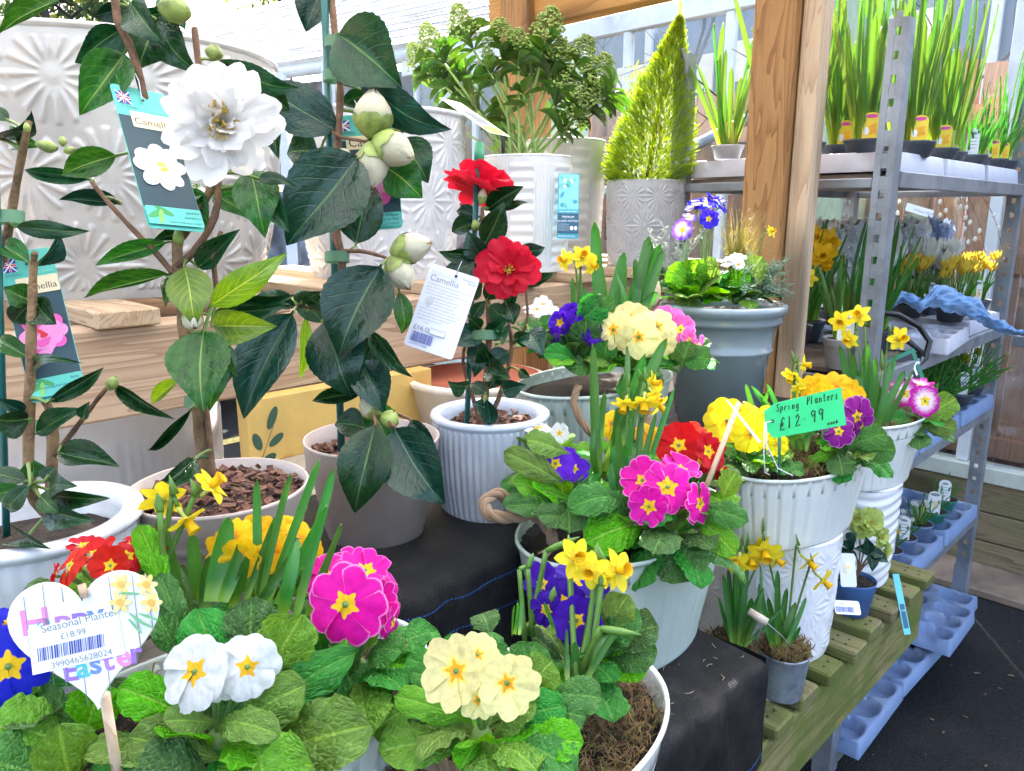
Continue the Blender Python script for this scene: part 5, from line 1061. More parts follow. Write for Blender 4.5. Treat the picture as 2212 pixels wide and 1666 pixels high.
# ================================================================ ZINC PLANTERS OF SPRING FLOWERS
M_MINT = paint('mint_white_enamel', (.50, .585, .53), .32, var=.04, bump=.01, coat=.25, dirt=.22, dcol=(.33, .33, .27), sc=12); M_MINT2 = paint('pale_mint_enamel', (.60, .665, .63), .32, var=.04, bump=.01, coat=.25); M_WEN = paint('white_enamel', (.74, .76, .73), .32, var=.03, bump=.01, coat=.25, dirt=.16, dcol=(.45, .43, .36), sc=12)
def oval(c, a, b, x, y, z=0, rot=ROT): return V((c[0] + a * x * math.cos(rot) - b * y * math.sin(rot), c[1] + a * x * math.sin(rot) + b * y * math.cos(rot), c[2] + z))
def handle(T, c, a, h, side, drop=.04, out=.035, rot=ROT, z0=-.02, r=.006, spread=.03, seed=1):
    e = oval(c, a, 1, side * 1.0, 0, h + z0, rot); o = V((math.cos(rot), math.sin(rot), 0)) * side; s = V((-math.sin(rot), math.cos(rot), 0))
    rope(T, [e - s * spread - V((0, 0, .012)) - o * .004, e - s * spread + o * .006, e - s * spread * .8 + o * out * .7 - V((0, 0, drop * .3)), e + o * out - V((0, 0, drop * .2)), e + s * spread * .8 + o * out * .6 + V((0, 0, .01)), e + s * spread + o * .006, e + s * spread - V((0, 0, .012)) - o * .004], r, seed=seed)
def strapset(base_uv, tips, t, wpx, dt=.0):
    o = []
    for it in tips: (bu, bv, tu, tv) = it[:4]; w_ = it[4] if len(it) > 4 else wpx; tt = t + rnd(-.012, .012); o.append((D(bu, bv, tt), D(tu, tv, tt + rnd(-.02, .02)), w_ * t / FP))
    return o
# ---- middle mint planter
cM = V((.148, .915, PL)); aM, bM, hM = .170, .108, .170
TM = thing('planter', cM, 'middle mint planter of magenta, red and violet primroses with a thick rope handle', 'planter', 'planters of spring flowers', rz=0)
bucket(TM, tuple(cM), aM, bM, hM, M_MINT, .76); soil_disc(TM, cM + V((0, 0, hM - .02)), aM * .965, bM * .965)
rope(TM, [D(1196, 1172, .87), D(1180, 1135, .865), D(1150, 1112, .86), D(1105, 1118, .855), D(1058, 1112, .85), D(1048, 1085, .86), D(1075, 1068, .875), D(1100, 1082, .885)], .0066, seed=2); handle(TM, cM, aM, hM, 1, seed=3, drop=.0, out=.02)
F_ = fpx([(1200, 1002, 88, .88), (1240, 1012, 66, .905), (1222, 992, 60, .93)], .9, .35); primrose(TM, D(1215, 1085, .91), .075, 16, 'violet', F_, 'violet primrose', True, (8, 60), seed=1)
F_ = fpx([(1388, 1038, 108, .87, (-.5, -.7, .6)), (1442, 1052, 124, .85, (.0, -.8, .55)), (1402, 1094, 96, .84, (-.3, -.9, .2)), (1512, 1088, 104, .85, (.7, -.7, .2)), (1470, 1012, 96, .89, (.2, -.2, .9)), (1480, 1068, 80, .875, (.3, -.6, .6)), (1440, 1010, 80, .90, (0, -.2, 1))], .86)
primrose(TM, D(1450, 1150, .89), .088, 20, 'magenta', F_, 'bright magenta primrose with yellow eyes', True, (-22, 50), seed=2)
for (bu, bv, tu, tv, w_, k) in ((1440, 1150, 1490, 1250, 118, 'primd'), (1400, 1130, 1275, 1165, 96, 'prim'), (1360, 1140, 1300, 1075, 80, 'primd'), (1500, 1110, 1588, 1195, 60, 'prim'), (1500, 1100, 1610, 1120, 56, 'primd'), (1350, 1085, 1235, 1090, 74, 'primd'), (1320, 1170, 1262, 1205, 60, 'prim'), (1250, 1120, 1165, 1110, 60, 'primd'), (1240, 1080, 1110, 1040, 62, 'prim'), (1230, 1050, 1095, 975, 58, 'prim'), (1250, 1090, 1100, 1085, 60, 'primd'), (1230, 980, 1140, 945, 60, 'prim'), (1470, 1100, 1395, 1115, 60, 'primd'), (1560, 1080, 1590, 1020, 50, 'prim')):
    put_leaf(TM, k, D(bu, bv, .88), D(tu, tv, .835 if tv > 1080 else .86), w_ * .86 / FP, toeye(D(bu, bv, .88), .35, .2))
F_ = fpx([(1466, 962, 104, .93, (-.15, -.9, .4)), (1530, 975, 92, .92, (.5, -.75, .35)), (1558, 1010, 74, .93, (.8, -.5, .1)), (1490, 935, 80, .96, (.1, -.2, 1)), (1508, 1000, 60, .94, (.1, -.6, .5))], .94); primrose(TM, D(1500, 1050, .96), .07, 12, 'red', F_, 'deep red primrose', True, seed=3)
F_ = fpx([(1322, 915, 74, .99), (1402, 945, 76, .99), (1345, 935, 60, 1.01)], 1.0); primrose(TM, D(1355, 1000, 1.0), .06, 10, 'gold', F_, 'golden primrose at the back', seed=4)
F_ = fpx([(1162, 924, 66, .97, (0, -.1, 1)), (1208, 936, 46, .96)], .97); primrose(TM, D(1190, 990, .97), .06, 10, 'white', F_, 'white primrose at the back left', seed=5)
LV = strapset(None, [(1290, 1030, 1278, 742, 22), (1300, 1030, 1352, 748, 22), (1318, 1030, 1395, 764, 24), (1330, 985, 1440, 730, 22), (1292, 1035, 1306, 845, 16), (1310, 1035, 1366, 838, 18), (1296, 1035, 1283, 920, 14), (1320, 1070, 1330, 880, 14)], .95, 20); daffs(TM, D(1300, 1040, .95), [], LV, 'tall daffodil leaves', seed_ := 'strap') if False else None
daffs(TM, D(1300, 1040, .95), [], LV, 'tall flowerless daffodil leaves')
F_ = [(D(1350, 872, .92), 62 * .92 / FP, V((-.3, -.6, -.75))), (D(1392, 868, .91), 72 * .91 / FP, V((-.1, -.7, -.8))), (D(1412, 852, .92), 60 * .92 / FP, V((.5, -.5, -.6))), (D(1408, 828, .94), 58 * .94 / FP, V((.7, -.5, .1))), (D(1422, 875, .93), 56 * .93 / FP, V((.6, -.4, -.5)))]
LV = strapset(None, [(1345, 1090, 1335, 915, 15), (1352, 1090, 1360, 905, 16), (1360, 1095, 1385, 900, 16), (1365, 1090, 1420, 890, 14), (1340, 1085, 1318, 960, 16), (1372, 1080, 1456, 838, 12), (1350, 1090, 1350, 960, 20), (1358, 1090, 1372, 950, 20), (1342, 1092, 1330, 990, 20)], .90, 18); daffs(TM, D(1350, 1095, .90), F_, LV, 'clump of five nodding yellow daffodils', buds=[])
# ---- rear mint planter
cR = V((.140, 1.225, ST)); TR_ = thing('planter', cR, 'mint enamel planter of cream, violet and pink primroses on the upper step', 'planter', 'planters of spring flowers')
aR, bR, hR = .160, .10, .135; bucket(TR_, tuple(cR), aR, bR, hR, M_MINT, .80); soil_disc(TR_, cR + V((0, 0, hR - .02)), aR * .965, bR * .965)
rope(TR_, [D(1250, 835, 1.135), D(1240, 870, 1.12), D(1262, 920, 1.11), D(1300, 950, 1.11), D(1350, 955, 1.11), D(1392, 935, 1.12), D(1400, 880, 1.135)], .0052, seed=7)
F_ = fpx([(1325, 712, 96, 1.12), (1362, 692, 92, 1.17), (1380, 728, 104, 1.11), (1420, 706, 92, 1.15), (1436, 742, 60, 1.14)], 1.15, .2); primrose(TR_, D(1370, 795, 1.17), .075, 16, 'cream', F_, 'cream primrose', True, (5, 60), seed=11)
F_ = fpx([(1215, 700, 62, 1.15), (1235, 685, 62, 1.18), (1270, 700, 66, 1.15), (1205, 725, 44, 1.14, (-1, -.3, 0)), (1255, 690, 60, 1.17), (1280, 722, 54, 1.14)], 1.15, .3); primrose(TR_, D(1235, 775, 1.17), .075, 18, 'violet', F_, 'violet primrose with curled petals', True, (8, 75), seed=12, double=True)
F_ = fpx([(1428, 683, 60, 1.22), (1455, 690, 56, 1.23), (1470, 712, 66, 1.2), (1488, 735, 62, 1.18, (.7, -.7, .1)), (1508, 748, 54, 1.19, (.8, -.6, 0)), (1440, 700, 56, 1.21)], 1.2); primrose(TR_, D(1450, 780, 1.22), .07, 14, 'pink', F_, 'pink primrose', True, (0, 50), seed=13)
F_ = fpx([(1160, 668, 66, 1.26, (0, -.3, .9)), (1185, 672, 60, 1.27, (.2, -.2, .9)), (1172, 660, 50, 1.28)], 1.26); primrose(TR_, D(1165, 745, 1.22), .07, 14, 'white', F_, 'white primrose at the left end', True, seed=14)
F_ = fpx([(1300, 650, 40, 1.3), (1325, 660, 40, 1.3)], 1.3); primrose(TR_, D(1310, 740, 1.28), .06, 9, 'gold', F_, 'golden primrose at the back', True, seed=15)
for (bu, bv, tu, tv, w_) in ((1260, 770, 1268, 690, 66), (1250, 790, 1180, 760, 50), (1290, 790, 1230, 790, 50), (1400, 780, 1408, 850, 60), (1460, 770, 1535, 775, 56), (1380, 790, 1340, 850, 40), (1300, 700, 1290, 640, 70), (1240, 700, 1300, 650, 70), (1180, 730, 1135, 700, 50), (1300, 790, 1310, 740, 50), (1470, 800, 1490, 740, 50)): put_leaf(TR_, 'primd', D(bu, bv, 1.15), D(tu, tv, 1.12), w_ * 1.13 / FP, toeye(D(bu, bv, 1.15), .4, .2))
LV = strapset(None, [(1300, 730, 1286, 478, 24), (1312, 720, 1290, 560, 22), (1305, 720, 1350, 545, 22), (1340, 720, 1410, 522, 26), (1345, 715, 1392, 600, 22), (1355, 700, 1425, 525, 24), (1332, 720, 1345, 560, 22), (1378, 680, 1418, 630, 20), (1380, 700, 1402, 510, 20), (1320, 710, 1325, 590, 18), (1362, 700, 1370, 560, 22), (1385, 690, 1432, 540, 18)], 1.28, 22); daffs(TR_, D(1340, 740, 1.28), [], LV, 'tall daffodil leaves')
F_ = [(D(1222, 562, 1.22), 50 * 1.22 / FP, V((-.7, -.5, .1))), (D(1258, 555, 1.22), 56 * 1.22 / FP, V((.1, -.7, .3))), (D(1276, 572, 1.22), 46 * 1.22 / FP, V((.6, -.5, -.2)))]
LV = strapset(None, [(1245, 690, 1262, 620, 14), (1240, 690, 1235, 600, 12), (1255, 690, 1275, 630, 12)], 1.24, 16); daffs(TR_, D(1250, 700, 1.25), F_, LV, 'small yellow daffodils')
MB().lathe([(0, 0), (.032, 0), (.032, .003), (0, .003)], V((0, 0, 0)), 30, M=Matrix.Translation(D(1395, 625, 1.34)) @ Matrix.Rotation(rad(70), 4, 'X') @ Matrix.Rotation(rad(30), 4, 'Y')).build('wooden_pick', W_POSTL, TR_)
# ---- nearest planter with the heart sign
cF = V((-.225, .495, PL)); aF, bF, hF = .185, .108, .185
TF = thing('planter', cF, 'nearest left planter with magenta, white, red and blue primroses behind the heart sign', 'planter', 'planters of spring flowers')
bucket(TF, tuple(cF), aF, bF, hF, M_MINT2, .76); soil_disc(TF, cF + V((0, 0, hF - .02)), aF * .965, bF * .965); moss(TF, cF + V((0, 0, hF - .016)), aF * .9, bF * .9, ROT, 900, 1)
F_ = fpx([(420, 1452, 176, .475, (-.25, -.75, .62)), (534, 1441, 150, .48, (.15, -.92, .40)), (470, 1478, 92, .485, (.1, -.8, .2))], .48); primrose(TF, D(470, 1600, .505), .085, 12, 'white', F_, 'white primrose with orange eyes', seed=21, el=(0, 40))
for (bu, bv, tu, tv, w_, k, dz) in ((475, 1530, 430, 1320, 130, 'primd', .03), (540, 1480, 545, 1295, 120, 'primd', .04), (560, 1500, 650, 1330, 130, 'prim', .02), (500, 1600, 640, 1480, 110, 'prim', .0), (520, 1620, 745, 1400, 92, 'primd', .02), (540, 1640, 770, 1560, 150, 'prim', -.01), (480, 1640, 285, 1590, 110, 'prim', -.02), (440, 1560, 262, 1480, 100, 'prim', .0), (470, 1570, 590, 1575, 76, 'prim', -.02), (470, 1660, 640, 1640, 120, 'prim', -.04), (460, 1680, 280, 1680, 140, 'primd', -.03), (500, 1700, 660, 1700, 150, 'prim', -.04), (470, 1560, 370, 1550, 70, 'prim', -.02),
    (150, 1600, -20, 1560, 150, 'prim', .0), (140, 1680, -30, 1640, 150, 'primd', -.02), (180, 1600, 220, 1480, 110, 'prim', .02), (200, 1600, 60, 1500, 90, 'primd', .03), (160, 1700, 130, 1570, 120, 'prim', -.02), (400, 1440, 330, 1300, 70, 'primd', .03), (370, 1300, 300, 1130, 60, 'prim', .05), (400, 1400, 345, 1240, 60, 'primd', .04), (430, 1500, 385, 1400, 80, 'prim', .03)):
    put_leaf(TF, k, D(bu, bv, .50 + dz * .5), D(tu, tv, .48 + dz), w_ * .49 / FP, toeye(D(bu, bv, .5), .45, .3))
F_ = fpx([(746, 1306, 190, .53, (-.12, -.95, .30)), (700, 1238, 110, .57, (-.3, -.5, .8)), (790, 1232, 120, .57, (.2, -.3, .95)), (812, 1300, 110, .555, (.75, -.6, .2)), (842, 1290, 100, .57, (.95, -.2, .3)), (850, 1345, 84, .565, (.95, -.3, -.1)), (745, 1222, 100, .585, (0, -.2, 1)), (822, 1245, 90, .585, (.5, -.1, .8))], .56); primrose(TF, D(770, 1440, .575), .075, 12, 'magenta', F_, 'magenta primrose on the right', seed=22, deep=True, el=(-10, 45))
for (bu, bv, tu, tv, w_, k) in ((720, 1420, 800, 1560, 150, 'primd'), (790, 1420, 860, 1400, 80, 'primd'), (700, 1420, 660, 1330, 90, 'primd'), (740, 1410, 690, 1470, 80, 'prim')): put_leaf(TF, k, D(bu, bv, .57), D(tu, tv, .545), w_ * .55 / FP, toeye(D(bu, bv, .57), .4, .3))
F_ = fpx([(150, 1222, 96, .51, (-.5, -.5, .6)), (205, 1195, 96, .53, (-.2, -.2, .95)), (238, 1222, 92, .505, (0, -.8, .35)), (275, 1200, 84, .53, (.3, -.3, .8)), (322, 1178, 84, .55, (.3, -.3, .8)), (180, 1178, 70, .545, (0, -.1, 1)), (290, 1172, 70, .555, (0, -.2, 1)), (120, 1245, 66, .515, (-.8, -.4, .3))], .53); primrose(TF, D(235, 1330, .545), .06, 12, 'red', F_, 'red primrose behind the heart sign', seed=23, deep=True)
F_ = fpx([(505, 1160, 100, .57), (555, 1150, 96, .59), (590, 1190, 100, .575), (520, 1205, 96, .56), (650, 1165, 90, .59), (625, 1150, 80, .605), (665, 1195, 76, .585), (480, 1190, 80, .575), (560, 1215, 80, .56)], .58, .2); primrose(TF, D(580, 1300, .595), .06, 10, 'gold', F_, 'golden yellow primrose at the back', seed=24, deep=True)
F_ = fpx([(18, 1440, 190, .50, (.35, -.85, .3)), (20, 1350, 120, .53, (.1, -.5, .8)), (-40, 1400, 150, .52, (-.2, -.7, .6))], .5); primrose(TF, D(20, 1560, .53), .075, 12, 'blue', F_, 'deep blue primrose at the left edge', seed=25, deep=True)
LV = strapset(None, [(402, 1330, 345, 1112, 30), (432, 1310, 415, 1150, 26), (458, 1300, 488, 1116, 40), (478, 1300, 520, 1170, 30), (560, 1300, 556, 1035, 18), (575, 1310, 692, 990, 18), (560, 1310, 628, 1020, 16), (592, 1320, 705, 1090, 22), (640, 1330, 722, 1010, 20), (530, 1300, 600, 1110, 14), (500, 1310, 530, 1200, 24), (610, 1330, 640, 1160, 26), (440, 1330, 450, 1200, 26), (548, 1320, 588, 1130, 12), (665, 1330, 735, 1130, 22), (545, 1320, 640, 1180, 20), (420, 1320, 390, 1220, 20)], .555, 24)
daffs(TF, D(520, 1330, .555), [], LV, 'broad daffodil leaves')
F_ = [(D(350, 1082, .545), 104 * .545 / FP, V((-.25, .75, .35))), (D(402, 1122, .54), 96 * .54 / FP, V((.5, -.25, -.6))), (D(455, 1052, .545), 92 * .545 / FP, V((.65, .1, .6)))]
daffs(TF, D(350, 1270, .54), F_, strapset(None, [(370, 1300, 340, 1180, 18)], .545, 18), 'pale yellow daffodils', stemr=.0022, bw=.006)
# heart sign
g = Tag('heart_sign', 'white wooden heart price sign on a stick reading Happy Easter, Seasonal Planter £18.99', 'sign', (17, 1264, .43), (287, 1220, .43), (60, 1534, .43))
hc = []
for i in range(72):
    a = 2 * math.pi * i / 72; x = 16 * math.sin(a) ** 3; y = 13 * math.cos(a) - 5 * math.cos(2 * a) - 2 * math.cos(3 * a) - math.cos(4 * a); hc.append((x / 16, y / 16))
ce = g.P(184, 1366); R_ = 163 * .43 / FP; hp = [(ce.x + x * R_, ce.y + y * R_ * .98) for x, y in hc]
g.card(hp[::-1], flat('sign_white', (.80, .81, .84)), .003, 'board', 0); Lc = lambda u, v, z=.0004: (lambda q: g.M @ V((q.x, q.y, z)))(g.P(u, v))
mb = MB()
for (u, v0, v1) in ((52, 1290, 1420), (92, 1262, 1480), (133, 1262, 1300), (235, 1245, 1330), (285, 1235, 1400), (318, 1250, 1370), (180, 1440, 1525), (232, 1430, 1500), (140, 1440, 1495)):
    mb.tube([Lc(u, v0), Lc(u + (v1 - v0) * .12, v1)], .00022, 4)
mb.build('plank_line', P_GREY, g.T)
cols = [flat('l_pink', (.75, .25, .55)), flat('l_violet', (.30, .16, .60)), flat('l_teal', (.08, .50, .55)), flat('l_blue', (.15, .25, .65)), flat('l_mauve', (.45, .20, .60))]
for i, ch in enumerate('Happy'):
    u = 46 + 37 * i; q = g.P(u, 1374 - 6.2 * i); text(ch, .0162 * (1.25 if ch == 'H' else 1), cols[(i * 2) % 5], g.T, q.x, q.y, .0003, sx=1.25, bold=.0004)
for i, ch in enumerate('Easter'):
    u = 138 + 29 * i; q = g.P(u, 1472 - 8.0 * i); text(ch, .0165, cols[(i + 1) % 5], g.T, q.x, q.y, .0003, sx=1.1, bold=.0004)
st_ = [g.P(*q) for q in ((61, 1360), (255, 1315), (272, 1412), (72, 1458))]; g.card([(p.x, p.y) for p in st_][::-1], flat('sticker_white', (.84, .85, .87)), .00012, 'sticker', .0006)
qq = g.P(90, 1378); ang = .165
for (b, u, v, sz) in (('Seasonal Planter', 92, 1367, .0062), ('£18.99', 133, 1381, .0050), ('3990465628024', 113, 1444, .0050)): q = g.P(u, v); text(b, sz, P_GREY, g.T, q.x, q.y, .00085, rot=.075, sx=1.1)
mb = MB(); random.seed(9); u = 82
while u < 226:
    w_ = random.choice((1.2, 2, 3.4)); sl = -.235; mb.add([Lc(a, b + (a - 82) * sl, .0008) for a, b in ((u, 1401), (u + w_, 1401), (u + w_ + 2.5, 1430), (u + 2.5, 1430))], [(0, 1, 2, 3)]); u += w_ + random.choice((1.4, 2, 3))
mb.build('barcode', P_BLU, g.T, smooth=False)
pl_ = flat('print_daffodil', (.86, .62, .20)); pg_ = flat('print_leaf_green', (.18, .45, .22)); gl = lambda u, v, ru, rv, m, rot, nm: (lambda q: g.blob(q.x / g.w, -q.y / g.h, ru / 270, rv / 270, m, rot, nm))(g.P(u, v))
for (u, v) in ((262, 1262), (318, 1262), (262, 1300), (330, 1300)):
    for k in range(6): gl(u + 13 * math.cos(k * 1.05), v + 13 * math.sin(k * 1.05), 11, 6, pl_ if k % 2 else flat('print_daffodil2', (.90, .72, .30)), -k * 1.05, 'printed_daffodil')
    gl(u, v, 8, 8, flat('print_cup', (.82, .45, .10)), 0, 'printed_daffodil')
for (u, v, r) in ((300, 1335, -.8), (315, 1345, -.6), (296, 1350, -1.0), (285, 1280, -.2), (325, 1330, -.5)): gl(u, v, 22, 3, pg_, r, 'printed_leaf')
mb = MB(); mb.tube([D(176, 1262, .428), D(183, 1292, .427)], .0022, 8); mb.build('peg', W_POSTL, g.T); MB().tube([D(226, 1500, .437), D(262, 1720, .46)], .0030, 10).build('stick', W_POSTL, g.T)
# ---- near centre planter
cN = V((.015, .548, .945)); aN, bN, hN = .138, .096, .150
TN = thing('planter', cN, 'near centre white planter with cream and dark violet primroses, mossy soil and rope handle', 'planter', 'planters of spring flowers')
bucket(TN, tuple(cN), aN, bN, hN, M_WEN, .76); soil_disc(TN, cN + V((0, 0, hN - .022)), aN * .965, bN * .965); moss(TN, cN + V((0, 0, hN - .018)), aN * .93, bN * .93, ROT, 3800, 2, ln=.014, lift=.010)
rope(TN, [D(905, 1555, .60), D(870, 1590, .585), D(900, 1620, .57), D(945, 1650, .56), D(1000, 1690, .55), D(1060, 1730, .55)], .0068, seed=5); handle(TN, cN, aN, hN, 1, seed=6, out=.012, drop=.05, z0=-.03, r=.005)
F_ = fpx([(985, 1450, 160, .50, (-.35, -.85, .45)), (1095, 1476, 146, .49, (.12, -.95, .35)), (1034, 1512, 96, .495, (.0, -.9, .2)), (1032, 1415, 96, .52, (.1, -.6, .75)), (1060, 1430, 80, .53, (.3, -.4, .8))], .5); primrose(TN, D(1040, 1590, .53), .065, 12, 'cream', F_, 'cream primrose with orange eyes', seed=31, el=(0, 40))
for (bu, bv, tu, tv, w_, k, dz) in ((1020, 1560, 860, 1500, 70, 'prim', .0), (1020, 1580, 940, 1570, 80, 'prim', .0), (1040, 1600, 1000, 1655, 70, 'prim', -.02), (1070, 1590, 1130, 1560, 56, 'prim', .0), (1080, 1580, 1215, 1520, 90, 'primd', .0), (1060, 1600, 1200, 1620, 100, 'prim', -.02), (1120, 1520, 1155, 1390, 104, 'primd', .03), (1080, 1500, 1040, 1370, 90, 'primd', .04), (1150, 1480, 1190, 1430, 90, 'prim', .02), (1180, 1500, 1300, 1505, 84, 'primd', .01), (980, 1480, 880, 1420, 74, 'primd', .03), (1000, 1500, 890, 1450, 66, 'primd', .02), (960, 1540, 820, 1540, 90, 'primd', .02), (980, 1450, 1000, 1370, 80, 'primd', .05), (1110, 1600, 1240, 1660, 100, 'primd', -.03), (900, 1520, 800, 1580, 80, 'prim', .01), (1060, 1380, 1040, 1320, 70, 'primd', .07), (1130, 1600, 1250, 1600, 90, 'prim', -.02), (1100, 1640, 1180, 1680, 90, 'primd', -.03), (1150, 1540, 1262, 1545, 80, 'primd', .0)):
    put_leaf(TN, k, D(bu, bv, .53 + dz * .5), D(tu, tv, .515 + dz), w_ * .52 / FP, toeye(D(bu, bv, .5), .45, .25))
F_ = fpx([(1172, 1262, 96, .64, (-.6, -.5, .5)), (1240, 1258, 100, .65, (.1, -.4, .9)), (1246, 1340, 112, .60, (.05, -.95, .25)), (1180, 1318, 90, .62, (-.5, -.8, .2)), (1290, 1292, 92, .63, (.7, -.6, .3)), (1220, 1300, 96, .625, (-.1, -.9, .3)), (1205, 1242, 80, .66, (0, -.1, 1)), (1270, 1340, 76, .61, (.5, -.8, .1))], .63); primrose(TN, D(1235, 1430, .64), .065, 12, 'darkviolet', F_, 'dark violet primrose', seed=32, deep=True, el=(0, 40))
for (bu, bv, tu, tv, w_, k) in ((1300, 1420, 1415, 1400, 96, 'primd'), (1290, 1430, 1400, 1440, 80, 'prim'), (1290, 1400, 1345, 1290, 84, 'prim'), (1310, 1390, 1420, 1350, 90, 'primd'), (1300, 1400, 1370, 1320, 80, 'primd'), (1270, 1450, 1330, 1480, 70, 'primd')): put_leaf(TN, k, D(bu, bv, .63), D(tu, tv, .61), w_ * .62 / FP, toeye(D(bu, bv, .63), .4, .25))
F_ = [(D(1243, 1206, .60), 92 * .6 / FP, V((.2, -.75, .35))), (D(1278, 1232, .59), 84 * .59 / FP, V((-.3, -.8, .1))), (D(1332, 1232, .60), 96 * .6 / FP, V((.55, -.6, .35))), (D(1300, 1250, .60), 66 * .6 / FP, V((.1, .6, .2)))]
bd = [(D(1122, 1230, .63), D(1140, 1222, .63), .0022), (D(1140, 1228, .63), D(1152, 1195, .63), .0026), (D(1180, 1190, .62), D(1252, 1160, .61), .003), (D(1192, 1302, .62), D(1197, 1268, .62), .0034), (D(1298, 1358, .565), D(1385, 1372, .555), .0032)]
LV = strapset(None, [(1112, 1370, 1120, 1300, 9), (1122, 1372, 1130, 1290, 9), (1108, 1372, 1112, 1310, 9), (1200, 1370, 1175, 1300, 8), (1225, 1470, 1222, 1360, 14), (1240, 1470, 1240, 1385, 18), (1255, 1470, 1318, 1370, 14), (1262, 1475, 1345, 1340, 14), (1275, 1480, 1310, 1370, 16), (1250, 1475, 1280, 1400, 14), (1215, 1430, 1265, 1412, 10), (1270, 1475, 1290, 1420, 12)], .58, 18)
daffs(TN, D(1245, 1470, .585), F_, LV, 'small yellow daffodils with green buds', stemr=.0024, bw=.01, buds=bd[4:]); daffs(TN, D(1150, 1375, .63), [], [], 'daffodil buds', stemr=.0022, bw=.008, buds=bd[:4])
# ---- white planters with the price sign
cE = V((.428, 1.180, TB)); M_PW = paint('porcelain_white', (.78, .78, .81), .2, var=.03, coat=.4, bump=.01)
T = thing('glazed_pot', cE, 'white embossed pot turned as a stand under the price-sign planter', 'pot', 'white stand pots'); relief_pot(T, tuple(cE), .113, .107, .203, 'fan', M_PW, .0022, 520, 120, .01, .9, .01, rot=.2)
cW = V((.455, 1.175, TB + .207)); TW = thing('planter', cW, 'white planter with yellow and purple primroses holding the green price sign', 'planter', 'planters of spring flowers')
aW, bW, hW = .176, .104, .120; bucket(TW, tuple(cW), aW, bW, hW, M_WEN, .85); soil_disc(TW, cW + V((0, 0, hW - .015)), aW * .965, bW * .965); moss(TW, cW + V((0, 0, hW - .012)), aW * .93, bW * .93, ROT, 3600, 3, ln=.016, lift=.014); handle(TW, cW, aW, hW, 1, seed=8, out=.008, drop=.03, z0=-.01, r=.004, spread=.018)
F_ = fpx([(1570, 908, 100, 1.11, (-.45, -.85, .3)), (1622, 938, 92, 1.08, (.05, -.95, .15)), (1662, 912, 80, 1.12, (.5, -.7, .3)), (1680, 960, 56, 1.11), (1612, 885, 66, 1.15, (0, -.4, .9))], 1.1); primrose(TW, D(1625, 1005, 1.13), .06, 14, 'yellow', F_, 'yellow primrose', True, seed=41)
F_ = fpx([(1760, 838, 74, 1.20), (1800, 835, 78, 1.19), (1835, 850, 70, 1.19), (1780, 860, 70, 1.18), (1830, 875, 66, 1.17), (1735, 860, 60, 1.2), (1850, 862, 56, 1.2)], 1.2, .2); primrose(TW, D(1795, 935, 1.22), .06, 12, 'gold', F_, 'golden primrose behind the sign', True, seed=42)
F_ = fpx([(1852, 900, 96, 1.13, (.3, -.9, .25)), (1812, 932, 76, 1.10, (-.1, -.85, .4)), (1870, 885, 70, 1.15, (.6, -.5, .4)), (1862, 925, 60, 1.13, (.6, -.7, 0))], 1.13); primrose(TW, D(1830, 985, 1.15), .062, 14, 'purple', F_, 'purple primrose', True, (-15, 50), seed=43)
for (bu, bv, tu, tv, w_) in ((1840, 970, 1935, 972, 60), (1830, 965, 1915, 935, 54), (1810, 975, 1820, 1025, 60), (1800, 960, 1780, 935, 40), (1840, 985, 1850, 1000, 40), (1600, 970, 1560, 960, 50), (1650, 975, 1640, 1000, 50), (1700, 950, 1725, 900, 60), (1620, 1000, 1560, 1040, 60)): put_leaf(TW, 'primd', D(bu, bv, 1.13), D(tu, tv, 1.10), w_ * 1.11 / FP, toeye(D(bu, bv, 1.13), .5, .25))
F_ = [(D(1735, 787, 1.16), 46 * 1.16 / FP, V((.7, -.5, 0))), (D(1712, 812, 1.16), 48 * 1.16 / FP, V((-.5, -.5, -.6))), (D(1725, 835, 1.15), 40 * 1.15 / FP, V((.2, -.7, -.5)))]
LV = strapset(None, [(1725, 970, 1622, 835, 14), (1720, 970, 1640, 850, 14), (1715, 960, 1655, 830, 12), (1735, 970, 1700, 880, 16), (1740, 975, 1750, 900, 14), (1728, 970, 1728, 860, 12), (1740, 970, 1770, 870, 12), (1630, 900, 1612, 830, 10), (1640, 900, 1660, 840, 10)], 1.17, 14); daffs(TW, D(1730, 975, 1.15), F_, LV, 'nodding yellow daffodils', bw=.006)
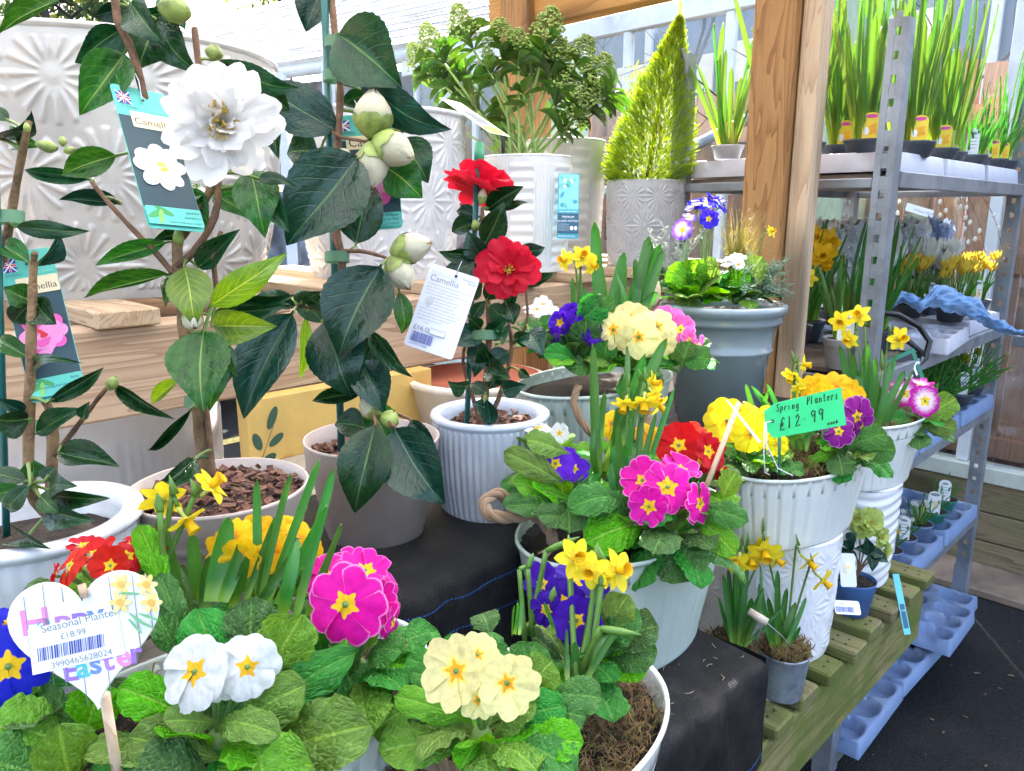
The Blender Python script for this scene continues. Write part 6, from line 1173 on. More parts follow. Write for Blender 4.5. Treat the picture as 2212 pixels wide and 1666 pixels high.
# price sign
g = Tag('price_sign', 'bright green handwritten tag reading Spring Planters £12.99 each on a thin green stick', 'sign', (1651, 884, 1.03), (1817, 837, 1.03), (1662, 950, 1.03))
pg = [g.P(*q) for q in ((1675, 871), (1817, 837), (1828, 918), (1672, 947), (1653, 928), (1651, 888))]; g.card([(p.x, p.y) for p in pg][::-1], paint('print_sign_green', (.03, .62, .20), .6, var=.02, bump=0), .0006, 'card', 0)
ink = flat('ink', (.01, .03, .02))
SF = {'S': [[(.9, .9), (.5, 1), (.15, .8), (.5, .5), (.8, .25), (.4, 0), (.0, .12)]], 'P': [[(.1, 0), (.15, 1), (.7, 1), (.8, .7), (.6, .5), (.15, .5)]], 'p': [[(.1, -.35), (.15, .6)], [(.15, .5), (.5, .65), (.7, .35), (.5, .05), (.15, .1)]], 'r': [[(.1, 0), (.15, .6)], [(.12, .35), (.35, .6), (.6, .55)]], 'i': [[(.2, 0), (.22, .55)], [(.24, .8), (.26, .86)]], 'n': [[(.1, 0), (.12, .6)], [(.12, .4), (.4, .6), (.6, .45), (.6, 0)]],
 'g': [[(.65, .55), (.3, .6), (.1, .3), (.3, .05), (.6, .15), (.65, .55), (.65, -.25), (.35, -.4), (.05, -.25)]], 'l': [[(.15, 0), (.2, 1)]], 'a': [[(.6, .55), (.25, .6), (.08, .25), (.3, .0), (.58, .2), (.62, .58), (.66, 0)]], 't': [[(.3, 1), (.28, .1), (.5, 0), (.65, .1)], [(.02, .65), (.6, .68)]], 'e': [[(.1, .32), (.6, .38), (.5, .62), (.2, .58), (.08, .25), (.3, 0), (.6, .1)]], 's': [[(.55, .6), (.2, .55), (.25, .35), (.5, .2), (.35, 0), (.05, .08)]], 'c': [[(.6, .55), (.25, .58), (.1, .25), (.3, 0), (.6, .1)]], 'h': [[(.1, 0), (.15, 1)], [(.13, .4), (.4, .6), (.58, .4), (.6, 0)]],
 '£': [[(.75, .85), (.5, 1), (.3, .8), (.35, .4), (.1, 0), (.75, .02)], [(.05, .5), (.6, .52)], [(.05, .36), (.6, .38)]], '1': [[(.3, 1), (.3, 0)]], '2': [[(.1, .75), (.4, 1), (.65, .75), (.1, .02), (.75, .05)]], '.': [[(.25, .42), (.3, .46)]], '9': [[(.65, .85), (.35, 1), (.1, .75), (.3, .5), (.65, .7), (.7, .9), (.62, .0)]]}
def hand(s, u0, v0, u1, v1, hpx, adv=.85, r=.0006):
    mb = MB(); n = len(s)
    for i, ch in enumerate(s):
        if ch not in SF: continue
        for ln in SF[ch]: mb.tube([(lambda q: g.M @ V((q.x, q.y, .0004)))(g.P(u0 + (u1 - u0) * (i + x * adv) / n, v0 + (v1 - v0) * (i + x) / n - hpx * y)) for x, y in ln], r, 5)
    return mb.build('lettering', ink, g.T)
hand('Spring', 1677, 889, 1728, 881, 15); hand('Planters', 1743, 875, 1813, 861, 17); hand('£12.99', 1684, 930, 1784, 906, 26, r=.0008); hand('each', 1788, 919, 1812, 913, 8)
g.blob(*[(lambda q: (q.x / g.w, -q.y / g.h))(g.P(1668, 910))][0], 4 / 170, 4 / 170, P_BLK)
MB().tube([D(1684, 935, 1.034), D(1683, 1026, 1.05)], .0022, 8).build('stick', paint('green_stick', (.02, .17, .10), .4), g.T)
MB().tube([D(1668, 910, 1.028), D(1652, 913, 1.02), D(1650, 980, 1.02), D(1652, 1020, 1.03), D(1662, 1026, 1.06)], .0008, 6).build('string', P_WHT, g.T); MB().tube([D(1655, 912, 1.025), D(1656, 960, 1.02), D(1680, 1012, 1.04), D(1712, 1028, 1.06)], .0008, 6).build('string', P_WHT, g.T)
T = thing('wooden_pick', D(1520, 1060, .90), 'slim pale wooden stick standing among the magenta and red primroses', 'stick'); MB().tube([D(1520, 1066, .90), D(1596, 870, .93)], .0034, 8).build('stick', W_POSTL, T)
MB().add([D(1568, 864, .92), D(1572, 863, .92), D(1645, 955, .93), D(1638, 957, .93)], [(0, 1, 2, 3)]).build('label_strip', P_WHT, T)
# ---- rear white planter
cE2 = V((.665, 1.405, TB)); T = thing('glazed_pot', cE2, 'white wavy-ribbed pot as a stand under the rear white planter', 'pot', 'white stand pots'); relief_pot(T, tuple(cE2), .088, .080, .200, 'wave', M_PW, .0026, 120, 130, .01, .9, .02)
cV_ = V((.685, 1.41, TB + .203)); TV = thing('planter', cV_, 'rear white planter with magenta and white primrose and small daffodils', 'planter', 'planters of spring flowers'); aV, bV, hV = .150, .095, .130
bucket(TV, tuple(cV_), aV, bV, hV, M_WEN, .80); soil_disc(TV, cV_ + V((0, 0, hV - .015)), aV * .965, bV * .965); moss(TV, cV_ + V((0, 0, hV - .012)), aV * .93, bV * .93, ROT, 2200, 4, ln=.014, lift=.01); handle(TV, cV_, aV, hV, 1, seed=9, out=.006, drop=.04, z0=-.012, r=.0035, spread=.014)
F_ = fpx([(1998, 866, 78, 1.36, (.1, -.95, .25)), (1953, 850, 66, 1.40, (-.3, -.8, .5)), (1985, 832, 56, 1.43, (0, -.2, 1)), (2020, 845, 50, 1.42, (.6, -.3, .6)), (1930, 842, 44, 1.44)], 1.38); primrose(TV, D(1985, 925, 1.42), .062, 14, 'bicolour', F_, 'magenta primrose streaked white', True, (-8, 50), seed=51)
for (bu, bv, tu, tv, w_, k) in ((1990, 910, 2065, 860, 56, 'prim'), (1985, 915, 2070, 925, 40, 'prim'), (1980, 915, 1905, 900, 46, 'primd'), (1990, 920, 1975, 935, 40, 'primd')): put_leaf(TV, k, D(bu, bv, 1.40), D(tu, tv, 1.38), w_ * 1.38 / FP, toeye(D(bu, bv, 1.4), .4, .25))
F_ = [(D(1815, 694, 1.34), 50 * 1.34 / FP, V((-.4, -.8, -.1))), (D(1857, 682, 1.34), 52 * 1.34 / FP, V((-.6, -.6, .3))), (D(1836, 732, 1.33), 46 * 1.33 / FP, V((-.7, -.5, -.3))), (D(1940, 731, 1.36), 56 * 1.36 / FP, V((.2, -.9, .1)))]
LV = strapset(None, [(1862, 960, 1812, 745, 16), (1868, 960, 1840, 760, 16), (1875, 960, 1872, 740, 18), (1880, 960, 1890, 770, 16), (1860, 950, 1826, 800, 18), (1885, 955, 1920, 780, 14), (1890, 950, 1955, 800, 14), (1870, 960, 1852, 800, 20), (1895, 960, 1975, 800, 12), (1888, 955, 1900, 830, 14), (1876, 960, 1860, 780, 14), (1882, 960, 1936, 760, 12)], 1.36, 16); daffs(TV, D(1878, 965, 1.38), F_, LV, 'daffodils with open yellow flowers', bw=.012, buds=[(D(1906, 800, 1.36), D(1905, 755, 1.36), .003), (D(1868, 705, 1.35), D(1872, 680, 1.35), .003)])
# ---- tall grey pot with mixed planting
cG = V((.397, 1.43, ST)); TG = thing('planted_pot', cG, 'tall slate-grey glazed pot of blue primroses, trailing grass and silver herbs', 'potted plant'); M_SL = paint('slate_glaze', (.22, .275, .31), .22, var=.12, coat=.6, bump=.02, sc=5, dirt=.2, dcol=(.36, .34, .32))
mb = MB(); mb.lathe([(.066, 0), (.072, .004), (.074, .016), (.078, .020), (.092, .145), (.096, .148), (.0965, .153), (.093, .157), (.100, .196), (.106, .200), (.110, .206), (.107, .212), (.113, .218), (.118, .226), (.1175, .233), (.112, .237), (.104, .235), (.100, .222), (.09, .18), (0, .178)], tuple(cG), 96); mb.build('pot', M_SL, TG); soil_disc(TG, cG + V((0, 0, .215)), .101, .101)
F_ = fpx([(1522, 438, 66, 1.45, (0, -.3, .9)), (1545, 432, 50, 1.47, (.3, -.2, .9)), (1531, 473, 48, 1.42, (.1, -.95, .2)), (1500, 445, 46, 1.46, (-.5, -.3, .7)), (1560, 445, 40, 1.46, (.7, -.4, .5))], 1.44); primrose(TG, D(1520, 640, 1.45), .085, 20, 'blue', F_, 'blue primrose on tall stalks', True, (15, 70), seed=61)
F_ = fpx([(1474, 496, 50, 1.40, (-.1, -.95, .2)), (1488, 470, 36, 1.42, (0, -.5, .8))], 1.4); primrose(TG, D(1485, 650, 1.42), .08, 18, 'lilac', F_, 'lilac blue primrose', False, (10, 75), seed=62)
F_ = fpx([(1585, 560, 40, 1.38, (0, -.4, .9)), (1600, 552, 36, 1.4, (.2, -.3, .9)), (1572, 565, 34, 1.38, (-.3, -.4, .8)), (1595, 570, 30, 1.37)], 1.38); primrose(TG, D(1590, 645, 1.42), .07, 16, 'white', F_, 'white flower head', True, (0, 60), seed=63)
random.seed(70); M_SIL = leafm('silver_leaf', (.36, .42, .36), (.5, .55, .5), rough=.7, tr=.15, coat=0, vs=.1); M_GRS = leafm('bronze_grass', (.20, .22, .05), (.3, .3, .1), (.26, .20, .07), rough=.6, tr=.3, coat=0, vs=0); M_LAV = leafm('lavender_leaf', (.20, .30, .22), (.3, .4, .3), rough=.7, tr=.15, coat=0, vs=0); M_THY = leafm('thyme_leaf', (.12, .18, .07), (.2, .25, .1), rough=.6, tr=.2, coat=0, vs=0)
def arc_grass(T, c, n, u0, u1, v0, v1, t, wd, m, name, jag=0):
    mb = MB()
    for i in range(n):
        e = D(rnd(u0, u1), rnd(v0, v1), t + rnd(-.06, .06)); b = V(c) + V((rnd(-.015, .015), rnd(-.015, .015), 0)); mm = (b + e) / 2 + V((0, 0, rnd(.03, .09))); P = bez(b, mm, e, 8); sd = (e - b).cross(V((0, 0, 1))).normalized() * wd
        vs = []; uv = []
        for k, p in enumerate(P): w_ = 1 - k / 8.5; vs += [p - sd * w_, p + sd * w_]; uv += [(-1, k / 8), (1, k / 8)]
        mb.add(vs, [(2 * k, 2 * k + 1, 2 * k + 3, 2 * k + 2) for k in range(8)], uv)
    return mb.build(name, m, T, kind='stuff')
arc_grass(TG, D(1590, 600, 1.50), 260, 1530, 1700, 440, 600, 1.46, .0007, M_GRS, 'grass_tuft'); arc_grass(TG, D(1590, 600, 1.50), 60, 1640, 1720, 470, 620, 1.42, .0006, M_GRS, 'grass_tuft')
def sprig(T, name, c, tips, m, ll, lw, gap, label=None, stem=.0009):
    mb = MB(); pr_ = MB(); c = V(c)
    for e in tips:
        b = c + V((rnd(-.012, .012), rnd(-.012, .012), 0)); P = bez(b, b.lerp(e, .5) + V((0, 0, .015)), e, 7); mb.tube(P, [stem] * 7 + [stem * .4], 4); L = (e - b).length; n = int(L / gap)
        for k in range(int(n * .25), n):
            t = k / n; p = P[0].lerp(P[-1], t) + V((0, 0, .015 * 2 * t * (1 - t) * 2)); d = ((e - b).normalized() * .6 + rvec(.9)).normalized(); s = d.cross(rvec(1)).normalized() * lw; l = ll * rnd(.7, 1.2)
            mb.add([p, p + d * l * .45 + s, p + d * l, p + d * l * .45 - s], [(0, 1, 2, 3)], [(0, 0), (1, .5), (0, 1), (-1, .5)])
    return mb.build(name, m, T, label=label, kind='stuff')
sprig(TG, 'silver_foliage', D(1450, 620, 1.46), [D(rnd(1390, 1500), rnd(480, 560), rnd(1.4, 1.5)) for _ in range(16)] + [D(1555, 470, 1.45), D(1400, 500, 1.45), D(1560, 455, 1.45)], M_SIL, .012, .0016, .004, 'silver ferny foliage')
sprig(TG, 'lavender_foliage', D(1630, 640, 1.44), [D(rnd(1600, 1715), rnd(545, 650), rnd(1.34, 1.44)) for _ in range(44)], M_LAV, .014, .0012, .0032, 'blue-grey needle foliage spilling over the right rim')
sprig(TG, 'thyme_foliage', D(1400, 600, 1.48), [D(rnd(1360, 1440), rnd(540, 610), rnd(1.42, 1.5)) for _ in range(30)], M_THY, .005, .0016, .003, 'small-leaved thyme on the left')
for (bu, bv, tu, tv, w_, k) in ((1500, 640, 1480, 690, 60, 'prim'), (1500, 630, 1450, 580, 60, 'prim'), (1560, 640, 1560, 600, 60, 'primd'), (1540, 640, 1620, 590, 50, 'prim'), (1590, 640, 1640, 555, 60, 'prim'), (1480, 630, 1510, 560, 56, 'prim'), (1530, 640, 1525, 560, 50, 'prim')): put_leaf(TG, k, D(bu, bv, 1.42), D(tu, tv, 1.38), w_ * 1.4 / FP, toeye(D(bu, bv, 1.4), .4, .3))
F_ = [(D(1665, 500, 1.40), 30 * 1.4 / FP, V((.6, -.6, .3)))]; daffs(TG, D(1620, 620, 1.44), F_, [], 'single yellow daffodil leaning right', bw=.004, stemr=.001)
# ---- zinc pail daffodils
M_ZN = paint('weathered_zinc', (.36, .42, .50), .45, metal=.45, var=.35, sc=26, dirt=.4, dcol=(.55, .58, .62))
def pail(c, label, fl, lv, seed, bl=()):
    c = V(c); T = thing('zinc_pail', c, label, 'pail', 'small zinc pails of daffodils'); mb = MB(); mb.lathe([(.030, 0), (.0305, .002), (.037, .068), (.0385, .0695), (.0385, .072), (.0365, .0725), (.036, .066), (0, .064)], tuple(c), 48); mb.build('pail', M_ZN, T)
    soil_disc(T, c + V((0, 0, .067)), .0355, .0355); moss(T, c + V((0, 0, .069)), .038, .038, 0, 1300, seed, ln=.013, lift=.014)
    daffs(T, c + V((0, 0, .07)), fl, lv, 'clump of small daffodils', stemr=.0017, bw=.010, buds=bl); return T
F_ = [(D(1652, 1190, 1.10), 76 * 1.1 / FP, V((-.1, -.8, -.4))), (D(1745, 1212, 1.12), 62 * 1.12 / FP, V((.6, -.6, -.5))), (D(1776, 1252, 1.12), 62 * 1.12 / FP, V((.7, -.5, -.6)))]
LV = strapset(None, [(1690, 1400, 1718, 1300, 14), (1695, 1402, 1740, 1290, 10), (1688, 1400, 1700, 1270, 12), (1680, 1400, 1660, 1290, 12), (1690, 1402, 1728, 1330, 12), (1675, 1400, 1640, 1260, 14), (1682, 1400, 1680, 1230, 12), (1670, 1398, 1630, 1300, 12), (1690, 1400, 1730, 1355, 12)], 1.12, 12)
Tp = pail((.402, 1.008, TB), 'small zinc pail of daffodils with a wooden-grip handle at the table edge', F_, LV, 3); hz = V((.402, 1.008, TB + .066))
mb = MB(); q1, q2 = D(1633, 1405, 1.09), D(1718, 1408, 1.11); k_ = D(1652, 1342, 1.06); mb.tube([q1, D(1636, 1375, 1.07), k_], .0009, 6); mb.tube([q2, D(1690, 1375, 1.09), k_], .0009, 6); mb.build('wire_handle', M_GALV, Tp); MB().tube([D(1658, 1345, 1.055), D(1640, 1335, 1.06), D(1618, 1320, 1.068)], [.0055, .0062, .0052], 10).build('wooden_grip', paint('pale_grip', (.62, .52, .42), .6), Tp)
F_ = [(D(1592, 1212, 1.08), 70 * 1.08 / FP, V((-.5, -.7, -.5))), (D(1622, 1208, 1.10), 62 * 1.1 / FP, V((.0, -.8, -.4))), (D(1676, 1208, 1.13), 56 * 1.13 / FP, V((.6, -.6, -.3))), (D(1566, 1205, 1.12), 54 * 1.12 / FP, V((-.8, -.5, -.4))), (D(1640, 1180, 1.13), 60 * 1.13 / FP, V((.2, -.8, -.3)))]
LV = strapset(None, [(1585, 1395, 1560, 1240, 12), (1588, 1395, 1575, 1225, 13), (1592, 1395, 1590, 1215, 13), (1598, 1395, 1612, 1220, 14), (1600, 1395, 1640, 1220, 14), (1590, 1398, 1600, 1260, 14), (1583, 1396, 1550, 1290, 10), (1604, 1396, 1650, 1270, 12), (1600, 1398, 1625, 1290, 14), (1608, 1396, 1690, 1310, 9)], 1.10, 12)
pail((.322, 1.010, TB), 'small zinc pail of daffodils mostly hidden behind the black fabric corner', F_, LV, 4)
# ---- hellebore in blue pot
cH = V((.612, 1.245, TB)); TH = thing('potted_hellebore', cH, 'blue plastic pot of pale green hellebore with a white barcode sticker', 'potted plant'); M_BLP = paint('blue_plastic', (.05, .13, .33), .45, var=.08)
nursery_pot(TH, tuple(cH), .036, .028, .064, M_BLP, .86, band=.3); g = Tag('pot_label', 'white barcode sticker on the blue hellebore pot', 'label', (1800, 1296, 1.262), (1855, 1299, 1.262), (1800, 1326, 1.25)); g.rect(0, 0, 1, 1, P_WHT, 'card', r=.08, th=.0003); g.bars(.05, .45, .75, .85, P_BLU, 26, 6); g.txt('Helleborus £8.99', .5, .3, .09, P_GREY, 'CENTER')
M_HEL = plain_petal('hellebore_petal', (.50, .60, .16), (.42, .55, .12)); PH = [petal_proto(s, 'red').mesh('petal', M_HEL) for s in range(11, 14)]
for k, (u, v, r, f) in enumerate(((1880, 1130, .026, (.1, -.9, .4)), (1862, 1140, .022, (-.4, -.7, .5)), (1900, 1160, .022, (.5, -.7, .3)), (1912, 1190, .018, (.7, -.6, .1)), (1850, 1120, .018, (-.5, -.4, .7)))): cam_flower(TH, D(u, v, 1.33), f, r, PH, [(6, 1, 1.0, 10, 0), (6, .8, 1, 35, .5), (4, .45, 1, 60, 0)], 60 + k)
mb = MB(); 
for (u, v) in ((1880, 1135), (1905, 1165), (1855, 1130), (1912, 1190), (1840, 1185), (1880, 1200)): mb.tube(bez(cH + V((0, 0, .055)), cH + V((.01, 0, .10)), D(u, v, 1.335), 5), .0015, 5)
mb.build('stem', M_TWIG, TH)
for (bu, bv, tu, tv) in ((1878, 1195, 1920, 1215), (1878, 1195, 1885, 1235), (1878, 1195, 1845, 1185), (1878, 1195, 1912, 1200), (1878, 1195, 1870, 1160), (1835, 1190, 1812, 1172), (1835, 1190, 1815, 1200), (1835, 1190, 1850, 1165), (1835, 1190, 1840, 1210), (1830, 1170, 1850, 1150)): put_leaf(TH, 'slate', D(bu, bv, 1.31), D(tu, tv, 1.30), 24 * 1.31 / FP, toeye(D(bu, bv, 1.3), .5, .4))
g = Tag('plant_tag', 'white picture label of a pale flower stuck in the hellebore pot', 'plant tag', (1812, 1195, 1.245), (1846, 1196, 1.25), (1830, 1268, 1.235)); g.rect(0, 0, 1, 1, flat('card_grey', (.62, .64, .66)), 'card', r=.1, th=.0005); flower_print(g, .5, .42, .36, P_CRM, flat('ivory', (.70, .68, .58)), P_YEL, 8)
g = Tag('plant_tag', 'turquoise hanging tag at the far corner of the green table', 'plant tag', (1928, 1240, 1.40), (1942, 1240, 1.41), (1944, 1372, 1.36)); g.rect(0, 0, 1, 1, flat('tag_aqua', (.10, .45, .52)), 'card', th=.0006); g.rect(.15, .5, .85, .9, flat('tag_deep', (.008, .09, .17))); g.txt('POTTERY', .5, .62, .17, P_WHT, 'CENTER')
# ================================================================ STEEL TROLLEY
random.seed(90); S0, S1, Q0, Q1 = 1.725, 2.885, .60, 1.15; LV_ = (.17, .495, .878, 1.145, 1.586)
TT = thing('plant_trolley', SQ(2.3, .87, 0), 'tall galvanised wheeled trolley with five shelves of spring bulbs', 'trolley', rz=ROT)
for (s, q, ds, dq) in ((S0, Q0, 1, 1), (S1 - .04, Q0, 1, 1), (S0, Q1 - .04, 1, 1), (S1 - .04, Q1 - .04, 1, 1)):
    mb = MB(); top = 1.885
    mb.sq(s, s + .003, q, q + .014, .1, top); mb.sq(s, s + .003, q + .026, q + .04, .1, top); mb.sq(s + .0035, s + .04, q, q + .003, .1, top); mb.sq(s + .0035, s + .04, q + .037, q + .04, .1, top)
    z = .12
    while z < top: mb.sq(s + .0004, s + .0026, q + .0143, q + .0257, z, z + .030); z += .046
    mb.build('upright', M_GALV, TT, smooth=False)
    c = SQ(s + .02, q + .02, .058); w_ = MB().lathe([(.030, -.014), (.052, -.014), (.056, -.008), (.056, .008), (.052, .014), (.030, .014)], c, 28, M=Matrix.Rotation(ROT, 4, 'Z') @ Matrix.Rotation(rad(90), 4, 'X')).build('wheel', paint('red_tyre', (.30, .07, .06), .6), TT)
    MB().lathe([(0, -.016), (.03, -.015), (.03, .015), (0, .016)], c, 20, M=Matrix.Rotation(ROT, 4, 'Z') @ Matrix.Rotation(rad(90), 4, 'X')).build('hub', M_GALV, w_); MB().sq(s - .006, s + .046, q - .002, q + .042, .116, .30).build('post_sleeve', M_GALV, TT, smooth=False)
M_PLY = paint('worn_plywood', (.24, .18, .14), .8, var=.3, sc=9)
for z in LV_:
    MB().sq(S0 + .045, S1 - .045, Q0 + .012, Q1 - .012, z - .012, z - .002).build('shelf_board', M_PLY, TT, smooth=False)
    MB().sq(S0 + .042, S1 - .042, Q0 - .004, Q0 + .010, z - .034, z + .001, bev=.002).build('shelf_rail', M_GALV, TT, smooth=False); MB().sq(S0 + .042, S1 - .042, Q1 - .010, Q1 + .004, z - .034, z + .001, bev=.002).build('shelf_rail', M_GALV, TT, smooth=False)
    for s in (S0 + .005, S1 - .02): MB().sq(s, s + .015, Q0 + .042, Q1 - .042, z - .034, z - .0125, bev=.002).build('cross_rail', M_GALV, TT, smooth=False)
MB().sq(S1 + .01, S1 + .03, -.55, .58, 1.075, 1.11, bev=.002).build('side_bar', M_GALV, TT, smooth=False)
# trays
M_TBL = paint('blue_tray_plastic', (.16, .24, .41), .5, var=.1, dirt=.35, dcol=(.32, .35, .40), sc=9); M_TGR = paint('grey_tray_plastic', (.45, .46, .52), .5, var=.08, dirt=.15); M_PGR = paint('grey_pot_plastic', (.40, .39, .40), .55, var=.1); M_PDK = paint('dark_pot_plastic', (.07, .08, .10), .5, var=.1); M_PGN = paint('green_pot_plastic', (.03, .22, .15), .45)
def tray_mesh(m, nx=3, ny=4, W=.34, Lh=.50, h=.042):
    mb = MB()
    def fn(i, j):
        x, y = (j - .5) * W, (i - .5) * Lh; d = min(W / 2 - abs(x), Lh / 2 - abs(y)); z = h
        cx = ((j * nx) % 1 - .5) * W / nx; cy = ((i * ny) % 1 - .5) * Lh / ny; R = .5 * min(W / nx, Lh / ny); r = (abs(cx / R) ** 3 + abs(cy / R) ** 3) ** (1 / 3)
        if r < .86: z = h - (h - .006) * sstep(r, .86, .76)
        if 0 < j < 1 and 0 < i < 1 and (abs(cx) < .008 or abs(cy) < .008) and d > .02: z = min(z, h - .012)
        if d < .010: z = h * sstep(d, -.004, .008) + .004 if d > .001 else 0
        return (x, y, z)
    mb.grid(fn, 96, 66); return mb.mesh('tray', m)
TMB, TMG = tray_mesh(M_TBL), tray_mesh(M_TGR)
def tray(s, q, z, me, label, tilt=(0, 0), rz=0, group='plastic cell trays', sc=1):
    o = bpy.data.objects.new('cell_tray', me); SC.collection.objects.link(o); o.matrix_basis = Matrix.Translation(SQ(s, q, z)) @ Matrix.Rotation(ROT + rz, 4, 'Z') @ Matrix.Rotation(tilt[0], 4, 'X') @ Matrix.Rotation(tilt[1], 4, 'Y') @ Matrix.Scale(sc, 4); return tag(o, label, 'plant tray', group)
tray(1.93, .80, .172, TMB, 'empty blue cell tray nearest on the bottom trolley shelf', (.0, .0), .02); tray(2.29, .80, .172, TMB, 'empty blue cell tray in the middle of the bottom shelf', (0, 0), -.03); tray(2.655, .80, .172, TMB, 'blue cell tray at the far end of the bottom shelf'); tray(2.47, .76, .215, TMB, 'blue cell tray lying tilted on top of two others', (.0, .10), .05)
for k, s in enumerate((1.93, 2.29, 2.655)):
    tray(s, .84, .497, TMB, ('blue tray of grassy pots nearest on the second shelf', 'blue tray in the middle of the second shelf', 'blue tray with the green pot, far end of the second shelf')[k])
    tray(s, .84, .880, TMB, ('near blue tray on the middle shelf', 'middle blue tray on the middle shelf', 'far blue tray sticking out under the blue-flowered plants')[k])
    tray(s, .86, 1.588, TMG, ('near grey tray on the top shelf', 'middle grey tray on the top shelf', 'far grey tray on the top shelf')[k])
tray(2.68, .86, 1.147, TMG, 'grey tray of crocuses at the far end of the fourth shelf'); tray(2.26, .80, 1.147, TMG, 'empty grey tray lying under the blue crumpled gloves', rz=.1, sc=.9)
# potted bulbs
YL = flat('label_yellow', (.85, .62, .03)); YO = flat('label_orange', (.88, .42, .02)); LP = flat('label_pink', (.70, .06, .35))
def label_card(T, c, h, m, m2, lean=.15, w=.030, kind='picture'):
    c = V(c); f = (EYE - c); f.z = 0; f.normalize(); x = V((-f.y, f.x, 0)); up = (V((0, 0, 1)) - f * lean).normalized(); n = x.cross(up); mb = MB()
    pts = [(-w / 2, 0), (w / 2, 0), (w / 2, h * .8)] + [(w / 2 * math.cos(a), h * .8 + h * .2 * math.sin(a)) for a in (.5, 1.0, 1.57, 2.1, 2.6)] + [(-w / 2, h * .8)]
    mb.add([c + x * a + up * b for a, b in pts], [tuple(range(len(pts)))]); mb.add([c + x * a + up * b - n * .0006 for a, b in pts], [tuple(range(len(pts)))[::-1]])
    def el(cx, cy, rx, ry, mi, k=.0003): mb.add([c + x * (cx + rx * math.cos(a)) + up * (cy + ry * math.sin(a)) + n * k for a in [i * .5236 for i in range(12)]], [tuple(range(12))], mi=mi)
    if kind == 'picture':
        for (cx, cy, r) in ((.12, .40, .20), (.22, .55, .12), (.0, .52, .12), (.26, .32, .12), (.02, .28, .12)): el(cx * w, cy * h, r * w, r * w, 1, .0004)
        el(0, .86 * h, w * .38, h * .07, 2, .0003); el(-.28 * w, .35 * h, w * .17, h * .14, 3, .0006)
    else:
        el(0, .82 * h, w * .25, h * .05, 2)
        for k in range(4): el(0, (.3 + k * .12) * h, w * .36, h * .012, 2)
    return mb.build('plant_label', [m, m2, LP if m is YL else P_GREY, P_WHT], T, smooth=False)
def potted(name, c, r, h, pm, label, group, leaves, kind='strapy', lab=None, fl=None, cat='potted plant', seed=0, soilc=None):
    """leaves: (count, length, spread, width)"""
    random.seed(seed + 500); c = V(c); T = thing(name, c, label, cat, group); nursery_pot(T, tuple(c), r, r * .76, h, pm, .88, N=32); b0 = c + V((0, 0, h * .88))
    n, L, spd, wd = leaves
    for i in range(n):
        a = rnd(0, 6.283); rr = r * .45 * math.sqrt(rnd(0, 1)); b = b0 + V((rr * math.cos(a), rr * math.sin(a), -.004)); k = rnd(.05, 1) * spd; d = V((math.cos(a) * k, math.sin(a) * k, 1)).normalized(); l = L * rnd(.6, 1.08)
        inst('leaf', random.choice(LEAF['strap' if kind == 'strapy' and rnd(0, 1) < .3 else kind]), frameM(b, b + d * l, wd * rnd(.55, 1.15), rvec(1) + V((0, -.5, 0)), wd * (1 + 2 * rnd(0, 1) * spd)), T)
    mb = MB()
    for i in range(int(n * .35)):
        a = rnd(0, 6.283); b = b0 + V((r * .3 * math.cos(a), r * .3 * math.sin(a), 0)); mb.lathe([(wd * .3, 0), (wd * .62, .012), (wd * .40, .03), (wd * .25, .06)], b, 8)
    mb.build('bulb_neck', M_NECK, T)
    if lab: label_card(T, c + (EYE - c).normalized().to_2d().to_3d() * r * .75 + V((rnd(-.3, .3) * r, 0, h * .85)), *lab)
    return T, b0
gD = 'tall potted daffodils on the top shelf'; lA = 'tall leafy daffodil pot with a yellow picture label on the top trolley shelf'; lB = 'tall leafy bulb pot without a visible label on the top trolley shelf'
pos = [(1.82, .70, 1), (1.80, .83, 0), (1.95, .64, 1), (1.93, .80, 1), (2.05, .70, 1), (2.08, .86, 0), (2.02, .94, 0), (2.20, .66, 1), (2.22, .82, 1), (2.35, .68, 2), (2.34, .86, 0), (1.90, .95, 0)]
dl = ['yellow-labelled tall daffodil pot right beside the pale strip of the timber post', 'tall leafy pot hidden behind the first yellow-labelled one by the timber post', 'yellow-labelled tall daffodil pot just left of the slotted upright', 'yellow-labelled daffodil pot behind the one left of the slotted upright', 'yellow-labelled daffodil pot cut by the slotted steel upright', 'tall leafy pot behind the slotted upright on the top shelf', 'tall leafy pot at the back of the top shelf near the upright', 'yellow-labelled daffodil pot just right of the slotted upright', 'yellow-labelled tall pot in the second row right of the upright', 'wide tall daffodil pot at the front edge, last of the tall ones', 'tall leafy pot behind the last tall front pot on the top shelf', 'tall leafy pot at the back behind the timber post']
for i, (s, q, lb) in enumerate(pos): potted('potted_daffodil', SQ(s, q, 1.624), .046, .036, M_PDK, dl[i], gD, (17, .42, .33, .013), 'strapy', (.062, YL, YO, .12, .034) if lb == 1 else None, seed=i)
potted('potted_daffodil', SQ(1.80, 1.03, 1.632), .040, .034, M_TGR, 'arching bright daffodil pot seen left of the brown timber post', None, (15, .30, .55, .013), 'strapy', seed=31)
gS = 'short bulb pots at the far end of the top shelf'
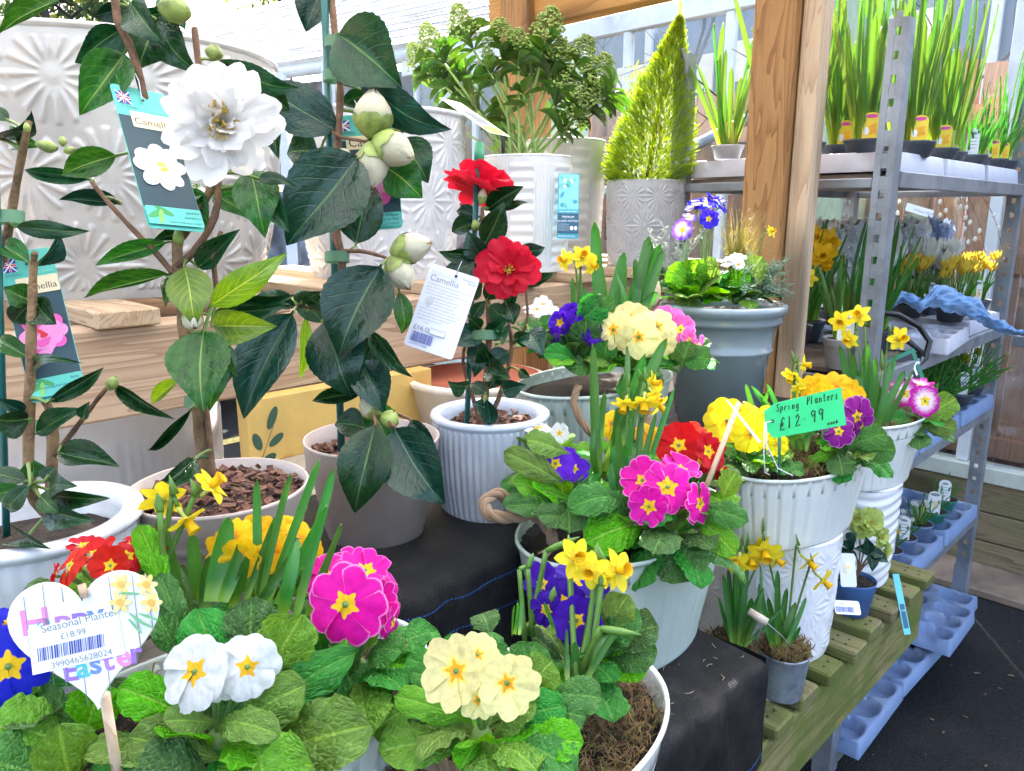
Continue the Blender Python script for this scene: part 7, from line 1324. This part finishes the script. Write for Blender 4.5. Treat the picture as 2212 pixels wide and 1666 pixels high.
for i, (s, q, L, lb) in enumerate(((2.48, .66, .13, 2), (2.50, .80, .16, 0), (2.60, .68, .17, 0), (2.62, .84, .24, 0), (2.70, .66, .14, 1), (2.73, .80, .30, 0), (2.81, .66, .34, 1))): potted('potted_bulb', SQ(s, q, 1.624), .043, .034, M_PDK, ('short leafy pot with a white label right of the tall daffodils', 'short leafy pot behind the first white-labelled one, top shelf', 'short plain leafy pot at the front of the far grey tray', 'middling leafy pot in the back row of the far grey tray', 'short leafy pot with a yellow label on the far grey tray', 'tallest plain leafy pot at the far back of the top shelf', 'tall-leaved pot with a yellow label at the far corner of the top shelf')[i], gS, (22, L, .5, .006), 'strapy' if i % 2 else 'strap', (.06, YL, YO, .1, .03) if lb == 1 else ((.075, P_WHT, P_WHT, .1, .03, 'text') if lb == 2 else None), seed=40 + i)
# fourth shelf
T, b = potted('potted_daffodil', SQ(1.775, .685, 1.147), .047, .072, M_PGR, 'pale grey pot of bright daffodil leaves beside the timber post', None, (14, .20, .35, .010), 'strapy', (.07, P_WHT, P_WHT, .1, .035, 'text'), seed=51)
T, b = potted('potted_daffodil', SQ(1.80, .86, 1.147), .05, .06, M_PDK, 'dark pot of double golden daffodils beside the timber post', None, (20, .24, .30, .012), 'strap', seed=52)
F_ = [(D(1790, 525, 1.92), 66 * 1.92 / FP, V((.1, -.9, .2))), (D(1762, 515, 1.95), 60 * 1.95 / FP, V((-.6, -.7, .2))), (D(1775, 552, 1.90), 60 * 1.9 / FP, V((-.2, -.9, -.1))), (D(1788, 572, 1.90), 40 * 1.9 / FP, V((.2, -.7, -.4)))]; daffs(T, b, F_, [], 'double golden daffodils', double=True, stemr=.0024)
F_ = [(D(1745, 600, 1.85), 44 * 1.85 / FP, V((-.3, -.9, .2)))]; daffs(T, b, F_, [], 'small yellow daffodil', stemr=.002)
for i, (s, q) in enumerate(((1.92, .74), (1.97, .90), (2.06, .72), (2.10, .92), (2.04, 1.02))): T, b = potted('potted_bulb', SQ(s, q, 1.147), .05, .06, M_PDK, ('leafy bulb pot just left of the slotted upright on the fourth shelf', 'leafy bulb pot seen behind the slotted upright on the fourth shelf', 'leafy bulb pot just right of the upright beside the grey tray', 'leafy bulb pot at the back right of the upright, fourth shelf', 'leafy bulb pot in the back row of the fourth shelf')[i], 'leafy bulb pots on the fourth shelf', (22, .27, .42, .011), 'strap', seed=60 + i)
M_HY = paint('hyacinth_white', (.88, .89, .90), .5, var=.03, tr=.45); M_HYB = paint('hyacinth_pale_blue', (.55, .62, .85), .5, tr=.3); M_NY = paint('crocus_yellow', (.88, .66, .08), .5, tr=.4); M_CRW = paint('crocus_cream', (.88, .87, .80), .5, var=.03, tr=.5)
def spike(T, c, h, r, m, n=60):
    mb = MB(); c = V(c)
    for i in range(n):
        k = rnd(0, 1); a = rnd(0, 6.283); p = c + V((r * .5 * math.cos(a), r * .5 * math.sin(a), h * (.15 + .8 * k))); d = V((math.cos(a), math.sin(a), rnd(-.2, .5))).normalized()
        x = d.orthogonal().normalized(); y = d.cross(x); 
        for j in range(5): b = 1.2566 * j; o = x * math.cos(b) + y * math.sin(b); s = d.cross(o) * r * .20; mb.add([p, p + d * r * .3 + o * r * .22 + s, p + d * r * .32 + o * r * .5, p + d * r * .3 + o * r * .22 - s], [(0, 1, 2, 3)])
    mb.tube([c, c + V((0, 0, h))], r * .13, 6, mi=1); return mb.build('flower_spike', [m, M_STEM], T)
def cups(T, b, n, spread, h, m, sz):
    for i in range(n):
        mb = MB(); a = rnd(0, 6.283); rr = spread * math.sqrt(rnd(0, 1)); p = b + V((rr * math.cos(a), rr * math.sin(a), h * rnd(.75, 1.1))); mb.tube([b + V((rr * .5 * math.cos(a), rr * .5 * math.sin(a), 0)), p], .0016, 5, mi=1)
        for k in range(6):
            an = k * 1.047; o = V((math.cos(an), math.sin(an), 0)); s = V((-o.y, o.x, 0)) * sz * .24; mb.add([p, p + o * sz * .28 + s + V((0, 0, sz * .45)), p + o * sz * .36 + V((0, 0, sz)), p + o * sz * .28 - s + V((0, 0, sz * .45))], [(0, 1, 2, 3)])
        mb.build('flower', [m, M_STEM], T)
random.seed(77)
suf = [', leftmost', '', ', at the back', ', in the middle of the back row', ', behind the glove pile', ', tallest', ', toward the far end', ', back row far end', ', with a blue label', '', ', at the far tray corner', ', just behind the glove']
for i, (s, q, kd) in enumerate(((2.22, .90, 'h'), (2.36, .84, 'c'), (2.30, 1.02, 'h'), (2.44, .98, 'h'), (2.50, .78, 'n'), (2.56, .92, 'h'), (2.62, .76, 'c'), (2.66, .88, 'h'), (2.72, .70, 'n'), (2.76, .84, 'b'), (2.82, .68, 'n'), (2.48, .66, 'n'))):
    lab_ = {'h': ('potted_hyacinth', 'white hyacinth pot on the fourth shelf'), 'c': ('potted_crocus', 'cream crocus pot on the fourth shelf above the blue gloves'), 'n': ('potted_narcissus', 'small yellow-flowered pot among white blooms on the fourth shelf'), 'b': ('potted_hyacinth', 'pale blue hyacinth pot at the far end of the fourth shelf')}[kd]
    T, b = potted(lab_[0], SQ(s, q, 1.19), .043, .036, M_PDK, lab_[1] + suf[i], {'h': 'white hyacinths on the fourth shelf', 'c': 'cream crocuses on the fourth shelf', 'n': 'yellow flowers on the fourth shelf', 'b': None}[kd], (16, .12 if kd != 'n' else .10, .5, .005), 'strap', (.07, P_WHT, random.choice((P_BLU, YO)), .1, .022) if i in (5, 6, 8, 10) else None, seed=80 + i)
    if kd in 'hb':
        for k in range(5): spike(T, b + V((rnd(-.05, .05), rnd(-.05, .05), rnd(.05, .09))), .17, .050, M_HY if kd == 'h' else M_HYB, 70)
    elif kd == 'c': cups(T, b, 20, .06, .13, M_CRW, .07)
    else: cups(T, b, 18, .046, .12, M_NY, .034)
# crumpled blue gloves
mb = MB(); random.seed(12); ctl = [(1912, 655, 2.02, 34), (1950, 640, 2.02, 42), (1990, 660, 2.04, 26), (2025, 640, 2.06, 60), (2070, 652, 2.10, 62), (2110, 672, 2.14, 50), (2150, 700, 2.17, 36), (2185, 716, 2.19, 18), (2225, 722, 2.21, 8)]
ph = [rnd(0, 6) for _ in range(9)]
def glove(i, j):
    x = i * (len(ctl) - 1); k = min(int(x), len(ctl) - 2); f = x - k; u, v, t, w_ = [ctl[k][a] * (1 - f) + ctl[k + 1][a] * f for a in range(4)]
    nz = 1.3 * abs(math.sin(i * 55 + j * 21 + ph[5])) - .6 + math.sin(i * 40 + j * 9 + ph[0]) * .5 + math.sin(i * 23 - j * 14 + ph[1]) * .5 + math.sin(i * 71 + j * 5 + ph[2]) * .3; return D(u + 4 * math.sin(j * 8 + i * 30 + ph[3]), v + (j - .5) * w_ * .85 * (1 + .18 * math.sin(i * 33 + ph[4])) + 3 * nz, t - .035 * math.sin(math.pi * j) + .014 * nz)
mb.grid(glove, 90, 26); o = mb.build('blue_gloves', paint('blue_nitrile', (.30, .50, .80), .42, var=.12, tr=.15)); tag(o, 'crumpled light blue disposable gloves trailing off the grey tray', 'gloves')
# black bag strap and chalk board at the near edge of the trolley
M_BLKP = paint('black_plastic2', (.012, .012, .014), .35); T = thing('black_crate', SQ(1.80, .70, .98), 'shiny black plastic crate with dangling strap below the grey tray', 'crate')
mb = MB(); mb.sq(1.77, 1.98, .612, .86, .96, 1.095, bev=.01); mb.build('crate', M_BLKP, T, smooth=False); MB().tube([D(1880, 672, 1.88), D(1940, 680, 1.9), D(1985, 705, 1.93), D(2008, 738, 1.93), D(1998, 775, 1.92), D(1975, 795, 1.9), D(1990, 760, 1.9), D(1960, 735, 1.88)], .0075, 8).build('strap', M_BLKP, T)
MB().sq(1.765, 1.985, .604, .868, 1.0955, 1.108, bev=.003).build('rim', M_BLKP, T, smooth=False)
g = Tag('chalk_board', 'small green-framed blackboard with white chalk writing ending in ter', 'sign', (1866, 802, 1.84), (1974, 752, 1.87), (1870, 888, 1.84)); g.rect(0, 0, 1, 1, paint('board_frame_green', (.02, .22, .13), .4), 'frame', th=.006); g.rect(.05, .10, .93, .95, P_BLK, 'board'); g.txt('ter', .46, .72, .46, P_WHT)
# third shelf
for i, (s, q) in enumerate(((2.42, .66), (2.52, .74), (2.60, .64), (2.68, .74), (2.76, .65), (2.80, .78), (2.34, .76), (2.20, .68))):
    T, b = potted('potted_grape_hyacinth', SQ(s, q, .922), .042, .036, M_TBL if i % 2 else M_PDK, ('grassy arching pot behind the magenta-white primrose on the middle shelf', 'grassy arching pot in the back row of the middle shelf', 'grassy arching pot with a mauve label and blue flower, middle shelf', 'grassy arching pot with no label toward the far end, middle shelf', 'grassy arching pot with a mauve label at the far end of the middle shelf', 'grassy pot with one blue flower at the far back of the middle shelf', 'grassy arching pot half hidden by daffodil leaves, middle shelf', 'nearest grassy arching pot under the black crate, middle shelf')[i], 'grassy pots on the middle shelf', (46, .16, 1.35, .0036), 'strap', (.075, P_WHT, flat('label_mauve', (.40, .30, .62)), .05, .03) if i in (4, 2) else None, seed=110 + i)
    if i in (2, 4, 5): spike(T, b + V((.01, 0, .09)), .035, .012, PM['blue'], 30)
# second shelf
sec = [(1.80, .66, .17, 'grassy green clump pot nearest on the second shelf', 0), (1.92, .67, .19, 'tall grassy clump pot on the second shelf with white label', 2), (2.04, .66, .16, 'grassy pot with a small picture label on the second shelf', 1), (2.16, .66, .09, 'small bulb pot with yellow buds and a white label', 2), (2.28, .66, .08, 'small grey pot of short shoots and a white label', 2), (2.42, .66, .09, 'short-leaved bulb pot on the second shelf tray', 0), (2.56, .66, .08, 'green plastic pot with a picture label at the far end', 1), (2.70, .67, .09, 'green plastic pot with a tall white label at the far end', 2)]
for i, (s, q, L, lab_, k) in enumerate(sec): T, b = potted('potted_bulb', SQ(s, q, .54), .043, .036, M_PGN if i >= 6 else M_TBL, lab_, 'pots on the second shelf', (30 if i < 3 else 16, L, .8 if i > 2 else .45, .006 if i < 3 else .004), 'strap', (.075, P_WHT, random.choice((YO, P_LT, P_CRM)), .1, .036, 'picture' if k == 1 else 'text') if k else None, seed=130 + i); (cups(T, b, 7, .03, .06, M_NY if i == 3 else M_CRW, .016) if i in (3, 4, 5) else None)
T, b = potted('potted_bulb', SQ(2.55, .74, .222), .045, .045, M_TBL, 'dark leafy pot with a yellow label standing in the bottom blue tray', None, (18, .13, .3, .010), 'strap', (.085, YL, P_GRN, .1, .028), seed=150)
# hanging catkin willow and its sign behind the trolley
T = thing('weeping_willow', SQ(3.2, 1.3, 0), 'thin weeping willow stems with white catkins behind the trolley', 'plant'); random.seed(14); mb = MB(); mc = []
top_ = D(2010, 405, 3.0); mb.tube([V((top_.x, top_.y, 0)), V((top_.x + .02, top_.y, .9)), top_ + V((0, 0, .1))], [.012, .010, .006], 7)
for (u1, v1) in ((1925, 560), (1945, 600), (1985, 640), (2035, 560), (2048, 620), (2110, 600), (2135, 640), (2165, 560), (1965, 520), (2090, 520)):
    e = D(u1, v1, 2.95 + rnd(-.1, .1)); P = bez(top_ + V((0, 0, .08)), D((u1 + 2010) / 2 + (u1 - 2010) * .45, 395, 3.0), e, 9); mb.tube(P, [.0026 - .0002 * k for k in range(10)], 5)
    for k in range(2, 10):
        if rnd(0, 1) < .6: mc.append(P[k] + rvec(.006))
mb.build('stem', M_TWIG, T); cme = MB().ball((0, 0, 0), (.007, .007, .011), 5, 7).mesh('catkin', M_CRW); [inst('catkin', cme, Matrix.Translation(c), T) for c in mc]
g = Tag('plant_sign', 'dark green Salix caprea Pendula card hanging among the willow stems', 'sign', (1953, 462, 2.85), (2000, 462, 2.85), (1953, 546, 2.85)); g.rect(0, 0, 1, .52, flat('sign_grey_green', (.10, .14, .11)), 'card', th=.001); g.rect(0, .521, 1, 1, flat('sign_photo_green', (.25, .34, .25)), 'card', th=.001); g.txt('Salix caprea Pendula', .5, .34, .10, P_WHT, 'CENTER'); g.txt('Kilmarnock Willow', .5, .44, .08, P_WHT, 'CENTER')
g = Tag('plant_tag', 'white loop tag tied above the green willow card', 'plant tag', (1960, 438, 2.83), (2018, 455, 2.83), (1955, 455, 2.83)); g.rect(0, 0, 1, 1, P_WHT, 'card', r=.03, th=.0006); g.txt('Willow 59299', .3, .7, .13, P_GREY)

# ---- small leftovers
T = thing('plant_saucer', D(835, 1600, .60), 'small round red plastic disc lying in the dark between the two nearest planters', 'disc'); MB().lathe([(0, 0), (.020, 0), (.022, .004), (.019, .003), (0, .002)], D(838, 1598, .62), 30, M=Matrix.Rotation(rad(35), 4, 'X')).build('disc', P_RED, T)
MB().sq(3.28, 3.548, -3.0, 4.6, .0, .035, bev=.006).build('path_edging', paint('sandy_concrete', (.34, .24, .17), .85, var=.3, dirt=.5, dcol=(.09, .075, .06), sc=5), kind='structure', smooth=False)
random.seed(31)
o = put_leaf(TT, 'lime', SQ(.92, .43, TB + .004), SQ(.935, .445, TB + .012), .010, V((0, 0, 1))); o.parent = None; o.matrix_basis = WM[o.name]; o.name = 'fallen_leaf'; tag(o, 'tiny curled yellow leaf fallen on the mossy slat below the zinc pail', 'leaf')
